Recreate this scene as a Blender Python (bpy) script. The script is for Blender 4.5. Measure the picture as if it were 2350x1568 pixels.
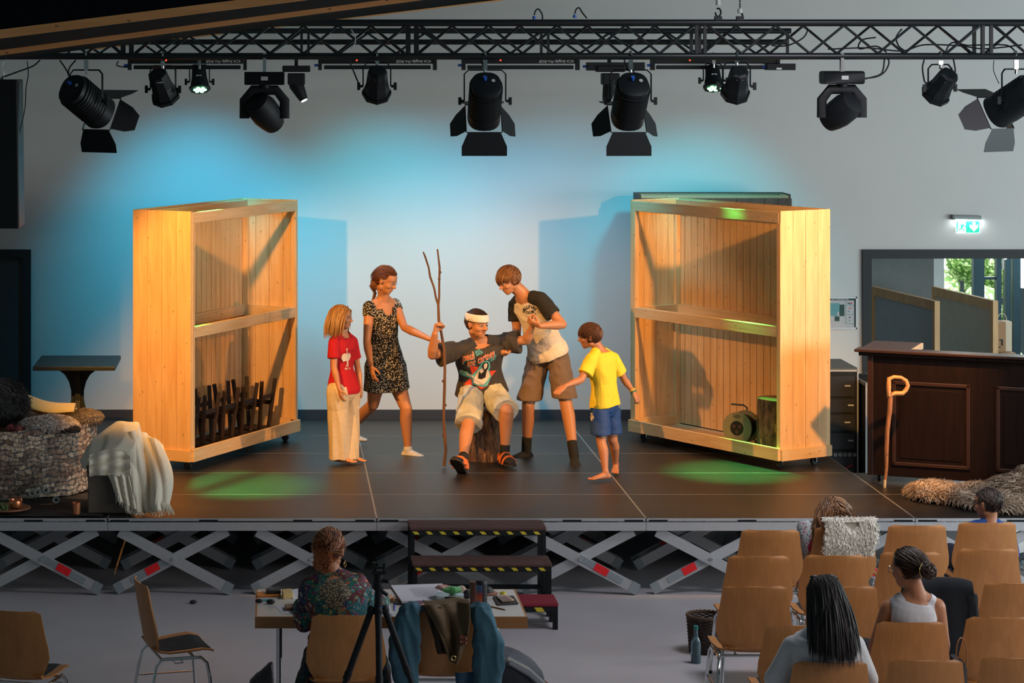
import bpy, math, random
from mathutils import Vector, Matrix, noise
from mathutils.bvhtree import BVHTree
V = Vector
PI = math.pi
random.seed(7)
SC = bpy.context.scene
for _o in list(bpy.data.objects): bpy.data.objects.remove(_o)

# ---------------------------------------------------------------- camera
# metres; stage front edge is y=0, floor z=0, stage top z=.58; image taken as 2350x1568
FPX, CYD, CZ, ZS = 5655.0, 18.3, 4.01, 0.58
cam = bpy.data.objects.new('camera', bpy.data.cameras.new('camera'))
SC.collection.objects.link(cam)
cam.data.sensor_width = 36; cam.data.lens = FPX/2350*36
cam.data.shift_x = (1175-630)/2350; cam.data.shift_y = -(784-130)/2350
cam.location = (0, -CYD, CZ); cam.rotation_euler = (PI/2, 0, 0)
cam.data.clip_end = 200
SC.camera = cam

def W(px, py, Y):
    d = Y+CYD
    return V(((px-630)/FPX*d, Y, CZ-(py-130)/FPX*d))
def YS(py, z=ZS): return FPX*(CZ-z)/(py-130)-CYD      # depth of a row on a level plane
def G(px, py, z=ZS):
    y = YS(py, z); return V(((px-630)/FPX*(y+CYD), y, z))

# ---------------------------------------------------------------- world + exposure
SC.view_settings.view_transform = 'Standard'; SC.view_settings.look = 'None'
SC.view_settings.gamma = 1; SC.view_settings.exposure = 0; SC.view_settings.use_curve_mapping = False
wd = bpy.data.worlds.new('world'); SC.world = wd; wd.use_nodes = True
wd.node_tree.nodes['Background'].inputs[0].default_value = (.60, .84, .90, 1)
wd.node_tree.nodes['Background'].inputs[1].default_value = .085

# ---------------------------------------------------------------- lights
def light(name, kind, loc, target, energy, color, **kw):
    l = bpy.data.lights.new(name, kind); l.energy = energy; l.color = color
    for k, v in kw.items(): setattr(l, k, v)
    o = bpy.data.objects.new(name, l); SC.collection.objects.link(o); o.location = loc
    o.rotation_euler = (V(target)-V(loc)).to_track_quat('-Z', 'Y').to_euler()
    return o
WARM = (1, .45, .095); BLUE = (.0, .52, .85); CYAN = (.0, .66, .85); GREEN = (.06, 1, .2)
light('fresnel_light_left', 'SPOT', (-1.13, -.28, 3.42), (-1.13+.387, -.28+.62, 3.42-.66), 740, WARM, spot_size=1.33, spot_blend=.45, shadow_soft_size=.05)
light('fresnel_light_right', 'SPOT', (5.0, -.28, 3.42), (5.0-.387, -.28+.62, 3.42-.66), 740, WARM, spot_size=1.33, spot_blend=.45, shadow_soft_size=.05)
light('fresnel_light_centre', 'SPOT', (1.51, -.30, 3.30), (1.7, 2.2, .6), 120, WARM, spot_size=.85, spot_blend=.9, shadow_soft_size=.07)
light('moving_head_beam', 'SPOT', (.15, 3.0, 3.55), (1.9, 2.9, .6), 90, (.75, .85, 1), spot_size=.5, spot_blend=.6, shadow_soft_size=.04)
# led bars washing the wall
for i, (x, e, c, s, zt) in enumerate([(-.72, 300, BLUE, 1.25, 2.0), (.25, 70, BLUE, 1.3, 1.2), (1.0, 130, CYAN, 1.25, 2.0), (1.5, 165, (.08, .62, 1), 1.7, .9), (2.7, 165, (.08, .62, 1), 1.7, .9), (4.0, 190, CYAN, 1.15, 2.0)]):
    light('led_wash_light', 'SPOT', (x, 3.1, 3.88), (x-.03, 5.08, zt), e, c, spot_size=s, spot_blend=1, shadow_soft_size=.12)
light('led_par_light', 'SPOT', (-.72, 1.9, 3.5), (-.35, .75, ZS), 1700, GREEN, spot_size=.42, spot_blend=.9, shadow_soft_size=.05)
light('led_par_light', 'SPOT', (3.6, 1.9, 3.5), (3.65, 1.3, ZS), 2400, GREEN, spot_size=.42, spot_blend=.9, shadow_soft_size=.05)
# daylight of the hall's side windows, one soft hall lamp overhead
light('window_daylight', 'AREA', (11.5, -1.5, 2.2), (4.5, 4.5, 1.3), 420, (.82, .97, 1), shape='RECTANGLE', size=6, size_y=2)
light('hall_daylight', 'AREA', (8.4, -7.5, 3.6), (2.6, -2.5, 0), 190, (1, .92, .90), shape='RECTANGLE', size=5, size_y=2)
light('hall_ceiling_lamp', 'AREA', (4.2, -2.8, 5.0), (4.0, -3.1, 0), 105, (.96, .92, 1), shape='RECTANGLE', size=1.6, size_y=1.0)

light('side_room_daylight', 'AREA', (8.7, 8.5, 2.2), (6.2, 6.0, 1.2), 75, (.9, .97, 1), shape='RECTANGLE', size=1.6, size_y=1.6)
# ---------------------------------------------------------------- materials
def nt(name):
    m = bpy.data.materials.new(name); m.use_nodes = True
    t = m.node_tree; return m, t, t.nodes['Principled BSDF']
def mat(name, col, rough=.6, metal=0, noise_amt=.12, nscale=12, bump=0, bscale=60, emit=None, es=0, trans=0, coat=0, stretch=(1, 1, 1), sheen=0):
    if name in bpy.data.materials: return bpy.data.materials[name]
    m, t, b = nt(name); N, L = t.nodes, t.links
    b.inputs['Roughness'].default_value = rough; b.inputs['Metallic'].default_value = metal
    tc = N.new('ShaderNodeTexCoord'); mp = N.new('ShaderNodeMapping'); mp.inputs['Scale'].default_value = stretch
    L.new(tc.outputs['Object'], mp.inputs[0])
    n = N.new('ShaderNodeTexNoise'); n.inputs['Scale'].default_value = nscale; n.inputs['Detail'].default_value = 5
    L.new(mp.outputs[0], n.inputs['Vector'])
    mx = N.new('ShaderNodeMix'); mx.data_type = 'RGBA'
    mx.inputs[6].default_value = (*[c*(1-noise_amt) for c in col], 1); mx.inputs[7].default_value = (*[min(1, c*(1+noise_amt)) for c in col], 1)
    L.new(n.outputs['Fac'], mx.inputs[0]); L.new(mx.outputs[2], b.inputs['Base Color'])
    if bump:
        n2 = N.new('ShaderNodeTexNoise'); n2.inputs['Scale'].default_value = bscale; n2.inputs['Detail'].default_value = 4
        L.new(mp.outputs[0], n2.inputs['Vector'])
        bp = N.new('ShaderNodeBump'); bp.inputs['Strength'].default_value = bump; bp.inputs['Distance'].default_value = .01
        L.new(n2.outputs['Fac'], bp.inputs['Height']); L.new(bp.outputs[0], b.inputs['Normal'])
    if emit: b.inputs['Emission Color'].default_value = (*emit, 1); b.inputs['Emission Strength'].default_value = es
    if trans: b.inputs['Transmission Weight'].default_value = trans
    if coat: b.inputs['Coat Weight'].default_value = coat
    if sheen: b.inputs['Sheen Weight'].default_value = sheen
    return m
def wood(name, c1, c2, rough=.5, axis=2, grain=9, knots=True, knotcol=None, board=None):
    """procedural timber, grain along axis, sparse knots, optional board-to-board variation"""
    if name in bpy.data.materials: return bpy.data.materials[name]
    m, t, b = nt(name); N, L = t.nodes, t.links
    b.inputs['Roughness'].default_value = rough
    tc = N.new('ShaderNodeTexCoord'); mp = N.new('ShaderNodeMapping')
    s = [grain]*3; s[axis] = grain*.09; mp.inputs['Scale'].default_value = s
    L.new(tc.outputs['Object'], mp.inputs[0])
    n = N.new('ShaderNodeTexNoise'); n.inputs['Scale'].default_value = 2.2; n.inputs['Detail'].default_value = 8; n.inputs['Distortion'].default_value = .8
    L.new(mp.outputs[0], n.inputs['Vector'])
    mx = N.new('ShaderNodeMix'); mx.data_type = 'RGBA'; mx.inputs[6].default_value = (*c1, 1); mx.inputs[7].default_value = (*c2, 1)
    cr = N.new('ShaderNodeMapRange'); cr.inputs[1].default_value = .3; cr.inputs[2].default_value = .7
    L.new(n.outputs['Fac'], cr.inputs[0]); L.new(cr.outputs[0], mx.inputs[0])
    last = mx.outputs[2]
    if knots:
        mp2 = N.new('ShaderNodeMapping'); s2 = [14.0]*3; s2[axis] = 7; mp2.inputs['Scale'].default_value = s2
        L.new(tc.outputs['Object'], mp2.inputs[0])
        vo = N.new('ShaderNodeTexVoronoi'); vo.inputs['Scale'].default_value = 1.25; L.new(mp2.outputs[0], vo.inputs['Vector'])
        r = N.new('ShaderNodeMapRange'); r.inputs[1].default_value = .05; r.inputs[2].default_value = .13; r.inputs[3].default_value = .85; r.inputs[4].default_value = 0
        L.new(vo.outputs['Distance'], r.inputs[0])
        mk = N.new('ShaderNodeMix'); mk.data_type = 'RGBA'; L.new(last, mk.inputs[6]); mk.inputs[7].default_value = (*(knotcol or [c*.35 for c in c1]), 1)
        L.new(r.outputs[0], mk.inputs[0]); last = mk.outputs[2]
    L.new(last, b.inputs['Base Color'])
    bp = N.new('ShaderNodeBump'); bp.inputs['Strength'].default_value = .15; bp.inputs['Distance'].default_value = .004
    L.new(n.outputs['Fac'], bp.inputs['Height']); L.new(bp.outputs[0], b.inputs['Normal'])
    return m
def voro(name, base, cols, scale=60, thr=.3, rough=.8, rnd=True, soft=.08):
    """small blotches (flowers, dots, stones) of random palette colours on a base colour"""
    if name in bpy.data.materials: return bpy.data.materials[name]
    m, t, b = nt(name); N, L = t.nodes, t.links; b.inputs['Roughness'].default_value = rough
    tc = N.new('ShaderNodeTexCoord'); n = N.new('ShaderNodeTexNoise'); n.inputs['Scale'].default_value = scale*.6
    ad = N.new('ShaderNodeMixRGB'); ad.inputs[0].default_value = .012 if scale > 20 else .03; L.new(tc.outputs['Object'], ad.inputs[1]); L.new(tc.outputs['Object'], n.inputs['Vector']); L.new(n.outputs['Color'], ad.inputs[2])
    vo = N.new('ShaderNodeTexVoronoi'); vo.inputs['Scale'].default_value = scale; L.new(ad.outputs[0], vo.inputs['Vector'])
    r = N.new('ShaderNodeMapRange'); r.inputs[1].default_value = thr; r.inputs[2].default_value = thr+soft; r.inputs[3].default_value = 1; r.inputs[4].default_value = 0
    L.new(vo.outputs['Distance'], r.inputs[0])
    cr = N.new('ShaderNodeValToRGB'); cr.color_ramp.interpolation = 'CONSTANT'
    e = cr.color_ramp.elements; k = len(cols)
    for i, c in enumerate(cols):
        x = e[i] if i < 2 else e.new(i/k)
        x.position = i/k; x.color = (*c, 1)
    sp = N.new('ShaderNodeSeparateColor'); L.new(vo.outputs['Color'], sp.inputs[0]); L.new(sp.outputs[0], cr.inputs[0])
    mx = N.new('ShaderNodeMix'); mx.data_type = 'RGBA'; mx.inputs[6].default_value = (*base, 1)
    L.new(r.outputs[0], mx.inputs[0]); L.new(cr.outputs[0], mx.inputs[7]); L.new(mx.outputs[2], b.inputs['Base Color'])
    return m

M_BLACK = mat('black_metal', (.006, .009, .011), .45)
M_BLACKP = mat('black_plastic', (.008, .010, .012), .55, bump=.1)
for q_ in (M_BLACK, M_BLACKP): q_.node_tree.nodes['Principled BSDF'].inputs['Specular IOR Level'].default_value = .3
M_ALU = mat('aluminium', (.50, .52, .54), .42, .55, noise_amt=.1, nscale=30)
M_CHROME = mat('chrome', (.75, .77, .78), .12, 1, noise_amt=.03)
M_PINE = wood('pine', (.84, .54, .26), (.70, .40, .16), .55)
M_PINEX = wood('pine_beam', (.80, .54, .28), (.66, .40, .17), .55, axis=0)
M_PLY = wood('beech_plywood', (.52, .225, .068), (.43, .18, .052), .45, axis=2, grain=14, knots=False)

# ---------------------------------------------------------------- mesh builder
class MB:
    def __init__(s): s.v = []; s.f = []; s.mi = []; s.m = 0
    def add(s, vs, fs):
        b = len(s.v); s.v += [V(v) for v in vs]
        for f in fs: s.f.append([i+b for i in f]); s.mi.append(s.m)
        return s
    def box(s, c, d, rot=None):
        c = V(c); x, y, z = [k/2 for k in d]
        vs = [V((i*x, j*y, k*z)) for i in (-1, 1) for j in (-1, 1) for k in (-1, 1)]
        if rot is not None: vs = [rot @ v for v in vs]
        return s.add([v+c for v in vs], [(0, 1, 3, 2), (4, 6, 7, 5), (0, 4, 5, 1), (2, 3, 7, 6), (0, 2, 6, 4), (1, 5, 7, 3)])
    def bx(s, x0, x1, y0, y1, z0, z1): return s.box(((x0+x1)/2, (y0+y1)/2, (z0+z1)/2), (abs(x1-x0), abs(y1-y0), abs(z1-z0)))
    def beam(s, p, q, w, h, up=(0, 0, 1)):
        p, q = V(p), V(q); a = (q-p); l = a.length; a.normalize()
        u = V(up); r = a.cross(u)
        if r.length < 1e-4: r = a.cross(V((1, 0, 0)))
        r.normalize(); u = r.cross(a)
        return s.box((p+q)/2, (l, w, h), Matrix((a, r, u)).transposed())
    def ring(s, c, u, v, ru, rv, n, e=1.0):
        out = []
        for i in range(n):
            t = 2*PI*i/n; ct, st = math.cos(t), math.sin(t)
            if e != 1: ct = math.copysign(abs(ct)**e, ct); st = math.copysign(abs(st)**e, st)
            out.append(c+u*(ru*ct)+v*(rv*st))
        return out
    def loft(s, secs, n=16, e=1.0, cap=True, close=False):
        """secs: (centre, u, v, ru, rv)"""
        b = len(s.v)
        for c, u, v, ru, rv in secs: s.v += s.ring(V(c), V(u), V(v), ru, rv, n, e)
        k = len(secs)
        for i in range(k-1 if not close else k):
            i2 = (i+1) % k
            for j in range(n):
                j2 = (j+1) % n
                s.f.append([b+i*n+j, b+i*n+j2, b+i2*n+j2, b+i2*n+j]); s.mi.append(s.m)
        if cap and not close:
            s.f.append([b+j for j in range(n)][::-1]); s.mi.append(s.m)
            s.f.append([b+(k-1)*n+j for j in range(n)]); s.mi.append(s.m)
        return s
    def tube(s, pts, r, n=8, cap=True, close=False, flat=1.0):
        pts = [V(p) for p in pts]; k = len(pts)
        rs = r if isinstance(r, (list, tuple)) else [r]*k
        secs = []; pu = None
        for i in range(k):
            if close: t = pts[(i+1) % k]-pts[i-1]
            else: t = pts[min(i+1, k-1)]-pts[max(i-1, 0)]
            if t.length < 1e-9: t = V((0, 0, 1))
            t.normalize()
            if pu is None:
                a = V((0, 0, 1)) if abs(t.z) < .9 else V((1, 0, 0))
                pu = t.cross(a).normalized()
            pu = (pu-t*pu.dot(t))
            if pu.length < 1e-6: pu = t.orthogonal()
            pu.normalize(); pv = t.cross(pu)
            secs.append((pts[i], pu, pv, rs[i], rs[i]*flat))
        return s.loft(secs, n, 1, cap, close)
    def cyl(s, p, q, r, r2=None, n=16): return s.tube([p, q], [r, r if r2 is None else r2], n)
    def ell(s, c, r, rot=None, nu=16, nv=10):
        c = V(c); r = (r, r, r) if isinstance(r, (int, float)) else r
        vs = [V((0, 0, r[2]))]
        for i in range(1, nv):
            a = PI*i/nv
            for j in range(nu):
                t = 2*PI*j/nu; vs.append(V((r[0]*math.sin(a)*math.cos(t), r[1]*math.sin(a)*math.sin(t), r[2]*math.cos(a))))
        vs.append(V((0, 0, -r[2])))
        if rot is not None: vs = [rot @ v for v in vs]
        fs = [(0, 1+j, 1+(j+1) % nu) for j in range(nu)]
        for i in range(nv-2):
            for j in range(nu):
                a = 1+i*nu+j; b = 1+i*nu+(j+1) % nu; fs.append((a, a+nu, b+nu, b))
        e = len(vs)-1; a = 1+(nv-2)*nu
        fs += [(a+j, e, a+(j+1) % nu) for j in range(nu)]
        return s.add([v+c for v in vs], fs)
    def lathe(s, prof, n=24, c=(0, 0, 0), rot=None, cap=True):
        """prof: (r, z)"""
        c = V(c); R3 = rot if rot is not None else Matrix.Identity(3)
        u, v, w = R3 @ V((1, 0, 0)), R3 @ V((0, 1, 0)), R3 @ V((0, 0, 1))
        return s.loft([(c+w*z, u, v, max(r, 1e-4), max(r, 1e-4)) for r, z in prof], n, 1, cap)
    def prism(s, poly, o, u, v, w):
        """poly (a,b) in plane o+a*u+b*v extruded by vector w"""
        o, u, v, w = V(o), V(u), V(v), V(w); n = len(poly)
        vs = [o+u*a+v*b for a, b in poly]+[o+u*a+v*b+w for a, b in poly]
        return s.add(vs, [tuple(range(n))[::-1], tuple(range(n, 2*n))]+[(i, (i+1) % n, n+(i+1) % n, n+i) for i in range(n)])
    def grid(s, fn, nu, nv, thick=0, wrap=False):
        """fn(u,v)->point; closed shell of given thickness"""
        P = [[V(fn(i/nu, j/nv)) for j in range(nv+1)] for i in range(nu+1)]
        b = len(s.v); W1 = nv+1
        for row in P: s.v += row
        if thick:
            for i in range(nu+1):
                for j in range(nv+1):
                    du = P[min(i+1, nu)][j]-P[max(i-1, 0)][j]; dv = P[i][min(j+1, nv)]-P[i][max(j-1, 0)]
                    nn = du.cross(dv)
                    if nn.length > 0: nn.normalize()
                    s.v.append(P[i][j]-nn*thick)
        o2 = b+(nu+1)*W1
        for i in range(nu):
            for j in range(nv):
                q = [b+i*W1+j, b+(i+1)*W1+j, b+(i+1)*W1+j+1, b+i*W1+j+1]
                s.f.append(q); s.mi.append(s.m)
                if thick: s.f.append([k-b+o2 for k in q][::-1]); s.mi.append(s.m)
        if thick:
            edge = [(i, 0) for i in range(nu)]+[(nu, j) for j in range(nv)]+[(i, nv) for i in range(nu, 0, -1)]+[(0, j) for j in range(nv, 0, -1)]
            for k in range(len(edge)):
                (i, j), (i2, j2) = edge[k], edge[(k+1) % len(edge)]
                s.f.append([b+i2*W1+j2, b+i*W1+j, o2+i*W1+j, o2+i2*W1+j2]); s.mi.append(s.m)
        return s
    def build(s, name, m, parent=None, bevel=0, smooth=None, off=None, label=None):
        me = bpy.data.meshes.new(name)
        o = V((0, 0, 0)); p = parent
        while p is not None: o += p.location; p = p.parent
        if off is not None: o = V(off)
        me.from_pydata([v-o for v in s.v], [], s.f)
        ms = m if isinstance(m, (list, tuple)) else [m]
        for k in ms: me.materials.append(k)
        if len(ms) > 1:
            for i, p in enumerate(me.polygons): p.material_index = s.mi[i]
        ob = bpy.data.objects.new(name, me); SC.collection.objects.link(ob)
        if parent is not None: ob.parent = parent
        elif off is not None: ob.location = o
        if smooth is None: smooth = len(s.f) > 30
        if smooth:
            me.shade_smooth()
            try: me.set_sharp_from_angle(angle=.75)
            except Exception: pass
        if bevel:
            b = ob.modifiers.new('bevel', 'BEVEL'); b.width = bevel; b.segments = 2; b.limit_method = 'ANGLE'
        if label: ob['label'] = label
        return ob
def tag(o, label, cat, group=None, kind=None):
    o['label'] = label; o['category'] = cat
    if group: o['group'] = group
    if kind: o['kind'] = kind
    return o
def thing(name, label, cat, loc=(0, 0, 0), group=None, rz=0):
    o = bpy.data.objects.new(name, None); SC.collection.objects.link(o); o.location = loc
    o.rotation_euler[2] = rz; o.empty_display_size = .1
    return tag(o, label, cat, group)
def struct(name, mb, m, **k):
    o = mb.build(name, m, **k); o['kind'] = 'structure'; return o
def copy_tree(o, parent=None):
    c = o.copy(); SC.collection.objects.link(c)
    if parent is not None: c.parent = parent
    for ch in [x for x in SC.objects if x.parent == o]: copy_tree(ch, c)
    return c
def bake(o):
    """apply modifiers without operators"""
    dg = bpy.context.evaluated_depsgraph_get(); dg.update()
    me = bpy.data.meshes.new_from_object(o.evaluated_get(dg))
    old = o.data; o.modifiers.clear(); o.data = me; me.name = o.name
    return o
def fuse(mb, name, m, parent, voxel=.006, smooth=3, disp=0, dsize=.08, label=None, fold=None, cut=None):
    """overlapping closed shapes -> one continuous smooth surface"""
    o = mb.build(name, m, parent, smooth=False, label=label)
    r = o.modifiers.new('r', 'REMESH'); r.mode = 'VOXEL'; r.voxel_size = voxel; r.use_smooth_shade = True
    if smooth:
        sm = o.modifiers.new('s', 'SMOOTH'); sm.iterations = smooth; sm.factor = .5
    if disp:
        tx = bpy.data.textures.get('folds%g' % dsize) or bpy.data.textures.new('folds%g' % dsize, 'CLOUDS')
        tx.noise_scale = dsize; tx.noise_depth = 2
        d = o.modifiers.new('d', 'DISPLACE'); d.texture = tx; d.strength = disp; d.mid_level = .5; d.texture_coords = 'LOCAL'
    bake(o); base = V((0, 0, 0)); q = parent
    while q is not None: base += q.location; q = q.parent
    if fold:         # creases running along the direction with the smallest frequency
        am, fx = fold; ns = [v.normal.copy() for v in o.data.vertices]
        for v, n in zip(o.data.vertices, ns):
            w_ = v.co+base; t = noise.noise(V((w_.x*fx[0]+w_.z*fx[3], w_.y*fx[1], w_.z*fx[2]))); v.co += n*(am*(1-2*abs(t))-am*.5)
    if cut:          # openings: (centre, radius) spheres where the cloth is left out
        import bmesh
        bm = bmesh.new(); bm.from_mesh(o.data)
        kill = [f for f in bm.faces if any(((f.calc_center_median()+base-V(c))*k if k else (f.calc_center_median()+base-V(c))).length < r for c, r, k in cut)]
        bmesh.ops.delete(bm, geom=kill, context='FACES'); be = {}
        for e in bm.edges:
            if e.is_boundary:
                for v, w_ in ((e.verts[0], e.verts[1]), (e.verts[1], e.verts[0])): be.setdefault(v, []).append(w_)
        for _ in range(26):
            new = {v: v.co*.4+sum((x.co for x in l), V())/len(l)*.6 for v, l in be.items()}
            for v, c in new.items(): v.co = c
        bm.to_mesh(o.data); bm.free()
    for p in o.data.polygons: p.use_smooth = True
    return o
def clampz(root, z0):
    """flatten a soft thing against the surface it lies on"""
    for o in SC.objects:
        if o.parent == root and o.type == 'MESH':
            for v in o.data.vertices:
                if v.co.z+root.location.z < z0: v.co.z = z0-root.location.z
def text_mb(txt, size, bold=0, spacing=1.0, shear=0):
    """letters as (x,y) verts + faces, origin centred"""
    c = bpy.data.curves.new('t', 'FONT'); c.body = txt; c.size = size; c.align_x = 'CENTER'; c.align_y = 'CENTER'
    c.resolution_u = 3; c.offset = bold; c.space_character = spacing; c.shear = shear
    o = bpy.data.objects.new('t', c); SC.collection.objects.link(o)
    dg = bpy.context.evaluated_depsgraph_get(); dg.update()
    me = bpy.data.meshes.new_from_object(o.evaluated_get(dg))
    vs = [(v.co.x, v.co.y) for v in me.vertices]; fs = [tuple(p.vertices) for p in me.polygons]
    bpy.data.objects.remove(o); bpy.data.curves.remove(c); bpy.data.meshes.remove(me)
    return vs, fs
def put_text(mb, txt, size, o, u, v, **k):
    vs, fs = text_mb(txt, size, **k); o, u, v = V(o), V(u), V(v)
    mb.add([o+u*a+v*b for a, b in vs], fs)
R = math.radians
# ================================================================ room
WY = 5.08
M_WALL = mat('wall_paint', (.60, .60, .585), .9, noise_amt=.02, nscale=3, bump=.05, bscale=200)
M_FLOOR = mat('grey_linoleum', (.44, .43, .46), .5, noise_amt=.10, nscale=3)
DX0, DX1, DZ = 5.585, 8.2, 2.17          # doorway on the right
b = MB()
b.bx(-7, -3.5, WY, WY+.2, 0, 7); b.bx(-3.5, -2.31, WY, WY+.2, 2.18, 7); b.bx(-2.31, DX0, WY, WY+.2, 0, 7); b.bx(DX0, DX1, WY, WY+.2, DZ, 7); b.bx(DX1, 12, WY, WY+.2, 0, 7)
struct('wall_back', b, M_WALL)
struct('floor', MB().bx(-9, 14, -22, 14, -.1, 0), M_FLOOR)
struct('wall_left', MB().bx(-9.2, -9, -22, 14, 0, 7), M_WALL)
# side room seen through the doorway
struct('wall_corridor', MB().bx(5.0, 6.93, 7.6, 7.7, 0, 3), mat('grey_partition', (.17, .20, .20), .8))
b = MB(); b.bx(6.93, 7.23, 8.3, 8.4, 0, 3); struct('wall_reveal', b, mat('pale_wall', (.62, .72, .74), .9))
struct('ceiling_corridor', MB().bx(5.0, 12, WY+.2, 9.5, 2.75, 2.85), M_WALL)
M_DOOR = mat('slate_door_frame', (.006, .011, .014), .6)
t = MB(); fw = .075
t.bx(DX0-.01, DX0+fw, WY-.03, WY+.22, 0, DZ-fw-.0005); t.bx(DX0-.01, DX1, WY-.03, WY+.22, DZ-fw, DZ+.01)
struct('door_1', t, M_DOOR)
d = struct('door_2', MB().bx(-3.5, -2.385, WY+.03, WY+.08, 0, 2.12), mat('dark_grey_door', (.035, .045, .05), .6))
t = MB(); t.bx(-2.385, -2.31, WY-.03, WY+.15, 0, 2.1095); t.bx(-3.5, -2.31, WY-.03, WY+.15, 2.11, 2.18)
struct('trim_1', t, M_DOOR)
struct('baseboard_back', MB().bx(-2.3, DX0-.02, WY-.015, WY, 0, .66), mat('dark_skirting', (.03, .035, .045), .6))
# glazed front of the side room with the garden beyond
M_TEAL = mat('teal_window_frame', (.012, .05, .07), .4)
w = MB(); yy = 9.0
def wx(px): return (px-630)/FPX*(yy+CYD)
for a, c in ((2232, 2240), (2240, 2257), (2285, 2296), (2305, 2318), (2323, 2340), (2395, 2420)): w.bx(wx(a), wx(c), yy-.04, yy+.05, 0, 2.7)
w.bx(wx(2257), wx(2286), yy-.02, yy+.03, 1.54, 1.57)
wf = struct('window_1', w, M_TEAL)
h = MB(); p = V((wx(2296), yy-.09, 1.78)); h.beam(p, p+V((0, 0, -.12)), .02, .02); h.beam(p+V((0, 0, 0)), p+V((.045, .03, 0)), .02, .02)
h.build('window_handle', mat('brushed_steel', (.6, .62, .62), .3, .8), wf)
gl = MB(); gl.bx(wx(2200), wx(2420), yy, yy+.006, 0, 2.7)
gm = mat('window_glass', (.95, 1, 1), .02, trans=1, noise_amt=0); g = gl.build('glass_pane', gm, wf)
gm.node_tree.nodes['Principled BSDF'].inputs['IOR'].default_value = 1.01
for a, c in ((2240, 2257),): pass
# garden hedge behind the glass: lit by daylight
hg = MB(); random.seed(3)
for i in range(70):
    hg.ell((random.uniform(6.6, 10.2), random.uniform(11.6, 12.6), random.uniform(.2, 2.1)), (random.uniform(.15, .34),)*3, nu=8, nv=5)
tag(hg.build('garden_hedge', voro('hedge_leaves', (.10, .22, .06), [(.55, .72, .35), (.85, .92, .65), (.35, .55, .2)], 24, .5)), 'sunlit green hedge outside the glazed side room', 'hedge')
light('garden_daylight', 'AREA', (9.2, 9.6, 4.6), (8.2, 12, 1.0), 900, (1, .99, .93), shape='RECTANGLE', size=3, size_y=1)
sk = MB().bx(5.5, 13, 13.3, 13.4, 1.2, 6)
tag(sk.build('overcast_sky', mat('bright_sky', (.9, .95, 1), 1, emit=(.95, 1, 1), es=3.0)), 'bright overcast sky seen through the side room glazing', 'sky')

# ================================================================ stage decks
random.seed(5)
M_DECK = mat('anti_slip_deck', (.017, .015, .014), .36, noise_amt=.45, nscale=5, bump=.25, bscale=260)
M_RED = mat('red_sticker', (.75, .01, .015), .5)
M_ZINC = mat('zinc_plate', (.36, .42, .45), .35, .6)
def make_deck():
    r = thing('stage_deck', 'x', 'stage platform')
    MB().bx(.006, 1.994, .006, .994, ZS-.02, ZS).build('deck_top', M_DECK, r)
    f = MB()
    for (a, b_, c, d_) in ((0, 2, 0, .03), (0, 2, .97, 1), (0, .03, .03, .97), (1.97, 2, .03, .97)):
        f.bx(a+.0015, b_-.0015, c+.0015, d_-.0015, ZS-.093, ZS-.0205)
    f.bx(.0015, 1.9985, .0015, .0058, ZS-.03, ZS-.0005); f.bx(.0015, 1.9985, .9942, .9985, ZS-.03, ZS-.0005)
    f.bx(.0015, .0058, .0015, .9985, ZS-.03, ZS-.0005); f.bx(1.9942, 1.9985, .0015, .9985, ZS-.03, ZS-.0005)
    fr = f.build('frame', M_ALU, r)
    for x in (.02, .68, 1.38, 1.84): MB().bx(x, x+.14, .0005, .004, ZS-.026, ZS-.011).build('slot', M_BLACK, fr)
    for (x0, x1, side) in ((.085, .89, 0), (1.11, 1.915, 1)):
        for yk, y in enumerate((.045, .955)):
            zt, zb = ZS-.095, .035
            for k, (a, c) in enumerate(((x0, x1), (x1, x0))):
                yo = y+(.028 if k else 0)*(1 if yk == 0 else -1)
                l = MB().beam((a, yo, zt-.01), (c, yo, zb+.02), .022, .078)
                lg = l.build('scissor_leg', M_ALU, r)
                dv = V((c-a, 0, zb-zt)).normalized()
                e = V((c, yo, zb+.02))
                MB().beam(e-dv*.03, e+dv*.035, .03, .084).build('foot', M_ZINC, lg)
                front = -1 if yk == 0 else 1
                if (k == 0) == (side == 1):
                    pl = MB().beam(e-dv*.46+V((0, front*.013, 0)), e-dv*.10+V((0, front*.013, 0)), .005, .046)
                    pq = pl.build('lock_plate', M_ZINC, lg)
                    MB().beam(e-dv*.335+V((0, front*.0165, 0)), e-dv*.225+V((0, front*.0165, 0)), .003, .058).build('warning_sticker', M_RED, lg)
                m_ = e*.5+V((a, yo, zt))*.5
            bo = MB(); bo.cyl((m_.x, y-.03, m_.z), (m_.x, y+.03, m_.z), .012); bo.build('pivot_bolt', M_CHROME, lg)
    return r
DROW = ['front row', 'second row', 'middle row', 'fourth row', 'back row']
DCOL = ['leftmost', 'second from left', 'centre', 'second from right', 'rightmost']
dk = make_deck(); first = True
for j in range(5):
    for i in range(5):
        x = -3.24+2*i-.0; y = j*1.0
        if i == 4 and j >= 2: continue
        o = dk if first else copy_tree(dk); first = False
        o.location = (x, y, 0)
        o['label'] = 'black stage deck on scissor legs, %s deck of the %s' % (DCOL[i], DROW[j]) ; o['group'] = 'stage decks'

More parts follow.
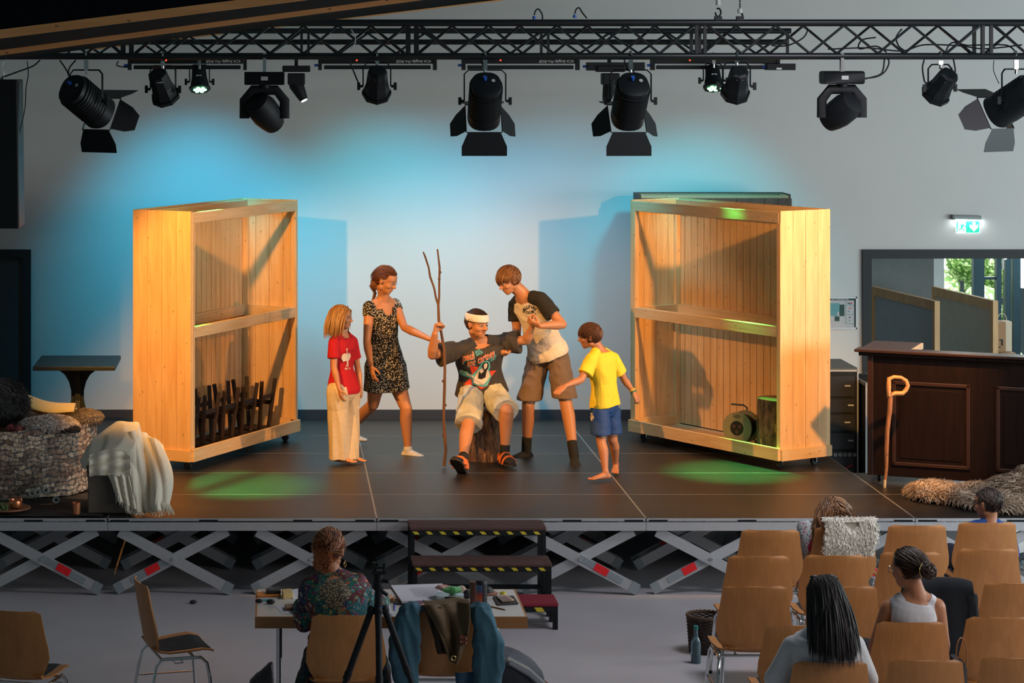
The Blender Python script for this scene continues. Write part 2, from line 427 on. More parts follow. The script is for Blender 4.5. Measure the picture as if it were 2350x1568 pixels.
# ================================================================ cabinets
def planks(mb, x0, x1, z0, z1, y0, y1, n, gap=.0035, axis='x'):
    w = (x1-x0)/n
    for i in range(n):
        a, c = x0+i*w+gap/2, x0+(i+1)*w-gap/2
        if axis == 'x': mb.bx(a, c, y0, y1, z0, z1)
        else: mb.bx(y0, y1, a, c, z0, z1)
def caster(root, x, y, zt, k=0):
    c = MB(); c.box((x, y, zt-.006), (.07, .06, .012)); c.beam((x-.018, y, zt-.01), (x-.018+.012, y, .028), .004, .03, (1, 0, 0)); c.beam((x+.018, y, zt-.01), (x+.018+.0, y, .028), .004, .03, (1, 0, 0))
    cc = c.build('caster', M_CHROME, root)
    w_ = MB(); w_.cyl((x-.013, y, .031), (x+.013, y, .031), .031, n=20); w_.build('wheel', mat('rubber', (.02, .02, .02), .6), cc)
def cabinet(label, x, y, ang, w=1.97, dp=.56, h=2.15, open_flip=False, m=None, mb_=None, boards=22, mid=True, back=True, group=None):
    """open front faces local -y; x from 0 to w"""
    M1, M2 = m or M_PINE, mb_ or M_PINEX
    r = thing('stage_cabinet', label, 'cabinet', (0, 0, 0), group)
    z0 = .085
    s = MB(); planks(s, 0, dp, z0, h, 0, .02, 4, axis='y'); s.build('side_panel', M1, r)
    s = MB(); planks(s, 0, dp, z0, h, w-.02, w, 4, axis='y'); s.build('side_panel', M1, r)
    if back:
        s = MB(); planks(s, .021, w-.021, z0+.03, h, dp-.018, dp, boards, gap=.006); s.bx(.021, w-.021, dp-.004, dp, z0+.03, h); s.build('back_panel', M1, r)
    MB().bx(.021, w-.021, .001, dp-.02, z0, z0+.022).build('floor_panel', M2, r)
    for (ya, yb, za, zb) in ((-.022, .022, h-.10, h-.01), (dp-.075, dp-.02, h-.10, h-.01)):
        MB().bx(.021, w-.021, ya if ya > 0 else .0, yb, za, zb).build('top_rail', M2, r, bevel=.003)
    if mid:
        MB().bx(.045, w-.045, .0, .05, 1.10, 1.19).build('middle_rail', M2, r, bevel=.003)
        MB().bx(.021, w-.021, dp-.05, dp-.019, 1.10, 1.19).build('middle_rail', M2, r, bevel=.003)
    MB().bx(-.001, w+.001, -.028, .0, z0-.005, z0+.10).build('bottom_rail', M2, r, bevel=.003)
    for xx in (.021, w-.045-.021+.02):
        MB().bx(xx, xx+.045, -.001, .045, z0+.1, h-.1).build('post', M1, r, bevel=.003)
        MB().bx(xx-(0 if xx < 1 else -.0), xx+.03, dp-.075, dp-.02, z0+.02, h-.1).build('post', M1, r, bevel=.003)
    Mk = wood('pine_cross', (.76, .50, .24), (.62, .37, .14), .55, axis=1)
    for xa in (.0205, w-.0205-.03):
        for za in (z0+.022, 1.10, h-.1):
            MB().bx(xa, xa+.03, .046, dp-.076, za, za+.09).build('side_rail', Mk, r)
    s = MB(); s.bx(-.021, -.0, 0, dp, z0-.005, z0+.085); s.build('plinth', Mk, r)
    s = MB(); s.bx(w, w+.021, 0, dp, z0-.005, z0+.085); s.build('plinth', Mk, r)
    for xx in (.09, w-.09):
        for y_ in (.08, dp-.10): caster(r, xx, y_, z0)
    r.location = (x, y, ZS); r.rotation_euler[2] = ang
    return r
angL = math.atan2(3.75-2.05, .21+.69); angR = math.atan2(2.1-3.75, 4.19-3.185)
CABL = cabinet('tall open pine cabinet on casters on the left, upturned dark stools inside', -.69, 2.05, angL, w=1.92)
CABR = cabinet('tall open pine cabinet on casters on the right, cable reel and tree stump inside', 3.185, 3.75, angR, w=1.93)
M_DKW = wood('dark_stained_plank', (.07, .03, .015), (.03, .013, .008), .5)
M_DKB = wood('pine_beam_raw', (.45, .28, .15), (.33, .2, .1), .6, axis=0)
cb = cabinet('dark-stained plank cabinet against the wall behind the right pine cabinet', 3.36, 4.42, 0, w=1.40, dp=.36, h=2.16, m=M_DKW, mb_=M_DKB, boards=11, mid=False)
s = MB(); planks(s, .0, 1.40, .12, 2.125, -.05, -.029, 11); s.build('front_panel', M_DKW, cb, off=(0, 0, 0))
# ================================================================ ceiling timber, upper left
M_LATH = wood('spruce_lath', (.90, .46, .18), (.74, .34, .12), .55, axis=0, grain=7, knotcol=(.16, .06, .03))
M_FELT = mat('black_acoustic_felt', (.003, .006, .008), .95, bump=.2)
M_FELT.node_tree.nodes['Principled BSDF'].inputs['Specular IOR Level'].default_value = .1
LB = [(-5.0, (0, 88), (600, 13), 20), (-3.0, (0, 127), (923, 6), 12), (3.2, (210, 115), (1165, 0), 5)]
prev = None
for i, (Y, a, c, h) in enumerate(LB):
    sl = (c[1]-a[1])/(c[0]-a[0]); x0 = -60 if i < 2 else 210; x1 = 1400
    y = lambda x: a[1]+sl*(x-a[0])
    p0, p1 = W(x0, y(x0), Y), W(x1, y(x1), Y); hh = h/FPX*(Y+CYD)
    mb = MB(); up = V((0, 0, hh)); dy = V((0, .06, 0))
    mb.add([p0, p1, p1+up, p0+up, p0+dy, p1+dy, p1+dy+up, p0+dy+up], [(0, 1, 2, 3), (4, 7, 6, 5), (0, 4, 5, 1), (3, 2, 6, 7), (0, 3, 7, 4), (1, 5, 6, 2)])
    struct('trim_%d' % (i+2), mb, M_LATH)
    q0, q1 = p0+up, p1+up
    if prev:
        r0, r1 = prev
        mb = MB(); th = V((0, 0, .03))
        k = [q0+dy, q1+dy, r1, r0]
        if i == 2: k[0], k[1] = W(-60, y(-60)-3, -.82), W(x1, y(x1)-3, -.82)
        mb.add(k+[x+th for x in k], [(0, 1, 2, 3), (7, 6, 5, 4), (0, 4, 5, 1), (1, 5, 6, 2), (2, 6, 7, 3), (3, 7, 4, 0)])
    else:
        mb = MB(); th = V((0, .03, 0)); u_ = V((0, 0, .5)); k = [q0, q1, q1+u_, q0+u_]
        mb.add(k+[x+th for x in k], [(0, 1, 2, 3), (7, 6, 5, 4), (0, 4, 5, 1), (1, 5, 6, 2), (2, 6, 7, 3), (3, 7, 4, 0)])
    struct('ceiling_panel' if i else 'ceiling', mb, M_FELT)
    prev = (p0+dy, p1+dy)

# ================================================================ trusses
TY = -.45
TZ0, TZ1 = CZ+.003, CZ+.246
M_TR = mat('black_truss', (.007, .011, .013), .42, .2)
def truss(label, x0, x1, y, z0, z1, dy, period, joints, tri=False):
    r = thing('lighting_truss', label, 'truss', (x0, y, z0))
    ch = [(y, z1), (y+dy, z1), (y, z0), (y+dy, z0)] if not tri else [(y, z1), (y+dy, z1-.095), (y, z0)]
    for (yy_, zz) in ch: MB().cyl((x0, yy_, zz), (x1, yy_, zz), .0245, n=14).build('chord', M_TR, r)
    js = [x0]+joints+[x1]
    for a, c in zip(js[:-1], js[1:]):
        a += .05; c -= .05; n = max(1, round((c-a)/period)); s = (c-a)/n
        for f in range(2 if not tri else 1):
            pts = []; yy_ = y+dy*f; zt = z1-.0*f
            for k in range(n):
                if f == 0: pts += [(a+k*s, yy_, z1-.02), (a+(k+.5)*s, yy_, z0+.02)]
                else: pts += [(a+k*s, yy_, z0+.02), (a+(k+.5)*s, yy_, zt-.02)]
            pts.append((c, yy_, (z1-.02) if f == 0 else (z0+.02)))
            MB().tube(pts, .0125, 8).build('brace', M_TR, r)
            pts2 = [(p[0]+s*.5, p[1]+.0, p[2]) for p in pts[:-1]]
        pts = []
        for k in range(n): pts += [(a+k*s, y, z0), (a+(k+.5)*s, y+dy, z0)]
        MB().tube(pts, .009, 6).build('brace', M_TR, r)
        for xx in (a-.02, c+.02):
            MB().beam((xx, y, z0), (xx, y, z1), .03, .022).build('end_plate', M_TR, r)
            if not tri: MB().beam((xx, y+dy, z0), (xx, y+dy, z1), .03, .022).build('end_plate', M_TR, r)
    return r
tx = lambda px, Y: (px-630)/FPX*(Y+CYD)
truss('long black lighting truss across the whole hall, nearest the camera', -2.6, 6.2, TY, TZ0, TZ1, .22, .515, [tx(290, TY), tx(948, TY), tx(1608, TY), tx(2265, TY)])
BY = 3.0
bz = lambda py, Y=BY: CZ-(py-130)/FPX*(Y+CYD)
truss('shorter black truss hung behind the long one, carrying the light bars', tx(150, BY), tx(1815, BY), BY, bz(128), bz(71), .2, .5, [tx(700, BY), tx(1250, BY)], tri=True)
pp = thing('steel_pipe', 'thin steel pipe under the rear truss, light bars clamped to it', 'pipe', (tx(280, BY), BY-.05, bz(134)))
MB().cyl((tx(280, BY), BY-.05, bz(134)), (tx(1826, BY), BY-.05, bz(134)), .012, n=10).build('tube', mat('dull_steel', (.3, .31, .28), .4, .7), pp)

# ---------------------------------------------------------------- light bars
M_GREY = mat('grey_label', (.45, .46, .45), .5)
M_BLUEP = mat('blue_plug', (.02, .10, .45), .4)
M_WHT = mat('white_print', (.75, .75, .75), .6)
def led_bar(px0, px1, where, txt=True):
    x0, x1, y = tx(px0, BY), tx(px1, BY), BY-.12
    r = thing('led_light_bar', 'black LED light bar under the rear truss, '+where, 'light bar', ((x0+x1)/2, y, bz(136)), 'LED light bars')
    k = (y+CYD)/FPX
    zz = lambda py: CZ-(py-130)*k
    MB().bx(x0, x1, y, y+.09, zz(136), zz(146.5)).build('housing', M_BLACK, r, bevel=.003)
    MB().bx(x0+.02, x1-.02, y, y+.08, zz(150), zz(159)).build('lamp_tube', M_BLACK, r, bevel=.003)
    for xx in (x0-.03, x1+.002): MB().bx(xx, xx+.03, y-.005, y+.09, zz(136.5), zz(161)).build('end_bracket', M_BLACKP, r)
    MB().bx(x0+.03, x1-.03, y+.01, y+.04, zz(147), zz(148.6)).build('reflector_strip', M_GREY, r)
    MB().bx(x0+.24, x0+.245+.05, y-.004, y, zz(139), zz(144)).build('display', M_BLACKP, r)
    MB().ell((x0+.30, y-.002, zz(138.5)), .007, nu=8, nv=6).build('indicator_lamp', mat('red_led', (1, .05, .02), .4, emit=(1, .05, .02), es=4), r)
    if txt:
        m = MB(); put_text(m, 'Swiglip Pro RGB', .034, (x1-.2, y-.002, zz(141)), (-1, 0, 0), (0, 0, -1), shear=.3)
        vs, fs = text_mb('O', .045); m.add([V((x1-.05+a*1.8, y-.002, zz(141)+c*.6)) for a, c in vs], fs)
        m.build('printed_name', M_WHT, r)
    c = MB(); c.cyl((x0-.03, y+.02, zz(150)), (x0-.065, y+.02, zz(150)), .011); c.build('plug', M_BLUEP, r)
    return r
led_bar(303, 558, 'left above the left cabinet'); led_bar(738, 992, 'above the woman in the dress'); led_bar(1066, 1318, 'above the seated man'); led_bar(1498, 1775, 'right above the right cabinet', False)
def box_thing(name, label, cat, c, d, m, bev=.004, group=None):
    r = thing(name, label, cat, c, group); MB().box(c, d).build('body', m, r, bevel=bev); return r
for px0, px1, py0, py1, lb in ((1346, 1478, 143, 162, 'behind the second central spotlight'), (1757, 1823, 146, 161, 'at the right end of the rear truss')):
    k = (BY-.1+CYD)/FPX; c = W((px0+px1)/2, (py0+py1)/2, BY-.1)
    r = box_thing('power_box', 'small black power box hanging '+lb, 'power box', c, ((px1-px0)*k, .12, (py1-py0)*k), M_BLACK)
    MB().box(c+V((-.02, -.062, -.015)), (.045, .003, .016)).build('label_plate', M_WHT, r)
    MB().cyl(c+V((-(px1-px0)*k/2, -.02, 0)), c+V((-(px1-px0)*k/2-.035, -.02, 0)), .011).build('plug', M_BLUEP, r)

# ---------------------------------------------------------------- spot lanterns
def basis(d):
    w = V(d).normalized(); u = w.cross(V((0, 0, 1))).normalized(); v = u.cross(w); return u, v, w
def clamp(r, x, y, z, ztop, silver=True):
    c = MB(); c.beam((x, y-.02, z), (x, y-.02, ztop-.03), .03, .02, (0, 1, 0)); c.tube([(x+.032*math.cos(t), y, ztop+.032*math.sin(t)) if False else (x, y+.034*math.cos(t), ztop+.034*math.sin(t)) for t in [k*PI/7-PI*.15 for k in range(9)]], .007, 6)
    c.build('hook_clamp', M_CHROME if silver else M_BLACK, r)
    MB().cyl((x, y-.02, z-.035), (x, y-.02, z+.0), .011).build('bolt', M_CHROME, r)
def yoke(r, px_, z, piv, half, dirx=V((1, 0, 0))):
    t = V(px_) ; e = dirx
    pts = [piv-e*half, t-e*half+V((0, 0, -.03)), t-e*(half-.03), t+e*(half-.03), t+e*half+V((0, 0, -.03)), piv+e*half]
    m = MB(); m.tube(pts, .011, 6, flat=.5); m.build('yoke', M_BLACK, r)
    for s in (-1, 1):
        k = MB(); k.cyl(piv+e*(s*(half+.002)), piv+e*(s*(half+.03)), .01, n=8); k.box(piv+e*(s*(half+.032)), (.022, .022, .055)); k.build('knob', M_BLACK, r)
def fresnel(px, d, label, pivpy=228, ang=48):
    top = W(px, 128, TY); piv = W(px, pivpy, TY); u, v, w = basis(d)
    r = thing('stage_spotlight', label, 'stage light', top, 'theatre spotlights with barn doors')
    yt = V((piv.x, TY, piv.z+.225)); clamp(r, top.x, TY, yt.z, top.z)
    e = V((u.x, u.y, 0)).normalized(); yoke(r, yt, 0, piv, .15, e)
    b = MB(); L = [(-.20, .075, .085), (-.19, .108, .112), (-.10, .118, .122), (.10, .118, .122), (.15, .122, .126), (.19, .122, .126)]
    b.loft([(piv+w*t, u, v, a*.98, c) for t, a, c in L], 24, .8)
    b.build('lamp_body', M_BLACK, r)
    fins = MB(); pk = MB()
    for k in range(9):
        t = -.15+k*.03; fins.loft([(piv+w*t, u, v, .121, .126), (piv+w*(t+.008), u, v, .121, .126)], 24, .8)
    fins.build('cooling_fins', M_BLACK, r)
    bk = piv-w*.205
    pk.cyl(bk-u*.01+v*.03, bk-u*.01+v*.03-w*.03, .014, n=10); pk.build('plug', M_BLUEP, r)
    bd = MB(); bd.cyl(bk+u*.05+v*.02, bk+u*.05+v*.02-w*.003, .014, n=14); bd.build('badge', M_GREY, r)
    lens = MB().loft([(piv+w*.178, u, v, .10, .10), (piv+w*.1905, u, v, .10, .10)], 24); lens.build('lens', mat('lit_warm_lens', (1, .6, .25), .2, emit=(1, .5, .15), es=6), r)
    f = piv+w*.20; fr = MB()
    for s in (-1, 1): fr.beam(f-u*.13+v*(s*.13), f+u*.13+v*(s*.13), .006, .006); fr.beam(f-v*.13+u*(s*.13), f+v*.13+u*(s*.13), .006, .006)
    fr.build('gel_frame', M_BLACK, r)
    for q, (e1, e2, wd, ln) in enumerate(((u, v, .12, .17), (-u, -v, .12, .17), (v, -u, .12, .17), (-v, u, .12, .17))):
        # flap hinged on the edge in direction e2, opened outwards
        a_ = R(ang if q < 2 else 38); dd = (w*math.cos(a_)+e2*math.sin(a_)); h0 = f+e2*.132
        nrm = e1.cross(dd).normalized()*.002
        poly = [(-.12, 0), (.12, 0), (.165 if q < 2 else .10, ln*.6), (.165 if q < 2 else .06, ln), (-.165 if q < 2 else -.06, ln), (-.165 if q < 2 else -.10, ln*.6)]
        MB().prism(poly, h0, e1, dd, nrm).build('barn_door', M_BLACK, r)
    return piv+w*.24
FP = [fresnel(198, (2.4, 3.4, -2.3), 'black barn-door spotlight at far left pointing right', 232),
      fresnel(1113, (.05, 3.0, -2.6), 'black barn-door spotlight left of centre, above the standing boy', 232),
      fresnel(1447, (-.1, 3.0, -2.6), 'black barn-door spotlight right of centre, above the right cabinet', 232),
      fresnel(2330, (-2.4, 3.4, -2.3), 'black barn-door spotlight at far right pointing left', 230)]
for nm, p in (('fresnel_light_left', FP[0]), ('fresnel_light_centre', FP[1]), ('fresnel_light_right', FP[3])): bpy.data.objects[nm].location = p
def par(px, py, d, label, Y=TY, s=1.0, amber=True, green=False, hexa=True, group='compact stage lanterns'):
    top = W(px, 130, Y); piv = W(px, py, Y); u, v, w = basis(d)
    r = thing('stage_lantern', label, 'stage light', top, group)
    hh = .10*s; yt = V((piv.x, Y, piv.z+.17*s)); clamp(r, top.x, Y, yt.z, top.z)
    if Y > 1: MB().beam((top.x, Y-.02, top.z-.01), (top.x, BY+.02, top.z+.0), .02, .02).build('bracket_arm', M_BLACK, r)
    yoke(r, yt, 0, piv, hh, V((u.x, u.y, 0)).normalized())
    b = MB(); L = [(-.16, .05), (-.15, .07), (-.03, .08), (.02, .092), (.07, .098), (.075, .085)]
    b.loft([(piv+w*(t*s), u, v, a*s, a*s) for t, a in L], 8 if hexa else 20); b.build('lamp_body', M_BLACK, r, smooth=not hexa)
    f = MB(); f.loft([(piv+w*(.055*s), u, v, .108*s, .108*s), (piv+w*(.085*s), u, v, .108*s, .108*s)], 8); f.build('front_frame', M_BLACK, r, smooth=False)
    MB().box(piv-w*.07*s-V((0, .085*s, 0)), (.045, .003, .012)).build('label_plate', M_GREY, r)
    if green:
        for a, c in [(0, 0)]+[(math.cos(k*PI/3), math.sin(k*PI/3)) for k in range(6)]:
            q = piv+w*(.079*s)+u*(a*.048*s)+v*(c*.048*s); MB().loft([(q, u, v, .021*s, .021*s), (q+w*.012, u, v, .019*s, .019*s)], 12).build('led_lens', mat('green_led', (.3, 1, .5), .3, emit=(.25, 1, .45), es=5), r)
    elif amber:
        f = MB().loft([(piv+w*(.076*s), u, v, .07*s, .07*s), (piv+w*(.086*s), u, v, .07*s, .07*s)], 8); f.build('lens', mat('amber_gel', (1, .55, .1), .3, emit=(1, .5, .05), es=1.2), r)
    return r
par(374, 205, (.8, 2.0, -2.4), 'faceted black lantern tilted right, above the left cabinet', amber=False)
par(865, 198, (0, 2.2, -2.2), 'faceted black lantern with amber glow, above the woman')
par(1690, 198, (0, 2.2, -2.2), 'faceted black lantern beside the green par on the right')
par(2157, 202, (-.8, 2.2, -2.0), 'faceted black lantern between the moving head and right spotlight')
par(458, 188, (.15, -1.0, -2.2), 'LED par glowing green above the left cabinet', Y=BY-.25, s=.85, green=True, hexa=False, group='green LED pars')
par(1637, 185, (0, -1.0, -2.2), 'LED par glowing green above the right cabinet', Y=BY-.25, s=.85, green=True, hexa=False, group='green LED pars')
for i, q in enumerate([o for o in SC.objects if o.name.startswith('led_par_light')]):
    q.location = W((458, 1637)[i], 212, BY-.28)

def moving_head(px, py, s, d, label, Y=TY):
    top = W(px, 132, Y); c = W(px, py, Y)
    r = thing('moving_head_light', label, 'stage light', top, 'moving head lights')
    MB().bx(c.x-.012*s, c.x+.012*s, Y-.02, Y+.02, c.z+.03, top.z+.03).build('hook_clamp', M_CHROME, r)
    b = MB(); b.loft([(c+V((x, 0, z)), V((0, 1, 0)), V((0, 0, 1)), .10*s, .048*s) for x, z in ((-.145*s, 0), (-.14*s, 0), (.14*s, 0), (.145*s, 0))], 16, .45)
    b.build('base', M_BLACKP, r, bevel=.006)
    MB().box(c+V((0, -.103*s, 0)), (.05*s, .003, .028*s)).build('label_plate', M_GREY, r)
    yt = c.z-.07*s; yk = MB()
    pts = [(-.145, -.22), (-.145, -.09), (-.085, -.015), (.085, -.015), (.145, -.09), (.145, -.22)]
    yk.tube([V((c.x+a*s, Y, yt+z*s)) for a, z in pts], [.026*s]*6, 8, flat=1.4); yk.cyl((c.x, Y, yt), (c.x, Y, c.z-.03*s), .04*s); yk.build('yoke', M_BLACKP, r)
    h = V((c.x, Y, yt-.17*s)); u, v, w = basis(d)
    hd = MB(); hd.loft([(h+w*(t*s), u, v, a*s, a*s) for t, a in ((-.13, .05), (-.115, .085), (-.05, .105), (.04, .105), (.11, .09), (.155, .075), (.16, .06))], 20, .9)
    hd.build('lamp_head', M_BLACKP, r)
    MB().loft([(h+w*(.158*s), u, v, .058*s, .058*s), (h+w*(.166*s), u, v, .055*s, .055*s)], 20).build('lens', mat('dark_glass', (.02, .03, .05), .1), r)
moving_head(607, 180, 1.0, (.75, .9, -1.0), 'large moving head light above the left cabinet, tilted right')
moving_head(1932, 178, 1.0, (-.75, .9, -.8), 'large moving head light at right, tilted left')
def mini_head(px, label, d):
    k = (BY+CYD)/FPX; c = W(px, 168, BY-.1); r = thing('small_moving_head', label, 'stage light', W(px, 138, BY-.1), 'small moving heads')
    MB().box(W(px, 158, BY-.1), (.24, .16, .055)).build('base', M_BLACKP, r, bevel=.008)
    q = W(px, 152, BY-.1); MB().bx(q.x-.015, q.x+.015, BY-.06, BY-.03, q.z-.02, bz(126)).build('hook_clamp', M_BLACK, r)
    MB().bx(c.x-.075, c.x+.075, BY-.18, BY-.04, c.z-.10, c.z).build('yoke', M_BLACKP, r, bevel=.01)
    u, v, w = basis(d); h = c+V((0, -.02, -.10))
    MB().loft([(h-w*.06, u, v, .05, .05), (h, u, v, .065, .065), (h+w*.11, u, v, .045, .045), (h+w*.15, u, v, .035, .035)], 18).build('lamp_head', M_BLACKP, r)
    MB().loft([(h+w*.149, u, v, .028, .028), (h+w*.156, u, v, .027, .027)], 16).build('lens', mat('lit_white_lens', (.9, .93, 1), .2, emit=(.85, .9, 1), es=6), r)
    return h+w*.18
mp_ = mini_head(680, 'small moving head glowing white beside the large left one', (.5, -.2, -1))
bpy.data.objects['moving_head_beam'].location = mp_
mini_head(1400, 'small moving head half hidden behind the second central spotlight', (-.2, .3, -1))

# ---------------------------------------------------------------- speaker, cables, hoists
k = (TY+CYD)/FPX
c0, c1 = W(-45, 183, TY-.1), W(40, 525, TY-.1)
r = thing('hanging_loudspeaker', 'tall black loudspeaker hanging at the far left edge', 'loudspeaker', (c0.x, TY-.1, c0.z))
s = MB(); w0 = c1.x-c0.x
s.prism([(0, 0), (w0, 0), (w0+.012, c1.z-c0.z), (0, c1.z-c0.z)], (c0.x, TY-.1, c0.z), V((1, 0, 0)), V((0, 0, 1)), V((0, .4, 0))); s.build('cabinet', M_BLACK, r, bevel=.01)
MB().bx(c1.x-.0, c1.x+.005, TY-.05, TY+.25, c1.z+.02, c0.z-.02).build('side_trim', mat('dark_teal', (.012, .035, .04), .5), r)
MB().tube([W(3, 183, TY), W(5, 170, TY), W(2, 152, TY), W(5, 140, TY), W(3, 128, TY)], [.012, .018, .012, .018, .012], 8).build('shackle', M_CHROME, r)
def cable(label, pts, rad=.006, m=None, group='loose cables on the truss'):
    """smooth tube through (px,py,Y) points"""
    P = [W(*p) for p in pts]; out = []
    for i in range(len(P)-1):
        p0, p1, p2, p3 = P[max(i-1, 0)], P[i], P[i+1], P[min(i+2, len(P)-1)]
        for j in range(6):
            t = j/6; out.append(.5*((2*p1)+(p2-p0)*t+(2*p0-5*p1+4*p2-p3)*t*t+(3*p1-p0-3*p2+p3)*t**3))
    out.append(P[-1])
    o = MB().tube(out, rad, 6).build('cable', m or M_BLACKP, None, off=out[0]); tag(o, label, 'cable', group); return o
cable('black cable sagging from the truss to the loudspeaker', [(92, 138, TY), (75, 152, TY), (40, 165, TY), (10, 176, TY)])
cable('thin black cable hanging straight down beside the loudspeaker', [(62, 140, TY), (65, 170, TY), (60, 200, TY), (57, 250, TY), (48, 290, TY), (40, 325, TY)], .004)
cable('black cable looping down to the far left spotlight', [(137, 138, TY), (152, 160, TY), (160, 178, TY), (170, 192, TY)])
cable('black cable running down into the leftmost spotlight', [(174, 138, TY), (160, 155, TY), (158, 170, TY), (168, 190, TY)])
cable('black cable reaching the left light bar plug', [(272, 140, BY-.1), (268, 150, BY-.1), (285, 154, BY-.1), (298, 154, BY-.1)])
cable('black cable hanging to the woman\'s side lantern', [(800, 135, TY), (812, 165, TY), (825, 195, TY), (833, 200, TY)])
cable('pair of cables feeding the left central spotlight', [(1102, 135, TY), (1110, 155, TY), (1111, 175, TY), (1109, 188, TY)])
cable('cable feeding the right central spotlight', [(1432, 134, TY), (1440, 160, TY), (1455, 165, TY), (1448, 188, TY)])
cable('black cable looping out right of the right moving head', [(1985, 180, TY), (2012, 176, TY), (2030, 165, TY), (2040, 145, TY), (2036, 130, TY)])
cable('second black cable right of the right moving head', [(1985, 181, TY), (2018, 172, TY), (2027, 158, TY), (2030, 130, TY)])
cable('black cable loop left of the small right lantern', [(2121, 137, TY), (2117, 155, TY), (2120, 180, TY), (2124, 190, TY), (2134, 190, TY)])
cable('black cable loop right of the small right lantern', [(2188, 136, TY), (2192, 160, TY), (2190, 178, TY), (2184, 188, TY)])
cable('thin wire left of the far right spotlight', [(2281, 138, TY), (2280, 160, TY), (2287, 180, TY), (2293, 192, TY)], .003)
cable('cable slung inside the truss right of the rear truss end', [(1855, 66, TY+.1), (1845, 85, TY+.1), (1820, 100, TY+.1), (1795, 106, TY+.1), (1770, 104, TY+.1)])
cable('cable slung inside the truss above the right moving head', [(2010, 86, TY+.1), (1978, 92, TY+.1), (1972, 112, TY+.1), (2010, 106, TY+.1), (2035, 120, TY+.1)])
cable('long cable lying along the right half of the truss', [(1900, 113, TY+.1), (1990, 110, TY+.1), (2070, 117, TY+.1), (2120, 103, TY+.1), (2200, 105, TY+.1), (2260, 112, TY+.1), (2345, 103, TY+.1)])
cable('cable arching over the lower chord at the far right', [(2170, 118, TY+.1), (2185, 98, TY+.1), (2220, 104, TY+.1), (2260, 103, TY+.1), (2310, 104, TY+.1), (2330, 118, TY+.1)])
cable('cable curling down inside the truss at right', [(2070, 66, TY+.1), (2057, 85, TY+.1), (2062, 105, TY+.1), (2075, 116, TY+.1)])
cable('white tape loop dangling in the truss left of centre', [(806, 68, TY-.03), (815, 85, TY-.03), (814, 100, TY-.03), (806, 112, TY-.03)], .005, M_GREY)
for px, py, lb in ((1226, 45, 'black cable loop with blue plug on the truss, left one'), (1319, 42, 'black cable loop with blue plug on the truss, right one')):
    o = cable(lb, [(px, py-10, TY), (px+3, py-20, TY), (px+10, py-24, TY), (px+18, py-12, TY), (px+(19 if px < 1300 else 28), py, TY)])
    m_ = MB().cyl(W(px, py-8, TY), W(px, py-1, TY), .013); m_.build('plug', M_BLUEP, o)
for px, py, lb in ((1648, 12, 'chain hoist hook holding the truss, left of the pair'), (1698, 30, 'chain hoist hook holding the truss, right of the pair')):
    r = thing('hoist_hook', lb, 'hoist', W(px, 45, TY), 'chain hoist hooks')
    MB().cyl(W(px, py-10 if px > 1660 else -30, TY), W(px, py, TY), .018).build('hoist_weight', M_GREY, r)
    if px > 1660:
        c = MB()
        for j in range(9):
            e = W(px, py-12-j*6, TY); c.tube([e+V((math.cos(t)*(.006 if j % 2 else .0), math.cos(t)*(0 if j % 2 else .006), math.sin(t)*.013)) for t in [q*PI/4 for q in range(8)]], .0025, 5, close=True)
        c.build('chain', M_BLACK, r)
    e = W(px, (py+45)/2, TY); hk = MB(); hk.tube([e+V((.02*math.sin(t), 0, .03*math.cos(t))) for t in [q*PI/6 for q in range(-1, 10)]], .007, 6); hk.box(W(px, 42, TY), (.05, .05, .03)); hk.build('hook', M_BLACK, r)
# ================================================================ stage props
def fur(name, surf, n, ln, m, parent=None, lay=.6, wid=.006, seed=1, off=None, seg=3, dirf=None, curl=0):
    """surf(rnd)->(point, normal); pointed locks of hair"""
    rd = random.Random(seed); mb = MB(); ms = m if isinstance(m, (list, tuple)) else [m]
    for i in range(n):
        p, nn = surf(rd); nn = V(nn).normalized(); mb.m = rd.randrange(len(ms))
        q = noise.noise_vector(p*5); t = V((q.x+rd.uniform(-.35, .35), q.y+rd.uniform(-.35, .35), -.15+rd.uniform(-.2, .2)))
        if dirf: t = dirf(p)+V((rd.uniform(-.25, .25), rd.uniform(-.25, .25), rd.uniform(-.2, .2)))
        t -= nn*t.dot(nn); d = nn*(1-lay)+t.normalized()*lay if t.length > 1e-4 else nn
        L = ln*rd.uniform(.6, 1.2); w = wid*rd.uniform(.6, 1.3); pts = []
        cur = V(p); dd = d.normalized()
        for k in range(seg+1):
            pts.append(cur+nn.cross(V((math.sin(k*2.1+i), math.cos(k*2.1+i), .3)))*curl); cur += dd*(L/seg); dd = (dd+V((0, 0, -.22))+t*.15).normalized()
        mb.tube(pts, [w*(1-.88*k/seg) for k in range(seg+1)], 3, cap=False)
    return mb.build(name, ms, parent, smooth=True, off=off)
def ellsurf(c, r, zmin=-1.0):
    c = V(c)
    def f(rd):
        while True:
            a = rd.uniform(0, 2*PI); z = rd.uniform(zmin, 1); s = math.sqrt(1-z*z); n = V((s*math.cos(a), s*math.sin(a), z))
            return c+V((n.x*r[0], n.y*r[1], n.z*r[2])), V((n.x/r[0], n.y/r[1], n.z/r[2]))
    return f
def multi(fs):
    return lambda rd: fs[rd.randrange(len(fs))](rd)

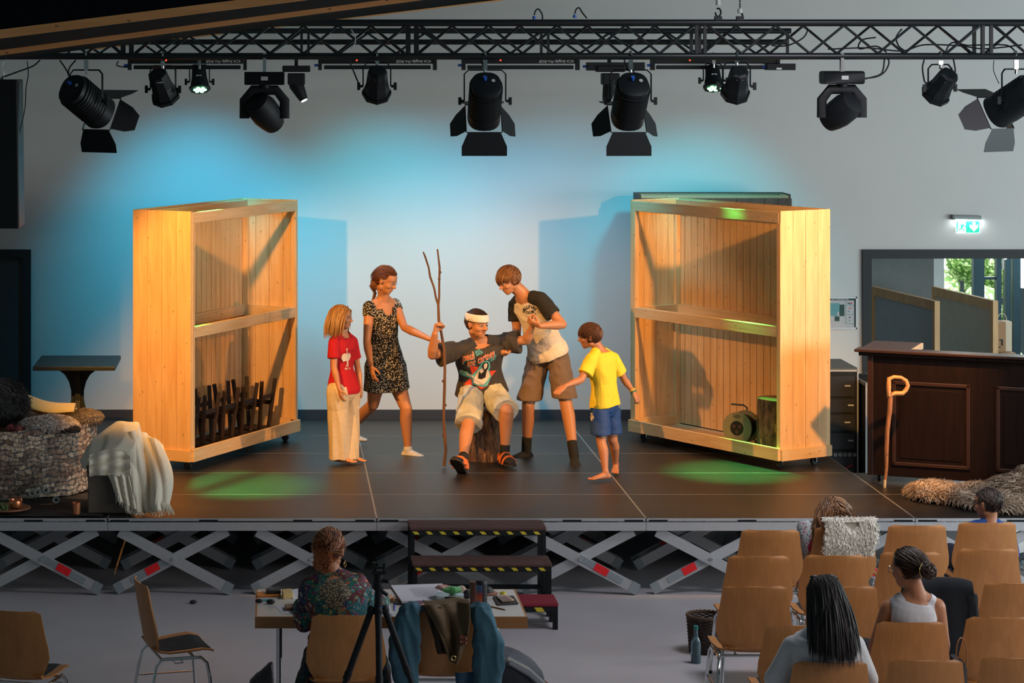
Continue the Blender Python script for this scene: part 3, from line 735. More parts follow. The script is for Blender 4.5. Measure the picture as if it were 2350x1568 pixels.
# ---- bistro table, back left
M_DT = mat('dark_table_wood', (.03, .035, .035), .45, noise_amt=.3)
ty0, ty1 = YS(842, ZS+.76), YS(816, ZS+.76)
xa, xb = (75-630)/FPX*(ty0+CYD), (264-630)/FPX*(ty0+CYD)
r = thing('pedestal_table', 'dark wooden pedestal table by the wall, behind the stone-print drum', 'table', ((xa+xb)/2, (ty0+ty1)/2, ZS))
MB().bx(xa, xb, ty0, ty1, ZS+.725, ZS+.76).build('tabletop', M_DT, r, bevel=.004)
s = MB(); cx = (xa+xb)/2+.0; cy = (ty0+ty1)/2
prof = [(.19, 0), (.19, .04), (.085, .10), (.085, .2), (.10, .26), (.075, .33), (.055, .42), (.055, .50), (.075, .58), (.11, .64), (.16, .68), (.18, .70), (.18, .725)]
poly = [(a, z) for a, z in prof]+[(-a, z) for a, z in prof[::-1]]
s.prism(poly, (cx-.0, cy-.02, ZS), V((1, 0, 0)), V((0, 0, 1)), V((0, .05, 0))); s.build('pedestal', M_DT, r, bevel=.004)
s = MB(); s.prism(poly, (cx-.02, cy, ZS), V((0, 1, 0)), V((0, 0, 1)), V((.05, 0, 0))); s.build('pedestal', M_DT, r, bevel=.004)

# ---- stone-print drum
M_STONE = None
def stone_mat():
    m, t, b = nt('stone_print_fabric'); N, L = t.nodes, t.links; b.inputs['Roughness'].default_value = .85
    tc = N.new('ShaderNodeTexCoord'); n = N.new('ShaderNodeTexNoise'); n.inputs['Scale'].default_value = 7; n.inputs['Detail'].default_value = 3
    L.new(tc.outputs['Object'], n.inputs['Vector'])
    # unroll the drum: angle, height
    sx = N.new('ShaderNodeSeparateXYZ'); L.new(tc.outputs['Object'], sx.inputs[0])
    at = N.new('ShaderNodeMath'); at.operation = 'ARCTAN2'; L.new(sx.outputs[1], at.inputs[0]); L.new(sx.outputs[0], at.inputs[1])
    cb_ = N.new('ShaderNodeCombineXYZ'); mu = N.new('ShaderNodeMath'); mu.operation = 'MULTIPLY'; mu.inputs[1].default_value = .72; L.new(at.outputs[0], mu.inputs[0])
    L.new(mu.outputs[0], cb_.inputs[0]); L.new(sx.outputs[2], cb_.inputs[1])
    ad = N.new('ShaderNodeMixRGB'); ad.inputs[0].default_value = .10; L.new(cb_.outputs[0], ad.inputs[1]); L.new(n.outputs['Color'], ad.inputs[2])
    br = N.new('ShaderNodeTexBrick'); br.inputs['Scale'].default_value = 1; br.inputs['Brick Width'].default_value = .066; br.inputs['Row Height'].default_value = .033
    br.inputs['Mortar Size'].default_value = .004; br.inputs['Mortar Smooth'].default_value = .4; br.inputs['Bias'].default_value = 0
    br.squash = 1.7; br.squash_frequency = 3; br.offset_frequency = 2
    br.inputs['Color1'].default_value = (.60, .47, .34, 1); br.inputs['Color2'].default_value = (.17, .10, .07, 1); br.inputs['Mortar'].default_value = (.055, .07, .08, 1)
    L.new(ad.outputs[0], br.inputs['Vector'])
    n2 = N.new('ShaderNodeTexNoise'); n2.inputs['Scale'].default_value = 38; n2.inputs['Detail'].default_value = 6; L.new(tc.outputs['Object'], n2.inputs['Vector'])
    mr = N.new('ShaderNodeMapRange'); mr.inputs[1].default_value = .35; mr.inputs[2].default_value = .65; mr.inputs[3].default_value = .35; mr.inputs[4].default_value = 1.35; L.new(n2.outputs['Fac'], mr.inputs[0])
    vm = N.new('ShaderNodeVectorMath'); vm.operation = 'SCALE'; L.new(br.outputs['Color'], vm.inputs[0]); L.new(mr.outputs[0], vm.inputs['Scale'])
    L.new(vm.outputs[0], b.inputs['Base Color']); return m
M_STONE = stone_mat()
DCX, DCY, DR, DH = -2.13, 1.42, .70, .535
r = thing('stone_print_drum', 'round drum covered in stone-wall print cloth, far left of the stage', 'stage prop', (DCX, DCY, ZS))
def drum(u, v):
    a = -2.9+u*5.8-PI/2; rr = DR+.008*math.sin(a*7)+.008*(1-v); z = ZS+.004+v*(DH+.008*math.sin(a*5))+.010*max(0, 1-v*2.2)*abs(math.sin(a*4.2))
    return V((DCX+rr*math.cos(a), DCY+rr*math.sin(a), z))
MB().grid(drum, 150, 10, .006).build('stone_print_cover', M_STONE, r)
MB().lathe([(.01, DH-.03), (DR-.02, DH-.03), (DR-.01, DH-.045), (.01, DH-.045)], 40, (DCX, DCY, ZS)).build('lid', mat('brown_board', (.10, .06, .035), .7), r)
top = ZS+DH-.03
# throws and furs on the drum
M_WOOLY = mat('mustard_wool', (.52, .42, .17), .95, noise_amt=.15, nscale=40, bump=.5, bscale=150, sheen=.3)
def cushion(name, label, cat, c, r3, m, n=0, ln=.04, wid=.005, mm=None, lay=.65, group=None, seed=2, amp=.12, rot=None):
    o = MB(); o.ell((0, 0, 0), r3, rot, 28, 18)
    for i, v in enumerate(o.v):
        q = noise.noise_vector(v*6+V(c)*3); o.v[i] = v*(1+amp*q.x)+V((0, 0, amp*.3*q.y*r3[2])); o.v[i] += V(c)
    t = thing(name, label, cat, (c[0], c[1], c[2]-r3[2]*.9), group)
    base = o.build('pelt' if n else 'fabric', mm or m, t)
    clampz(t, ZS+DH-.022)
    if n:
        rr = rot or Matrix.Identity(3)
        def sf(rd):
            p, nn = ellsurf((0, 0, 0), r3, -.6)(rd); q = noise.noise_vector(p*6+V(c)*3); return (rr @ p)*(1+amp*q.x)+V(c), rr @ nn
        fur('fur', sf, n, ln, m, t, lay, wid, seed)
    return t
blk = mat('black_fur', (.010, .010, .012), .9, sheen=.2)
cushion('black_fur', 'heap of black shaggy fur on the drum at the left edge', 'fur', (-2.28, 1.25, top+.17), (.30, .28, .19), blk, 2600, .07, .006, amp=.2)
y_ = thing('mustard_blanket', 'folded mustard wool blanket on the drum behind the furs', 'blanket', (-2.0, 1.66, top))
def mb_(u, v):
    x = -2.25+.64*u; zz = top+.225-.135*u**1.2+.02*math.sin(u*7); a = v*2*PI
    return V((x, 1.62+.16*math.cos(a), zz-.07*(1-.5*u)+(.075-.035*u)*math.sin(a)+.01*math.sin(v*19+u*4)))
MB().grid(mb_, 30, 36).build('fabric', M_WOOLY, y_)
tan = [mat('grey_tan_fur', (.42, .36, .32), .95), mat('white_fur', (.66, .63, .60), .95), mat('rose_tan_fur', (.48, .37, .31), .95)]
cushion('tan_white_pelt', 'cream and tan rabbit pelt hanging over the drum rim', 'fur', (-1.76, .98, top+.045), (.23, .17, .07), tan, 2600, .032, .005, mm=tan[0], seed=5)
cushion('grey_pelt', 'grey-brown pelt at the right end of the drum top', 'fur', (-1.49, 1.32, top+.05), (.13, .15, .065), [mat('grey_brown_fur', (.20, .16, .125), .95), mat('dark_grey_fur', (.11, .09, .075), .95)], 1500, .03, .005, mm=mat('grey_brown_fur', (.20, .16, .125), .95), seed=6)
cushion('black_pelt', 'small black pelt patch under the cream pelt on the drum', 'fur', (-1.62, .90, top+.02), (.11, .07, .035), blk, 500, .02, .005, seed=8)
for i, (px, py, R_, col, lb) in enumerate([(25, 973, .030, 'red', 'dusty red pompom, leftmost on the drum rim'), (52, 970, .030, 'red', 'dusty red pompom behind the white one'), (44, 981, .030, 'red', 'dusty red pompom, lowest at the front of the drum rim'), (69, 974, .030, 'white', 'cream white pompom on the drum rim'), (82, 970, .030, 'red', 'dusty red pompom right of the white one')]):
    c = W(px, py, .86 if i in (2, 3) else .93); c.z = top+.028 if i == 1 else top+.022+(.012 if i == 4 else 0)
    mm = mat('pompom_'+col, (.42, .13, .12) if col == 'red' else (.72, .66, .56), .95)
    t = thing('pompom', lb, 'pompom', (c.x, c.y, c.z-R_), 'pompoms')
    MB().ell(c, R_*.8, nu=12, nv=8).build('core', mm, t); fur('wool_tuft', ellsurf(c, (R_*.75,)*3), 350, R_*.5, mm, t, .15, .002, 11+i, seg=1)

# black cloth and small things in front of the drum
def cl(u, v):
    x = -3.0+1.72*u; y = .03+.72*v; return V((x, y, ZS+.010+.008*noise.noise(V((x*6, y*6, 0)))+.002))
tag(MB().grid(cl, 50, 24, .004).build('black_cloth', mat('black_cloth', (.010, .012, .014), .95), None, off=(-2.1, .4, ZS)), 'black cloth spread on the stage in front of the drum', 'cloth')
M_COP = mat('copper', (.70, .27, .12), .32, .85)
def on(px, py, h=.0): p = G(px, py, ZS+.022); p.z += h; return p
p = on(18, 1172); r = thing('wooden_tray', 'round brown wooden tray at the bottom left of the stage', 'tray', p); MB().lathe([(.005, .0), (.13, .0), (.165, .018), (.172, .02), (.168, .028), (.12, .012), (.005, .012)], 36, p).build('dish', wood('tray_wood', (.32, .14, .06), (.22, .09, .04), .5, knots=False), r)
q = p+V((.055, .02, .0125)); r = thing('copper_pot', 'small copper-brown pot standing on the round tray', 'pot', q); MB().lathe([(.03, 0), (.048, .012), (.052, .04), (.046, .06), (.05, .066), (.045, .066), (.03, .03), (.005, .03)], 24, q).build('bowl', M_COP, r); MB().tube([q+V((.05*math.cos(t), 0, .06+.03*math.sin(t))) for t in [k*PI/8 for k in range(9)]], .003, 6).build('handle', M_COP, r)
p = on(175, 1180); r = thing('copper_cup', 'shiny copper cup standing on the black cloth', 'cup', p); MB().lathe([(.005, 0), (.028, 0), (.031, .01), (.033, .085), (.031, .085), (.028, .012), (.005, .012)], 24, p).build('cup_body', M_COP, r)
gl_ = mat('herb_leaf', (.10, .16, .05), .7)
p = on(4, 1176); r = thing('herb_bunch', 'bunch of green and yellow herbs beside the copper pot', 'plant', p)
m = MB(); rd = random.Random(4)
for i in range(60):
    a = rd.uniform(0, 6.28); t = p+V((rd.uniform(-.04, .04), rd.uniform(-.03, .03), .01)); m.tube([t, t+V((.02*math.cos(a), .02*math.sin(a), rd.uniform(.02, .07)))], [.006, .001], 4)
m.build('leaves', gl_, r)
for i, (px, py, hh, lb) in enumerate([(74, 1130, .02, 'small white flower, leftmost before the drum'), (86, 1130, .03, 'half-open white flower second from the left'), (105, 1127, .035, 'open white ring-shaped flower before the drum'), (129, 1142, .01, 'white ring-shaped flower nearest the copper cup')]):
    p = on(px, py+18, 0); c = p+V((0, 0, .03+hh)); r = thing('white_flower', lb, 'flower', p, 'white flowers')
    MB().tube([p+V((.02, .02, 0)), c], .003, 5).build('stem', gl_, r)
    m = MB(); u, v, w = basis((.1, -1, .35))
    for k in range(12): t = k*PI/6; m.ell(c+u*(.021*math.cos(t))+v*(.021*math.sin(t)), (.009, .006, .009), nu=8, nv=6)
    m.build('petals', mat('white_petal', (.62, .66, .64), .8), r); MB().ell(c-w*.002, .008, nu=8, nv=6).build('flower_centre', mat('dark_centre', (.05, .05, .03), .8), r)
for px, py, lb in ((108, 1160, 'small wooden spoon head lying below the flowers'), (150, 1130, 'thin wooden stick lying at the foot of the drum')):
    p = on(px, py); r = thing('wooden_utensil', lb, 'utensil', p); MB().tube([p+V((-.06, 0, .006)), p+V((-.02, 0, .006)), p+V((.03, .01, .006)), p+V((.05, .012, .006))], [.004, .005, .012, .006], 8, flat=.6).build('carved_wood', wood('olive_wood', (.38, .2, .09), (.28, .13, .05), .5, knots=False), r)

# ---- grey box and cream fringed throw
bl, br_ = on(203, 1184), on(330, 1184)
bx0, bx1 = (203-630)/FPX*18.5, (300-630)/FPX*18.5
r = thing('cardboard_box', 'grey-brown box under the cream fringed throw', 'box', ((bx0+bx1)/2, .3, ZS+.014))
BZ = ZS+.37
MB().bx(bx0, bx1+.02, .13, .5, ZS+.014, BZ).build('box_body', mat('grey_board', (.115, .10, .08), .85, bump=.15), r, bevel=.008)
m = MB(); m.beam((bx0, .13, BZ), (bx0-.03, .13+.0, BZ-.17), .01, .20, (0, 1, 0)); 
MB().prism([(0, 0), (.37, 0), (.37, -.16), (0, -.2)], (bx0-.004, .13, BZ), V((0, 1, 0)), V((-.08, 0, 1)), V((-.006, 0, 0))).build('box_flap', mat('grey_board', (.115, .10, .08), .85), r)
M_CREAM = mat('cream_wool', (.80, .75, .60), .95, noise_amt=.08, nscale=50, bump=.5, bscale=300, sheen=.3)
r = thing('cream_throw', 'cream wool throw with fringe draped over the grey box', 'blanket', (bx1, .2, ZS+.02))
d_ = 18.3+.2
def TW(px, py, y): return W(px, py, y)
def folds(x, y, amp, f): return amp*(math.sin(x*f)+.5*math.sin(x*f*2.3+1.3)+.3*math.sin(y*f*.7+x*3))
def main(u, v):     # big fall of cloth at the right: top arch to the floor
    # v along the fall, u across
    top_ = [(262, 985), (300, 982), (345, 1010), (372, 1040)]; 
    xs = 262+(372-262)*u; yt = 1006-30*math.sin(min(1, u*1.25)*PI*.55)+46*u*u
    xb = 292+(392-292)*u; yb = 1183-14*u
    w = v; bulge = math.sin(PI*min(1, v*1.1))
    px = xs*(1-w**1.3)+xb*w**1.3+18*bulge*u; py = yt*(1-w)+yb*w
    Y = .30-.22*math.sin(w*PI*.5)+.035*math.sin(u*13+w*2.2)+.02*math.sin(u*29-w*3)+.10*(1-u)*(w-.5)
    p = TW(px, py, Y); p.z = max(p.z, ZS+.02); return p
fuse_o = MB().grid(main, 60, 50, .014).build('cloth_fall', M_CREAM, r)
def hood(u, v):     # rolled loop lying over the top of the box
    a = u*2*PI; t = v
    pts = [(202, 1030), (225, 1003), (262, 983), (295, 985), (305, 1010), (312, 1040)]
    k = t*(len(pts)-1.001); i = int(k); f = k-i
    cx_ = pts[i][0]*(1-f)+pts[i+1][0]*f; cy_ = pts[i][1]*(1-f)+pts[i+1][1]*f+20
    rad = (.075+.035*math.sin(t*PI))*(1+.12*math.sin(a*3+t*9)+.06*math.sin(a*7-t*5))
    c = TW(cx_, cy_, .28-.02*t); return c+V((math.cos(a)*rad*.75, math.sin(a)*.12-.02, math.sin(a+.6)*rad*.9))
MB().grid(hood, 40, 40).build('cloth_roll', M_CREAM, r)
def lap(u, v):      # flat part hanging on the front of the box
    px = 204+(300-204)*u; py = 1045+(1092-1045)*v-10*math.sin(u*PI)*(1-v)
    Y = .085-.02*math.sin(v*PI)+.02*math.sin(v*14+u*5)+.01*math.sin(u*17); return TW(px, py, Y)
MB().grid(lap, 30, 30, .01).build('cloth_lap', M_CREAM, r)
def lap2(u, v):
    px = 247+u*48+v*26*(1-u*.3); py = 1088+v*(62+20*u); Y = .07+.015*math.sin(u*16+v*3)-.01*v; return TW(px, py, Y)
MB().grid(lap2, 24, 20, .006).build('cloth_corner', M_CREAM, r)
fr = MB(); rd = random.Random(9)
for i in range(26):
    u = i/25; p = main(u, 1)+V((0, -.015, .015)); p2 = p+V((rd.uniform(-.012, .03)+.01, rd.uniform(-.05, -.02), 0)); p2.z = ZS+.018; fr.tube([p, (p+p2)/2+V((.006, -.004, .008)), p2+V((.004, 0, 0)), p2+V((rd.uniform(-.01, .02), -.012, 0))], [.004, .0032, .003, .0015], 5)
for i in range(14):
    u = i/13; p = lap2(u*.75, .95 if u > .5 else .7+u*.4)+V((0, -.006, 0)); fr.tube([p, p+V((rd.uniform(-.005, .008), -.004, -.035)), p+V((rd.uniform(-.01, .016), -.002, -.068))], [.0035, .003, .0012], 5)
for i in range(10):
    p = TW(372+i*2.1, 1150+i*.9, .09); p.y -= .02; fr.tube([p, p+V((.008, -.01, -.03)), p+V((rd.uniform(0, .016), -.012, -.07))], [.0035, .003, .0012], 5)
fr.build('fringe', M_CREAM, r)

# ---- log seats, cable reel, upturned stools, forked stick
M_BARK = None
def bark():
    m, t, b = nt('tree_bark'); N, L = t.nodes, t.links; b.inputs['Roughness'].default_value = .9
    tc = N.new('ShaderNodeTexCoord'); mp = N.new('ShaderNodeMapping'); mp.inputs['Scale'].default_value = (34, 34, 9); L.new(tc.outputs['Object'], mp.inputs[0])
    n = N.new('ShaderNodeTexNoise'); n.inputs['Scale'].default_value = 1; n.inputs['Detail'].default_value = 8; n.inputs['Roughness'].default_value = .7; L.new(mp.outputs[0], n.inputs['Vector'])
    cr = N.new('ShaderNodeValToRGB'); e = cr.color_ramp.elements; e[0].position = .36; e[0].color = (.025, .014, .01, 1); e[1].position = .66; e[1].color = (.30, .16, .085, 1)
    L.new(n.outputs['Fac'], cr.inputs[0]); L.new(cr.outputs[0], b.inputs['Base Color'])
    bp = N.new('ShaderNodeBump'); bp.inputs['Strength'].default_value = 1; bp.inputs['Distance'].default_value = .02; L.new(n.outputs['Fac'], bp.inputs['Height']); L.new(bp.outputs[0], b.inputs['Normal'])
    return m
M_BARK = bark()
M_CUT = wood('cut_wood', (.50, .25, .10), (.36, .16, .06), .7, knots=False)
def stump(label, c, r0, r1, h, seed):
    t = thing('tree_stump', label, 'log', c)
    def f(u, v):
        a = u*2*PI; rr = (r0+(r1-r0)*v)*(1+.05*noise.noise(V((math.cos(a)*2, math.sin(a)*2, seed)))+.035*noise.noise(V((math.cos(a)*9, math.sin(a)*9, v*4+seed))))
        return V((c[0]+rr*math.cos(a), c[1]+rr*math.sin(a), c[2]+h*v))
    MB().grid(f, 72, 14).build('bark', M_BARK, t)
    k = MB(); k.loft([(V(c)+V((0, 0, z)), V((1, 0, 0)), V((0, 1, 0)), rr*.985, rr*.985) for z, rr in ((.002, r0), (h*.5, (r0+r1)/2), (h-.002, r1))], 40)
    k.build('cut_wood', M_CUT, t)
    return t
STC = G(1108, 1047); STC.y += .0
stump('brown log stump the seated man sits on', (STC.x, 2.70, ZS), .175, .15, .43, 1)
# inside the right cabinet (its floor is at .585 + .107)
CF = ZS+.109
Rr = Matrix.Rotation(angR, 3, 'Z')
def inR(a, b_, z=0): return V((3.185, 3.75, CF+z))+Rr @ V((a, b_, 0))
p = inR(1.66, .25); stump('dark log stump inside the right cabinet beside the reel', tuple(p), .20, .19, .44, 5)
p = inR(1.27, .17); r = thing('cable_reel', 'olive-grey cable reel standing in the right cabinet', 'cable reel', p)
ax = Matrix.Rotation(R(-38), 3, 'Z') @ V((0, 1, 0)); u = V((0, 0, 1)); v_ = ax.cross(u)
M_OL = mat('olive_plastic', (.20, .18, .11), .45)
c = p+V((0, 0, .155))
for s_ in (-.075, .075):
    m = MB(); e = c+ax*s_; sg = 1 if s_ > 0 else -1
    m.loft([(e, u, v_, .135, .135), (e+ax*.012*sg, u, v_, .135, .135), (e+ax*.012*sg, u, v_, .06, .06), (e, u, v_, .06, .06)], 36, cap=False, close=True); m.build('reel_flange', M_OL, r)
m = MB(); m.cyl(c-ax*.068, c+ax*.068, .10, n=28); m.build('wound_cable', M_BLACKP, r)
m = MB(); m.cyl(c-ax*.088, c-ax*.078, .062, n=24); m.build('socket_plate', M_BLACKP, r)
for k in range(3):
    t = k*2.1+.5; q = c-ax*.09+u*(.03*math.sin(t))+v_*(.03*math.cos(t)); MB().cyl(q, q+ax*.006, .016, n=14).build('socket', mat('dark_socket', (.06, .02, .02), .5), r)
m = MB(); m.tube([c+ax*.10-V((0, 0, .15))+v_*.09, c+ax*.10+V((0, 0, .06)), c+ax*.10+V((0, 0, .155)), c+ax*.09+V((0, 0, .175))-v_*.03, c+ax*.06+V((0, 0, .178))-v_*.13], .008, 8); m.build('carry_handle', mat('grey_steel', (.12, .13, .13), .4, .5), r)
m = MB(); put_text(m, 'H05', .04, c-ax*.0885+V((0, 0, .098)), -v_ if v_.x < 0 else v_, u, shear=0); m.build('printed_mark', M_BLACKP, r)
# stools in the left cabinet
Rl = Matrix.Rotation(angL, 3, 'Z')
M_ST = mat('dark_stool_wood', (.018, .007, .004), .5, noise_amt=.3)
for k, a0 in enumerate((.115, .46, .80, 1.14, 1.48)):
    o = V((-.69, 2.05, CF))+Rl @ V((a0+.10, .26, 0)); lb = 'dark wooden stool upturned in the left cabinet, ' + ['nearest the side panel', 'second from the side panel', 'middle of five', 'second from the right end', 'at the right end'][k]
    r = thing('wooden_stool', lb, 'stool', o, 'upturned stools')
    P = lambda a, b_, z: o+Rl @ V((a, b_, 0))+V((0, 0, z))
    MB().box(P(0, 0, .018), (.27, .30, .034), Rl).build('seat', M_ST, r, bevel=.006)
    L4 = {}
    for i in (-1, 1):
        for j in (-1, 1):
            a, b_ = P(i*.085, j*.10, .036), P(i*.125, j*.145, .46); L4[i, j] = (a, b_)
            MB().beam(a, b_, .036, .036, (0, 1, 0)).build('leg', M_ST, r, bevel=.003)
    for f_, zz in ((.62, 0),):
        g = lambda i, j, f_: L4[i, j][0]*(1-f_)+L4[i, j][1]*f_
        for (i, j), (i2, j2) in (((-1, -1), (1, -1)), ((-1, 1), (1, 1))): MB().beam(g(i, j, .65), g(i2, j2, .65), .02, .036).build('stretcher', M_ST, r)
        for (i, j), (i2, j2) in (((-1, -1), (-1, 1)), ((1, -1), (1, 1))): MB().beam(g(i, j, .5), g(i2, j2, .5), .02, .036).build('stretcher', M_ST, r)
# forked stick held by the seated man
M_STICK = wood('bark_stick', (.20, .10, .05), (.12, .055, .028), .8, knots=True)
r = thing('forked_stick', 'tall forked branch staff held by the seated man', 'stick', W(1020, 1071, 2.2))
SY = 2.25
pts = [(1019, 1070, SY), (1023, 1035, SY), (1021, 1005, SY), (1018, 960, SY+.01), (1020, 900, SY+.02), (1021, 850, SY+.03), (1019, 800, SY+.05), (1013, 765, SY+.06), (1007, 735, SY+.07), (1006, 700, SY+.07), (1008, 680, SY+.07), (1008, 650, SY+.07), (1009, 615, SY+.07), (1006, 590, SY+.07), (1004, 572, SY+.07)]
m = MB(); m.tube([W(*p) for p in pts], [.014, .012, .0135, .012, .0125, .011, .0125, .0115, .012, .011, .009, .0085, .009, .007, .0065], 8)
for px, py in ((1018, 1000), (1022, 930), (1017, 875), (1008, 640), (1010, 625)): m.ell(W(px, py, SY+.03), .012, nu=8, nv=6)
m.build('shaft', M_STICK, r)
MB().tube([W(1006, 700, SY+.07), W(1001, 686, SY+.07), W(996, 660, SY+.06), W(987, 635, SY+.05), (W(984, 615, SY+.05)), W(976, 590, SY+.05), W(971, 578, SY+.05)], [.010, .009, .0085, .009, .0075, .008, .0055], 8).build('side_branch', M_STICK, r)

# ---- right: rack, bar counter, cane, sheepskin
k = (3.3+CYD)/FPX
r = thing('equipment_rack', 'black equipment flight-case rack behind the stage, right of the cabinet', 'rack', ((1905-630)*k+.1, 3.5, 0))
x0, x1 = (1880-630)*k, (1968-630)*k; zt = CZ-(845-130)*k
m = MB(); m.bx(x0, x1, 3.3, 3.95, .02, zt-.02); m.build('case', M_BLACKP, r)
m = MB(); m.bx(x0-.003, x1+.003, 3.295, 3.96, zt-.02, zt); m.build('case_lid', mat('dark_grey_lid', (.06, .075, .08), .5), r)
m = MB(); m.bx(x1-.006, x1+.006, 3.29, 3.302, .02, zt); m.bx(x0, x1, 3.29, 3.302, zt-.03, zt-.014); m.bx(x0, x1, 3.29, 3.302, .32, .335)
m.build('edge_profile', M_ALU, r)
for i, (za, zb) in enumerate(((.36, .56), (.57, .72), (.73, .88), (.89, 1.02), (1.03, 1.22))):
    f = MB(); f.bx(x0+.02, x1-.03, 3.291, 3.30, za, zb-.012); fo = f.build('rack_unit', mat('rack_face', (.02, .022, .025), .4), r)
    for j in range(1 if i else 5):
        xx = x0+.1+(.042*j if i == 0 else .12+.03*(i % 2)); h_ = MB()
        if i: h_.bx(xx, xx+.05, 3.284, 3.291, (za+zb)/2-.006, (za+zb)/2+.006)
        else: h_.lathe([(.008, 0), (.014, .0), (.014, .004), (.008, .004)], 12, (xx+.04, 3.291, .52), Matrix.Rotation(PI/2, 3, 'X'), cap=False)
        h_.build('handle' if i else 'jack_socket', M_GREY, fo)
MB().tube([(x0+.12, 3.28, .36), (x0+.19, 3.27, .375), (x0+.25, 3.27, .42), (x0+.29, 3.28, .43)], .005, 6).build('red_cable', mat('red_cable', (.7, .03, .02), .5), r)
r = thing('flight_case', 'narrow black flight case with metal edges right of the rack', 'case', (x1+.12, 3.2, 0))
m = MB(); m.bx(x1+.03, x1+.17, 3.1, 3.7, .02, zt-.10); m.build('case', M_BLACKP, r); m = MB(); m.bx(x1+.02, x1+.18, 3.09, 3.71, zt-.13, zt-.10); m.bx(x1+.02, x1+.035, 3.09, 3.10, .02, zt-.1); m.bx(x1+.155, x1+.18, 3.09, 3.10, .02, zt-.1); m.build('edge_profile', M_ALU, r)
MB().bx(x1+.08, x1+.12, 3.085, 3.10, zt-.36, zt-.24).build('latch', mat('blue_grey_latch', (.2, .35, .45), .4, .5), r)

# bar counter
A = V((4.80, 1.62, ZS)); B = V((6.30, .95, ZS)); e = (B-A).normalized(); nb = V((e.y, -e.x, 0)); 
if nb.y > 0: nb = -nb
Re = Matrix((e, -nb, V((0, 0, 1)))).transposed()
M_BAR = wood('dark_oak_counter', (.014, .006, .0045), (.008, .004, .003), .55, axis=2, grain=12, knots=False)
M_BAR.node_tree.nodes['Principled BSDF'].inputs['Specular IOR Level'].default_value = .15
M_BARM = mat('counter_moulding', (.035, .014, .009), .4)
r = thing('bar_counter', 'large dark wooden panelled bar counter at the right of the stage', 'counter', A)
LB_ = 2.06; Hc = 1.045
def BP(a, n, z): return A+e*a+nb*n+V((0, 0, z))
def bbox(name, a0, a1, n0, n1, z0, z1, m, par=r, bev=.004):
    return MB().box(BP((a0+a1)/2, (n0+n1)/2, (z0+z1)/2), (a1-a0, abs(n1-n0), z1-z0), Re).build(name, m, par, bevel=bev)
bbox('front_panel', 0, LB_, -.03, 0, .05, Hc, M_BAR)
bbox('side_panel', 0, .03, -.55, -.03, .05, Hc, M_BAR)
bbox('corner_post', -.005, .04, -.03, .012, .05, Hc, M_BARM)
bbox('counter_top', -.10, LB_+.06, -.12, .07, Hc, Hc+.022, M_BARM)
bbox('top_moulding', -.07, LB_+.04, -.03, .045, Hc-.03, Hc, M_BAR)
bbox('counter_top', -.07, .32, -.62, -.12, Hc, Hc+.022, M_BARM)
bbox('raw_edge', .32, .335, -.62, -.12, Hc-.03, Hc+.02, wood('raw_spruce', (.62, .48, .30), (.5, .37, .22), .6, knots=False))
for (a0, a1, zt_) in ((.19, .80, .82), (1.00, 1.98, .82)):
    for q in ((a0, a1, zt_-.03, zt_), (a0, a1, .14, .17), (a0, a0+.03, .14, zt_), (a1-.03, a1, .14, zt_)): bbox('panel_moulding', q[0], q[1], 0, .014, q[2], q[3], M_BARM, bev=.005)
    bbox('raised_panel', a0+.06, a1-.06, 0, .006, .20, zt_-.06, M_BAR)
for a_ in (.08, LB_-.1): q = BP(a_, -.06, .028); MB().cyl(q-e*.012, q+e*.012, .028, n=16).build('caster', M_BLACKP, r)
# cane
M_CANE = wood('carved_cane', (.45, .19, .07), (.22, .08, .03), .55, axis=2, grain=20, knotcol=(.03, .015, .01))
q0, q1 = W(2030, 1119, YS(1119)), W(2043, 900, 1.28); r = thing('walking_cane', 'carved wooden cane with D-shaped handle leaning on the bar counter', 'cane', q0)
dv = q1-q0; MB().tube([q0+dv*t+V((.006*math.sin(t*9), 0, 0)) for t in (0, .2, .4, .6, .8, 1)], [.010, .014, .017, .018, .019, .021], 10).build('shaft', M_CANE, r)
MB().tube([q0-dv.normalized()*.0, q0+dv*.08], [.011, .013], 10).build('pale_tip', mat('pale_tip', (.65, .5, .3), .5), r)
ex = V((1, 0, 0)); hz = V((0, 0, 1)); o_ = q1+V((0, 0, -.01))
ring = [(-.012, -.02), (-.012, .05), (-.010, .115), (.03, .13), (.085, .125), (.125, .10), (.14, .06), (.125, .025), (.10, .0), (.04, .0)]
MB().tube([o_+ex*a+hz*c_ for a, c_ in ring], [.022, .022, .02, .017, .017, .019, .019, .019, .02, .021], 10, close=True, flat=.9).build('handle', mat('orange_wood', (.62, .27, .09), .45, noise_amt=.25, nscale=20), r)
# sheepskin
tanf = [mat('sheep_tan', (.40, .29, .19), .95), mat('sheep_light', (.62, .52, .42), .95), mat('sheep_brown', (.20, .13, .085), .95)]
blobs = [((5.12, .82, ZS+.04), (.19, .26, .07)), ((5.42, .55, ZS+.05), (.26, .32, .09)), ((5.72, .55, ZS+.08), (.28, .34, .13)), ((5.95, .72, ZS+.10), (.26, .30, .17)), ((5.55, .30, ZS+.04), (.22, .18, .07)), ((5.95, .28, ZS+.06), (.28, .22, .09)), ((6.2, .5, ZS+.08), (.25, .3, .12))]
r = thing('sheepskin', 'large shaggy tan sheepskin heaped before the bar counter', 'fur', (5.6, .5, ZS))
m = MB()
for c_, r_ in blobs: m.ell(c_, r_, nu=20, nv=10)
m.build('hide', tanf[2], r)
fur('wool', multi([ellsurf(c_, r_, .02) for c_, r_ in blobs]), 17000, .075, tanf, r, .62, .0048, 21, curl=.005)
clampz(r, ZS+.006)

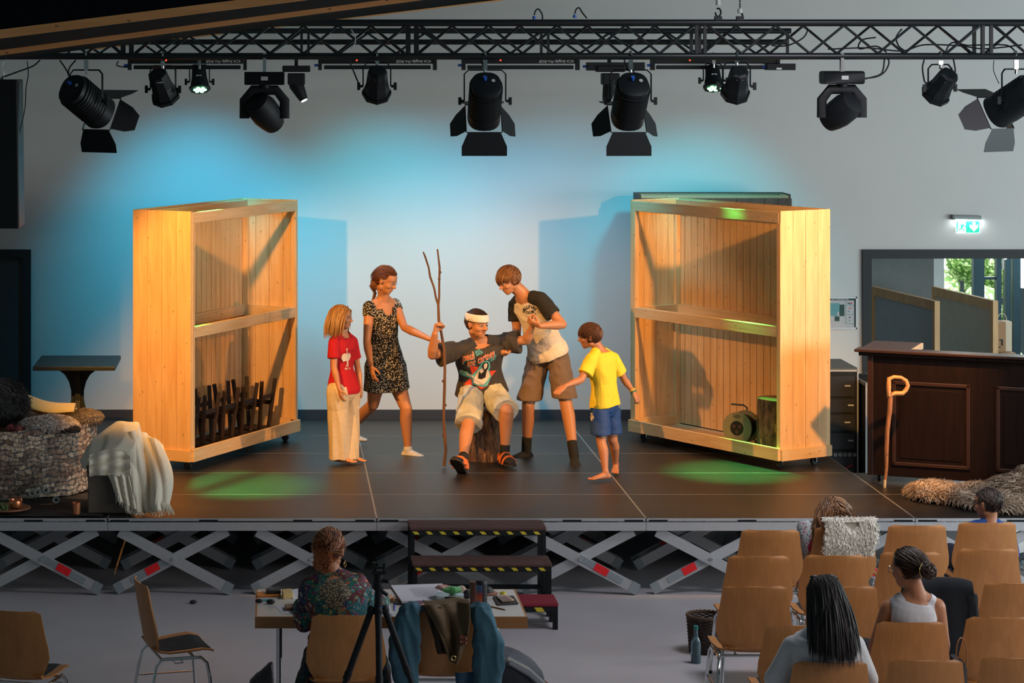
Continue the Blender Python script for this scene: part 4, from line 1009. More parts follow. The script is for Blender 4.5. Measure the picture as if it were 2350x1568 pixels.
# ---- side room: partitions, paper bag; wall fittings
def partition(label, A_, B_, zt_, col):
    A_, B_ = V(A_), V(B_); e_ = (B_-A_).normalized(); L_ = (B_-A_).length; n_ = V((-e_.y, e_.x, 0)); R_ = Matrix((e_, n_, V((0, 0, 1)))).transposed()
    r = thing('framed_partition', label, 'partition', A_, 'wood-framed partitions')
    P = lambda a, n, z: A_+e_*a+n_*n+V((0, 0, z))
    MB().box(P(L_/2, 0, zt_/2), (L_-.04, .012, zt_-.06), R_).build('panel', mat(col[0], col[1], .85), r)
    MB().box(P(L_/2, 0, zt_-.045), (L_-.09, .05, .09), R_).build('top_rail', wood('raw_spruce_rail', (.55, .40, .22), (.42, .29, .15), .6), r)
    for a in (.025, L_-.025): MB().box(P(a, 0, zt_/2), (.05, .052, zt_), R_).build('post', wood('raw_spruce_post', (.66, .42, .20), (.52, .32, .14), .6), r)
partition('left of two wood-framed grey partitions in the doorway', (6.14, 6.95, 0), (6.38, 5.42, 0), 1.655, ('partition_blue_grey', (.30, .38, .42)))
partition('right of two wood-framed partitions in the doorway, beige panel', (6.76, 6.95, 0), (6.95, 5.45, 0), 1.655, ('partition_beige', (.42, .42, .36)))
k = (5.9+CYD)/FPX; r = thing('side_cabinet', 'low brown box under the paper bag in the side room', 'box', (7.05, 5.9, 0)); xa_, xb_ = (2284-630)*k, (2318-630)*k; zc = CZ-(805-130)*k
MB().bx(xa_, xb_, 5.7, 6.2, 0, zc).build('body', mat('brown_carton', (.42, .25, .14), .8), r, bevel=.005)
r = thing('paper_bag', 'brown paper carrier bag with handles beyond the doorway', 'bag', ((xa_+xb_)/2, 5.9, zc))
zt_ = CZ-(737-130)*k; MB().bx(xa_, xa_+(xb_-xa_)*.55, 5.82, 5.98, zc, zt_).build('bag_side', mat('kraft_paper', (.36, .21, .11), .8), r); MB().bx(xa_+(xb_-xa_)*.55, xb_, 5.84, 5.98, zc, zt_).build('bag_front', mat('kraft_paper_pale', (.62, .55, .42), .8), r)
MB().tube([V((xa_+.02+.085*(1-math.cos(t))/2*1.1, 5.9, zt_+.075*math.sin(t))) for t in [j*PI/8 for j in range(9)]], .004, 6).build('bag_handle', mat('kraft_paper_pale', (.62, .55, .42), .8), r)
m = MB(); m.bx(xa_+.015, xa_+.05, 5.815, 5.819, zc+.11, zc+.12); m.bx(xa_+.035, xa_+.05, 5.815, 5.819, zc+.06, zc+.11); m.bx(xa_+.01, xa_+.03, 5.815, 5.819, zc+.04, zc+.05); m.build('printed_mark', M_BLACKP, r)
# escape plan
k = (WY+CYD)/FPX; wx_ = lambda px: (px-630)*k; wz_ = lambda py: CZ-(py-130)*k
r = thing('escape_plan', 'framed escape plan notice on the wall right of the cabinet', 'sign', (wx_(1935), WY, wz_(718)))
xa_, xb_, za_, zb_ = wx_(1872), wx_(1966), wz_(755), wz_(681)
m = MB(); m.bx(xa_, xb_, WY-.02, WY, zb_-.015, zb_); m.bx(xa_, xb_, WY-.02, WY, za_, za_+.015); m.bx(xa_, xa_+.012, WY-.02, WY, za_, zb_); m.bx(xb_-.012, xb_, WY-.02, WY, za_, zb_); m.build('frame', M_ALU, r)
MB().bx(xa_+.01, xb_-.01, WY-.008, WY, za_+.012, zb_-.012).build('sheet', mat('plan_paper', (.45, .45, .47), .6), r)
def plq(name, x0, x1, y0, y1, m, dy=.010): return MB().bx(wx_(x0), wx_(x1), WY-dy, WY-.0085, wz_(y1), wz_(y0)).build(name, m, r)
DG = mat('dark_green_ink', (.01, .06, .05), .6); TG = mat('teal_ink', (.10, .30, .33), .6)
plq('header', 1877, 1961, 684, 689.5, DG); plq('floor_area', 1895, 1926, 695.5, 716, TG); plq('floor_area', 1926, 1937.5, 699, 725.5, DG); plq('floor_area', 1895, 1921, 715, 725.5, TG, .0102); plq('floor_area', 1915, 1926, 726, 737, DG); plq('column_edge', 1960, 1962.5, 686, 750, DG)
for y0 in (700, 721, 742): plq('rule', 1941, 1960, y0, y0+1, TG)
plq('rule', 1940.5, 1941.3, 690, 743, TG)
for x0, y0, mm in ((1945, 694.5, DG), (1949, 695.5, DG), (1952, 694, M_RED), (1948.5, 706, M_RED), (1946.5, 713, TG), (1948, 727, DG), (1948, 734, TG)): plq('symbol', x0, x0+3, y0, y0+3, mm)
m = MB(); put_text(m, 'RETTUNGSPLAN', .022, (wx_(1927), WY-.0105, wz_(686.9)), (1, 0, 0), (0, 0, 1)); m.build('title', M_WHT, r)
# exit sign
r = thing('exit_sign', 'lit green emergency exit sign with running figure and down arrow', 'sign', (wx_(2220), WY, wz_(505)))
m = MB(); m.tube([(wx_(2184), WY-.03, wz_(498)), (wx_(2249), WY-.03, wz_(499.5))], .021, 12); m.build('lamp_housing', mat('sign_housing', (.30, .33, .33), .5), r); MB().box((wx_(2185), WY-.03, wz_(498)), (.02, .06, .045)).build('end_cap', mat('sign_cap', (.12, .14, .14), .5), r)
SW = mat('sign_white', (.9, 1, 1), .5, emit=(.9, 1, 1), es=.85); SG = mat('sign_green', (.0, .25, .17), .5, emit=(.0, .72, .48), es=.85)
def sq(name, pts, m, y): 
    M_ = MB(); M_.prism([(wx_(a), wz_(b_)) for a, b_ in pts], (0, WY-y, 0), V((1, 0, 0)), V((0, 0, 1)), V((0, .0006, 0))); return M_.build(name, m, r)
SX = lambda a: 2160+a/17.42; SYy = lambda b_: 470+b_/17.42
def sp(name, pts, m, y): return sq(name, [(SX(a), SYy(b_)) for a, b_ in pts], m, y)
sp('sign_panel', [(545, 610), (1510, 610), (1510, 1125), (545, 1125)], SW, .035)
sp('green_field', [(945, 630), (1485, 630), (1485, 1108), (945, 1108)], SG, .0365); sp('green_field', [(572, 630), (625, 630), (630, 930), (585, 985), (600, 1010), (632, 1030), (600, 1100), (572, 1100)], SG, .0365)
sp('arrow', [(1200, 685), (1325, 685), (1325, 835), (1420, 765), (1430, 885), (1265, 1062), (1090, 885), (1090, 765), (1200, 835)], SW, .038)
f_ = MB()
for pts, w_ in (([(820, 800), (765, 900)], .016), ([(690, 835), (725, 790), (830, 790), (875, 850), (950, 860)], .008), ([(765, 900), (740, 975), (630, 980)], .010), ([(775, 890), (830, 970), (870, 1050)], .008)):
    for a, c_ in zip(pts[:-1], pts[1:]): f_.beam((wx_(SX(a[0])), WY-.038, wz_(SYy(a[1]))), (wx_(SX(c_[0])), WY-.038, wz_(SYy(c_[1]))), .0012, w_)
f_.cyl((wx_(SX(825)), WY-.0385, wz_(SYy(725))), (wx_(SX(825)), WY-.0375, wz_(SYy(725))), .006, n=12); f_.build('running_figure', SG, r)
light('exit_sign_glow', 'AREA', (wx_(2220), WY-.045, wz_(505)), (wx_(2220), WY, wz_(535)), 1.1, (.9, 1, 1), shape='RECTANGLE', size=.25, size_y=.03)
# ================================================================ people
def fr3(f, up=(0, 0, 1)):
    f = V(f).normalized(); r = f.cross(V(up)).normalized(); u = r.cross(f); return r, f, u
def interp(tab, t):
    if t <= tab[0][0]: return tab[0][1:]
    for a, b in zip(tab, tab[1:]):
        if t <= b[0]:
            k = (t-a[0])/(b[0]-a[0]); return tuple(x*(1-k)+y*k for x, y in zip(a[1:], b[1:]))
    return tab[-1][1:]
TAB_M = [(-.20, .07, .07), (-.10, .150, .105), (0, .165, .112), (.18, .150, .102), (.38, .138, .095), (.6, .152, .108), (.8, .168, .112), (.92, .150, .092), (1.0, .075, .062)]
TAB_F = [(-.20, .07, .07), (-.10, .155, .110), (0, .172, .118), (.18, .150, .104), (.38, .116, .085), (.6, .130, .100), (.74, .140, .112), (.85, .140, .098), (.93, .128, .082), (1.0, .062, .055)]
def limb(mb, pts, rs, n=12):
    """tapering limb with rounded joints"""
    out, rr = [], []
    for i in range(len(pts)-1):
        for k in range(4):
            t = k/4; out.append(V(pts[i]).lerp(V(pts[i+1]), t)); rr.append(rs[i]*(1-t)+rs[i+1]*t)
    out.append(V(pts[-1])); rr.append(rs[-1]); mb.tube(out, rr, n)
    for p, r in zip(pts, rs): mb.ell(p, r*.995, nu=12, nv=8)
def sleeve(mb, a, b, t, r0, r1, drop=.012):
    """short sleeve: rounded over the shoulder, cut straight at the hem"""
    a, b = V(a), V(b); d = (b-a)*t; dn = d.normalized(); up = V((0, 0, 1))-dn*dn.z
    if up.length < .1: up = V((0, 1, 0))-dn*dn.y
    up.normalize(); mb.ell(a, r0, nu=16, nv=10)
    mb.loft([(a+d*k-up*(drop*k), dn.cross(up), up, r0+(r1-r0)*k, (r0+(r1-r0)*k)*(1+.08*k)) for k in (0, .25, .5, .75, 1)], 20)
class P:
    def __init__(s, name, label, sc, J, fem=False, group=None, cat='person', build=1.0, ground=ZS, free=()):
        s.J = {k: W(*v) if not isinstance(v, V) else v for k, v in J.items()}; s.s = sc; s.fem = fem; s.bw = build
        j = s.J
        base = V((j['pelvis'].x, j['pelvis'].y, min(j[k].z for k in j if k in ('ankr', 'ankl'))-.08*sc))
        s.root = thing(name, label, cat, base, group)
    def sec(s, t, g=0, gx=0):
        j = s.J; up = (j['neck']-j['pelvis']); L = up.length; upn = up.normalized()
        lh = (j['hipr']-j['hipl']).normalized(); ls = (j['shr']-j['shl']).normalized()
        k = max(0, min(1, t)); lat = lh.lerp(ls, k); lat = (lat-upn*lat.dot(upn)).normalized(); fw = upn.cross(lat)
        ru, rv = interp(TAB_F if s.fem else TAB_M, t)
        c = j['pelvis']+up*t
        if t > .55:      # chest follows the middle of the shoulders
            mid = (j['shr']+j['shl'])/2; off = (mid-j['neck']); off -= upn*off.dot(upn); c += off*min(1, (t-.55)/.3)*(1 if t < .95 else .4)
        c -= fw*(.018*s.s*math.sin(PI*k))
        return (c, lat, fw, ru*s.s*s.bw+g+gx, rv*s.s*s.bw+g)
    def torso(s, mb, g=0, t0=-.20, t1=1.0, n=14, gx=0, flare=0):
        mb.loft([(lambda q: (q[0], q[1], q[2], q[3]+flare*max(0, .5-t), q[4]+flare*max(0, .5-t)))(s.sec(t, g, gx)) for t in [t0+(t1-t0)*k/n for k in range(n+1)]], 24, .9)
    def arm(s, mb, side, k=1.0):
        j, q = s.J, s.s*k; a, b, c = j['sh'+side], j['el'+side], j['wr'+side]
        f = .92 if s.fem else 1
        limb(mb, [a, a.lerp(b, .35), a.lerp(b, .8), b, b.lerp(c, .28), b.lerp(c, .75), c], [.056*q*f, .050*q*f, .040*q*f, .038*q*f, .042*q*f, .030*q*f, .025*q*f])
    def trap(s, mb, g=0):
        """slope of the shoulders between neck and arm"""
        j, q = s.J, s.s; d = j['head']-j['neck']
        for x in 'rl': limb(mb, [j['neck']+d*.16, j['neck'].lerp(j['sh'+x], .5)+V((0, 0, .006)), j['sh'+x]], [.044*q+g, .046*q+g, .048*q+g])
    def leg(s, mb, side, k=1.0):
        j, q = s.J, s.s*k; a, b, c = j['hip'+side], j['kn'+side], j['ank'+side]
        back = -(s.sec(0)[2])*.012*q
        limb(mb, [a, a.lerp(b, .3), a.lerp(b, .75), b, b.lerp(c, .28)+back, b.lerp(c, .62)+back*.4, b.lerp(c, .88), c], [.088*q, .082*q, .062*q, .054*q, .056*q, .044*q, .034*q, .036*q], 14)
    def foot(s, mb, side, d, k=1.0, bare=True, pitch=0, grow=0):
        q = s.s*k; a = s.J['ank'+side]; d = V(d); d.z = 0; d.normalize(); up = V((0, 0, 1))
        if pitch: d2 = d*math.cos(pitch)+up*math.sin(pitch); up = up*math.cos(pitch)-d*math.sin(pitch); d = d2
        r = d.cross(up); o = a-up*(.078*q); g = grow
        S = [(-.058, .020, .018, .030), (-.045, .030, .032, .036), (0, .033, .042, .044), (.05, .037, .036, .037), (.10, .043, .026, .027), (.135, .045, .020, .021), (.158, .040, .014, .016), (.172 if bare else .19, .026, .009, .012)]
        mb.loft([(o+d*(x*q)+up*(h*q), r, up, ru*q+g, min(rv*q, h*q)+g) for x, ru, rv, h in S], 16)
        mb.ell(a-up*.01*q, .036*q+g, nu=12, nv=8)
        if bare:
            inn = 1 if side == 'l' else -1
            for i, (y, L, rr) in enumerate(((.030, .205, .013), (.012, .200, .009), (-.004, .192, .0085), (-.019, .182, .008), (-.032, .170, .008))):
                e = o+r*(y*inn*q); limb(mb, [e+d*(.14*q)+up*(.013*q), e+d*((L-.012)*q)+up*(rr*q)], [rr*1.05*q, rr*q], 8)
        return o
    def hand(s, mb, side, d, n, curl=(.3, .3, .35, .4), thumb=.5, k=1.0, tw=None, spread=.06):
        q = s.s*k; w = s.J['wr'+side]; d = V(d).normalized(); n = V(n); n = (n-d*n.dot(d)).normalized()
        t = d.cross(n) if side == 'r' else n.cross(d)       # thumb side
        if tw: t = t*tw
        mb.loft([(w+d*(x*q), t, n, a*q, b*q) for x, a, b in ((-.01, .024, .019), (.02, .030, .017), (.055, .040, .0155), (.085, .041, .0135), (.095, .036, .011))], 14)
        for i, (y, L) in enumerate(((.030, .072), (.010, .080), (-.010, .074), (-.029, .058))):
            p = w+d*(.086*q)+t*(y*q); a = curl[i]; sp = (1.5-i)*spread
            dd = (d+t*sp).normalized(); pts = [p-d*.012*q]; ang = a*.6
            for seg in (.44, .31, .25):
                v = dd*math.cos(ang)+n*math.sin(ang); p = p+v*(L*seg*q); pts.append(p.copy()); ang += a
            limb(mb, pts, [.0098*q, .0092*q, .0086*q, .0074*q], 8)
        b0 = w+d*(.028*q)+t*(.026*q); th = (d*.62+t*(.78-.3*thumb)+n*(.25+.5*thumb)).normalized()
        b1 = b0+th*(.038*q); th2 = (th+d*.5-t*.25*thumb+n*.3*thumb).normalized(); b2 = b1+th2*(.030*q); b3 = b2+(th2+d*.3-t*.4*thumb).normalized()*(.022*q)
        limb(mb, [w+d*.015*q+t*.012*q, b0, b1, b2, b3], [.015*q, .0145*q, .0115*q, .0100*q, .0085*q], 8)
    def head(s, mb, f, h, up=(0, 0, 1), jaw=1.0, child=False, nose=1.0):
        c = s.J['head']; r, f, u = fr3(f, up); s.hf = (c, r, f, u, h); Rm = Matrix((r, f, u)).transposed()
        def E(p, rr, rot=None): mb.ell(c+Rm @ (V(p)*h), tuple(x*h for x in rr), Rm if rot is None else Rm @ rot, 20, 14)
        E((0, -.07, .10), (.335, .43, .39)); E((0, .12, .14), (.29, .27, .27)); E((0, .10, -.08), (.275*jaw, .275, .33))
        E((0, .13, -.28), (.205*jaw, .23, .17)); E((0, .215, -.385), (.115*jaw, .12, .085))
        E((0, .335, .085), (.20, .055, .040))                              # brow
        for sx in (-1, 1):
            E((sx*.155, .235, -.12), (.10, .115, .10)); E((sx*.345, -.02, -.03), (.030, .075, .125)); E((sx*.37, -.05, .02), (.022, .055, .07)); E((sx*.20, -.02, -.25), (.09*jaw, .13, .12))
            E((sx*.042, .405, -.125), (.035*nose, .035, .028))
        mb.tube([c+Rm @ (V(p)*h) for p in ((0, .345, .04), (0, .400, -.03), (0, .475, -.120), (0, .385, -.155))], [.030*h, .036*h*nose, .042*h*nose, .030*h], 10)
        E((0, .332, -.222), (.085, .045, .022)); E((0, .325, -.262), (.075, .045, .024)); E((0, .245, -.38), (.075, .10, .065))
        n = s.J['neck']; d = (c-n); q = s.s; s.trap(mb)
        w_ = (.050 if s.fem or child else .058)*q/ (1 if not child else .92)
        limb(mb, [n-d.normalized()*.03*q, n+d*.35-f*.01, c+Rm @ (V((0, -.10, -.25))*h)], [w_*1.25, w_, w_*1.02], 14)
    def face(s, hair, iris=(.10, .16, .2), lips=(.45, .14, .10), lid=.35, look=(0, 0)):
        c, r, f, u, h = s.hf; Rm = Matrix((r, f, u)).transposed(); G_ = lambda p: c+Rm @ (V(p)*h)
        m = MB(); li = MB(); br = MB(); ir = MB()
        for sx in (-1, 1):
            m = MB(); m.ell(G_((sx*.128, .330, .005)), tuple(x*h for x in (.060, .045, .032)), Rm); m.build('eye', mat('eye_white', (.62, .58, .54), .25), s.root)
            e = G_((sx*.128+look[0], .382, .003+look[1])); i_ = MB(); i_.ell(e, tuple(x*h for x in (.024, .010, .026)), Rm); i_.build('iris', mat('iris_dark', (.03, .035, .03), .15), s.root)
            b = MB(); b.tube([G_((sx*x, y, z)) for x, y, z in ((.045, .385, .085), (.10, .383, .105), (.16, .355, .105), (.215, .30, .075))], [.011*h, .014*h, .012*h, .006*h], 8, flat=.7); b.build('eyebrow', hair, s.root)
            b = MB(); b.tube([G_((sx*x, y, z)) for x, y, z in ((.068, .362, .004), (.10, .377, .030), (.15, .372, .030), (.19, .335, .006))], [.005*h, .008*h, .008*h, .005*h], 6); b.build('eyelid', hair, s.root)
        b = MB(); b.tube([G_(p) for p in ((-.085, .328, -.238), (-.03, .382, -.229), (0, .386, -.233), (.03, .382, -.229), (.085, .328, -.238))], [.004*h, .011*h, .010*h, .011*h, .004*h], 8)
        b.tube([G_(p) for p in ((-.07, .338, -.250), (-.03, .374, -.260), (.03, .374, -.260), (.07, .338, -.250))], [.004*h, .013*h, .013*h, .004*h], 8)
        b.build('lips', mat('lips_%d' % int(lips[0]*100), lips, .45), s.root)
    def hair(s, m, n=420, length=.1, flow=None, zcut=.08, r=.006, seed=1, lift=1.05, grav=.5, seg=7, fringe=False, back=-.5, name='hair', parting=0, jit=.25, ycut=.16, cap=True, curl=0, decay=.86):
        """locks simulated over the skull: they slide on it, then hang"""
        c, rx, f, u, h = s.hf; Rm = Matrix((rx, f, u)).transposed(); Ri = Rm.transposed(); rd = random.Random(seed); mb = MB(); ms = m if isinstance(m, list) else [m]
        C0, E0 = V((0, -.055, .10)), V((.350, .440, .405)); g = Ri @ V((0, 0, -1))
        def inside(p): q = p-C0; return math.sqrt((q.x/E0.x)**2+(q.y/E0.y)**2+(q.z/E0.z)**2)
        if cap:
            k = MB(); k.ell((0, 0, 0), (1, 1, 1), None, 36, 26); vs = [V((v.x*E0.x, v.y*E0.y, v.z*E0.z))*1.012+C0 for v in k.v]
            keep = []
            for fc in k.f:
                ct = sum((vs[i] for i in fc), V())/len(fc)
                hl = .10+.22*max(0, (ct.y-.0)/.35) if ct.y > 0 else .10-(ct.y*-1)*1.4
                if ct.z > hl-.02 and not (ct.y > ycut and ct.z < zcut+.22) and ct.z > back: keep.append(fc)
            mb.add([c+Rm @ (v*h) for v in vs], keep)
        cnt = 0
        while cnt < n:
            a = rd.uniform(0, 2*PI); z = rd.uniform(-.75, 1); q = math.sqrt(1-z*z); p = C0+V((E0.x*q*math.cos(a), E0.y*q*math.sin(a), E0.z*z))
            front = p.y > ycut
            if front and p.z < zcut+.24: continue
            if p.y > -.02 and p.z < .12: continue
            if p.z < back: continue
            cnt += 1; L = (length(p) if callable(length) else length)*rd.uniform(.8, 1.1)/h; st = L/seg
            d = flow(p, rd) if flow else V((p.x*.8, -.3, -.2))
            d = d+V((rd.uniform(-jit, jit), rd.uniform(-jit, jit), rd.uniform(-jit, jit)))
            lay = lift+rd.uniform(0, .06); pts = []; cur = C0+(p-C0)*lay*.98; ph = rd.uniform(0, 6.28)
            for k in range(seg+1):
                pts.append(c+Rm @ ((cur+V((math.cos(ph+k*1.3), math.sin(ph+k*1.3), 0))*curl)*h))
                nn = (cur-C0); nn = V((nn.x/E0.x**2, nn.y/E0.y**2, nn.z/E0.z**2)).normalized()
                dd = d+g*grav*(k/seg*1.5+.3)
                if inside(cur) < lay*1.05: dd = dd-nn*dd.dot(nn)
                if dd.length < 1e-4: dd = g
                cur = cur+dd.normalized()*st; iv = inside(cur)
                if iv < lay: cur = C0+(cur-C0)*(lay/iv)
                d = d*decay
            rr = r*rd.uniform(.7, 1.3); mb.m = rd.randrange(len(ms))
            mb.tube(pts, [rr*(.75+.25*math.sin(PI*min(1, (k+1)/seg*.8)))*(1 if k < seg*.6 else max(.12, 1-(k-seg*.6)/(seg*.45))) for k in range(seg+1)], 4, flat=.55)
        return mb.build(name, ms, s.root, smooth=True)
def decal(target, name, m, o, u, v, draw, parent, eps=.003, sub=.012):
    """flat artwork (plane o,u,v; metres) pressed on to the surface of a garment"""
    mb = MB(); draw(mb); o, u, v = V(o), V(u).normalized(), V(v).normalized(); n = u.cross(v).normalized()
    base = V((0, 0, 0)); p = target
    while p is not None: base += p.location; p = p.parent
    bv = BVHTree.FromPolygons([x.co+base for x in target.data.vertices], [tuple(p.vertices) for p in target.data.polygons])
    import bmesh
    bm = bmesh.new(); vs = [bm.verts.new(x) for x in mb.v]
    for f in mb.f:
        try: bm.faces.new([vs[i] for i in f])
        except Exception: pass
    for _ in range(4):
        es = [e for e in bm.edges if e.calc_length() > sub]
        if not es: break
        bmesh.ops.triangulate(bm, faces=bm.faces[:]); es = [e for e in bm.edges if e.calc_length() > sub]
        bmesh.ops.subdivide_edges(bm, edges=es, cuts=1)
    bmesh.ops.triangulate(bm, faces=bm.faces[:]); bm.verts.index_update()
    out = MB()
    for x in bm.verts:
        q = o+u*x.co.x+v*x.co.y; hit = bv.ray_cast(q+n*.25, -n, .6)
        out.v.append((hit[0]+n*(eps+x.co.z)) if hit[0] is not None else q)
    out.f = [[w_.index for w_ in f.verts] for f in bm.faces]; out.mi = [0]*len(out.f); bm.free()
    return out.build(name, m, parent, smooth=False)
def flat(poly): return lambda mb: mb.add([(a, b, 0) for a, b in poly], [tuple(range(len(poly)))])
def skin_mat(name, col):
    m = mat(name, col, .48, noise_amt=.06, nscale=9, bump=.06, bscale=180); m.node_tree.nodes['Principled BSDF'].inputs['Subsurface Weight'].default_value = .0; return m
SK1 = skin_mat('skin_fair', (.56, .255, .125)); SK2 = skin_mat('skin_tan', (.47, .20, .10))
VX = .0054

# ---------------------------------------------------------------- girl in the red shirt
a = P('person', 'young girl with blond bob, red T-shirt and wide cream trousers, barefoot', .76,
      dict(head=(784, 729, 2.46), neck=(786, 768, 2.48), pelvis=(789, 895, 2.5), shr=(767, 786, 2.40), shl=(809, 785, 2.57), elr=(767, 845, 2.36), ell=(821, 846, 2.6), wrr=(778, 892, 2.31), wrl=(828, 890, 2.56),
           hipr=(775, 908, 2.43), hipl=(803, 908, 2.56), knr=(775, 985, 2.42), knl=(805, 985, 2.52), ankr=(778, 1045, 2.43), ankl=(800, 1043, 2.5)), True)
m = MB(); a.torso(m); [a.arm(m, x) for x in 'rl']; [a.leg(m, x) for x in 'rl']
a.hand(m, 'r', (.22, -.1, -1), (.8, .5, .1), (.35, .4, .45, .5)); a.hand(m, 'l', (-.12, -.2, -1), (-.5, .6, 0), (.7, .7, .8, .8), .8)
a.foot(m, 'r', (1, -.35, 0)); a.foot(m, 'l', (1, -.1, 0)); a.head(m, (1, -.28, -.04), .205, child=True); fuse(m, 'body', SK1, a.root, VX)
BL = [mat('hair_blond', (.42, .22, .07), .45, nscale=60), mat('hair_blond_dark', (.26, .12, .04), .45)]
a.face(mat('brow_blond', (.22, .11, .05), .7)); a.hair(BL, 850, lambda p: .26 if p.z > .3 else .17, lambda p, rd: V(((1 if p.x > 0 else -1)*.9, -.45, -.1)), r=.0065, grav=1.5, jit=.08, seg=9, lift=1.04)
RD = mat('red_cotton', (.50, .005, .016), .85, nscale=40, bump=.15, bscale=90)
m = MB(); a.torso(m, .014, -.06, .955, flare=.03); a.trap(m, .009)
for x in 'rl': j = a.J; d = j['el'+x]-j['sh'+x]; sleeve(m, j['sh'+x], j['el'+x], .62, .050, .056)
sh = fuse(m, 'shirt', RD, a.root, VX, 3, 0, fold=(.007, (9, 9, 3, 3)), cut=[(a.J['neck']+V((0, 0, .01)), .062, None)])
m = MB()
for x, w0 in (('r', .098), ('l', .092)):
    j = a.J; limb(m, [j['hip'+x]+V((0, 0, .03)), j['hip'+x]+V((0, 0, -.08))], [.095, .09]); A_ = j['ank'+x]+V((0, 0, -.035))
    m.loft([(j['hip'+x].lerp(A_, t), V((1, 0, 0)), V((0, 1, 0)), .085+.0*t, .08) for t in (0, .2, .4, .6, .8, 1)], 20)
a.torso(m, .012, -.18, .1)
fuse(m, 'trousers', mat('cream_linen', (.68, .55, .36), .9, nscale=30, bump=.3, bscale=60), a.root, VX, 3, 0, fold=(.013, (13, 13, 1.6, 1)))
# ostrich print
def ostrich(mb):
    for cx, cy, rx, ry, an in ((-.004, .005, .016, .030, .3), (-.020, .010, .018, .024, .7), (-.025, -.005, .014, .022, 1.1), (.014, .010, .013, .026, -.25), (.022, -.002, .010, .022, -.5), (.002, -.018, .024, .016, 0), (-.02, -.022, .012, .014, .5)):
        cx *= 1.35; rx *= 1.35
        mb.add([(cx+math.cos(t)*rx*math.cos(an)-math.sin(t)*ry*math.sin(an), cy+math.cos(t)*rx*math.sin(an)+math.sin(t)*ry*math.cos(an), 0) for t in [k*PI/8 for k in range(16)]], [tuple(range(16))])
    for pts, w_ in (([(-.004, .03), (-.008, .055), (-.013, .072)], .004), ([(-.013, .072), (0, .069)], .0045), ([(.004, -.03), (.007, -.058), (0, -.075), (-.008, -.079)], .004), ([(.010, -.03), (.016, -.055), (.013, -.076), (.018, -.081)], .004)):
        for p, q in zip(pts, pts[1:]):
            d = (V(q)-V(p)).normalized(); nn = V((-d.y, d.x))*w_; mb.add([(p[0]+nn.x, p[1]+nn.y, 0), (p[0]-nn.x, p[1]-nn.y, 0), (q[0]-nn.x, q[1]-nn.y, 0), (q[0]+nn.x, q[1]+nn.y, 0)], [(0, 1, 2, 3)])
    vs, fs = text_mb('EST. 14', .02, .0008); mb.add([(x+.012, y-.098, 0) for x, y in vs], fs)
PRC = mat('cream_print', (.80, .70, .58), .8)
fwA = a.sec(.5)[2]; latA = -a.sec(.5)[1]
decal(sh, 'print', PRC, W(806, 822, 2.35), V((.86, .5, 0)), (0, 0, 1), ostrich, sh, .005)

# ---------------------------------------------------------------- woman in the flowered dress
a = P('person', 'woman in black floral dress and white ankle socks reaching to the seated man', .97,
      dict(head=(886, 644, 2.90), neck=(880, 690, 2.98), pelvis=(884, 838, 3.02), shr=(848, 706, 2.92), shl=(906, 700, 3.08), elr=(842, 785, 2.84), ell=(928, 752, 2.92), wrr=(851, 838, 2.72), wrl=(985, 778, 2.66),
           hipr=(866, 862, 2.99), hipl=(904, 860, 3.06), knr=(856, 928, 3.08), knl=(932, 938, 2.93), ankr=(795, 993, 3.45), ankl=(936, 1033, 2.93)), True)
m = MB(); a.torso(m); [a.arm(m, x) for x in 'rl']; [a.leg(m, x) for x in 'rl']
a.hand(m, 'r', (.22, -.25, -1), (.9, .4, .15), (.25, .3, .4, .5), .3); a.hand(m, 'l', (1, -.35, -.22), (0, -.2, -1), (.3, .3, .3, .35), .2)
a.foot(m, 'r', (1, -.1, 0), bare=False); a.foot(m, 'l', (1, -.5, 0), bare=False); a.head(m, (.85, -.50, -.36), .232, up=(.12, 0, 1), jaw=.95); fuse(m, 'body', SK1, a.root, VX)
HB = [mat('hair_auburn', (.20, .075, .03), .4, nscale=60), mat('hair_auburn_dark', (.11, .04, .018), .4)]
a.face(HB[1], lips=(.5, .16, .12))
a.hair(HB, 1000, lambda p: (V((0, -.47, -.18))-p).length*.98*.232, lambda p, rd: (V((0, -.47, -.18))-p)*2.2, r=.0045, grav=0, jit=.03, seg=10, lift=1.02, decay=1)
c, rx, f, u, h = a.hf; m = MB(); b0 = c-f*.43*h-u*.28*h
pl = [b0, b0-f*.015-u*.035, W(861, 672, 3.02), W(856, 690, 3.06), W(852, 706, 3.09)]
m.ell(b0+f*.028+u*.012, (.058, .050, .062))
for k in range(26):
    t = k/25*(len(pl)-1.001); i = int(t); q = pl[i].lerp(pl[i+1], t-i); o_ = rx*(.006*(-1)**k); m.ell(q+o_, (.017-.0003*k, .017-.0003*k, .014), nu=10, nv=7)
m.build('plait', HB, a.root)
DR_ = voro('floral_print', (.012, .012, .011), [(.75, .68, .48), (.62, .55, .34), (.80, .76, .64), (.55, .50, .42)], 78, .33, .85)
m = MB()
secs = [a.sec(t, .012) for t in (.18, .3, .42, .55, .68, .78, .85, .89)]
hem = (W(887, 893, 3.02)); L0 = a.sec(0)
sk_ = [(hem, L0[1], L0[2], .205, .165), (hem.lerp(a.J['pelvis'], .4), L0[1], L0[2], .196, .155), (a.J['pelvis'], L0[1], L0[2], .185, .142), a.sec(.08, .012)]
m.loft(sk_+secs, 28, .92)
for x in 'rl': j = a.J; d = j['el'+x]-j['sh'+x]; sleeve(m, j['sh'+x], j['el'+x], .26, .057, .054, 0)
fw_ = a.sec(.8)[2]; nk_ = a.J['neck']
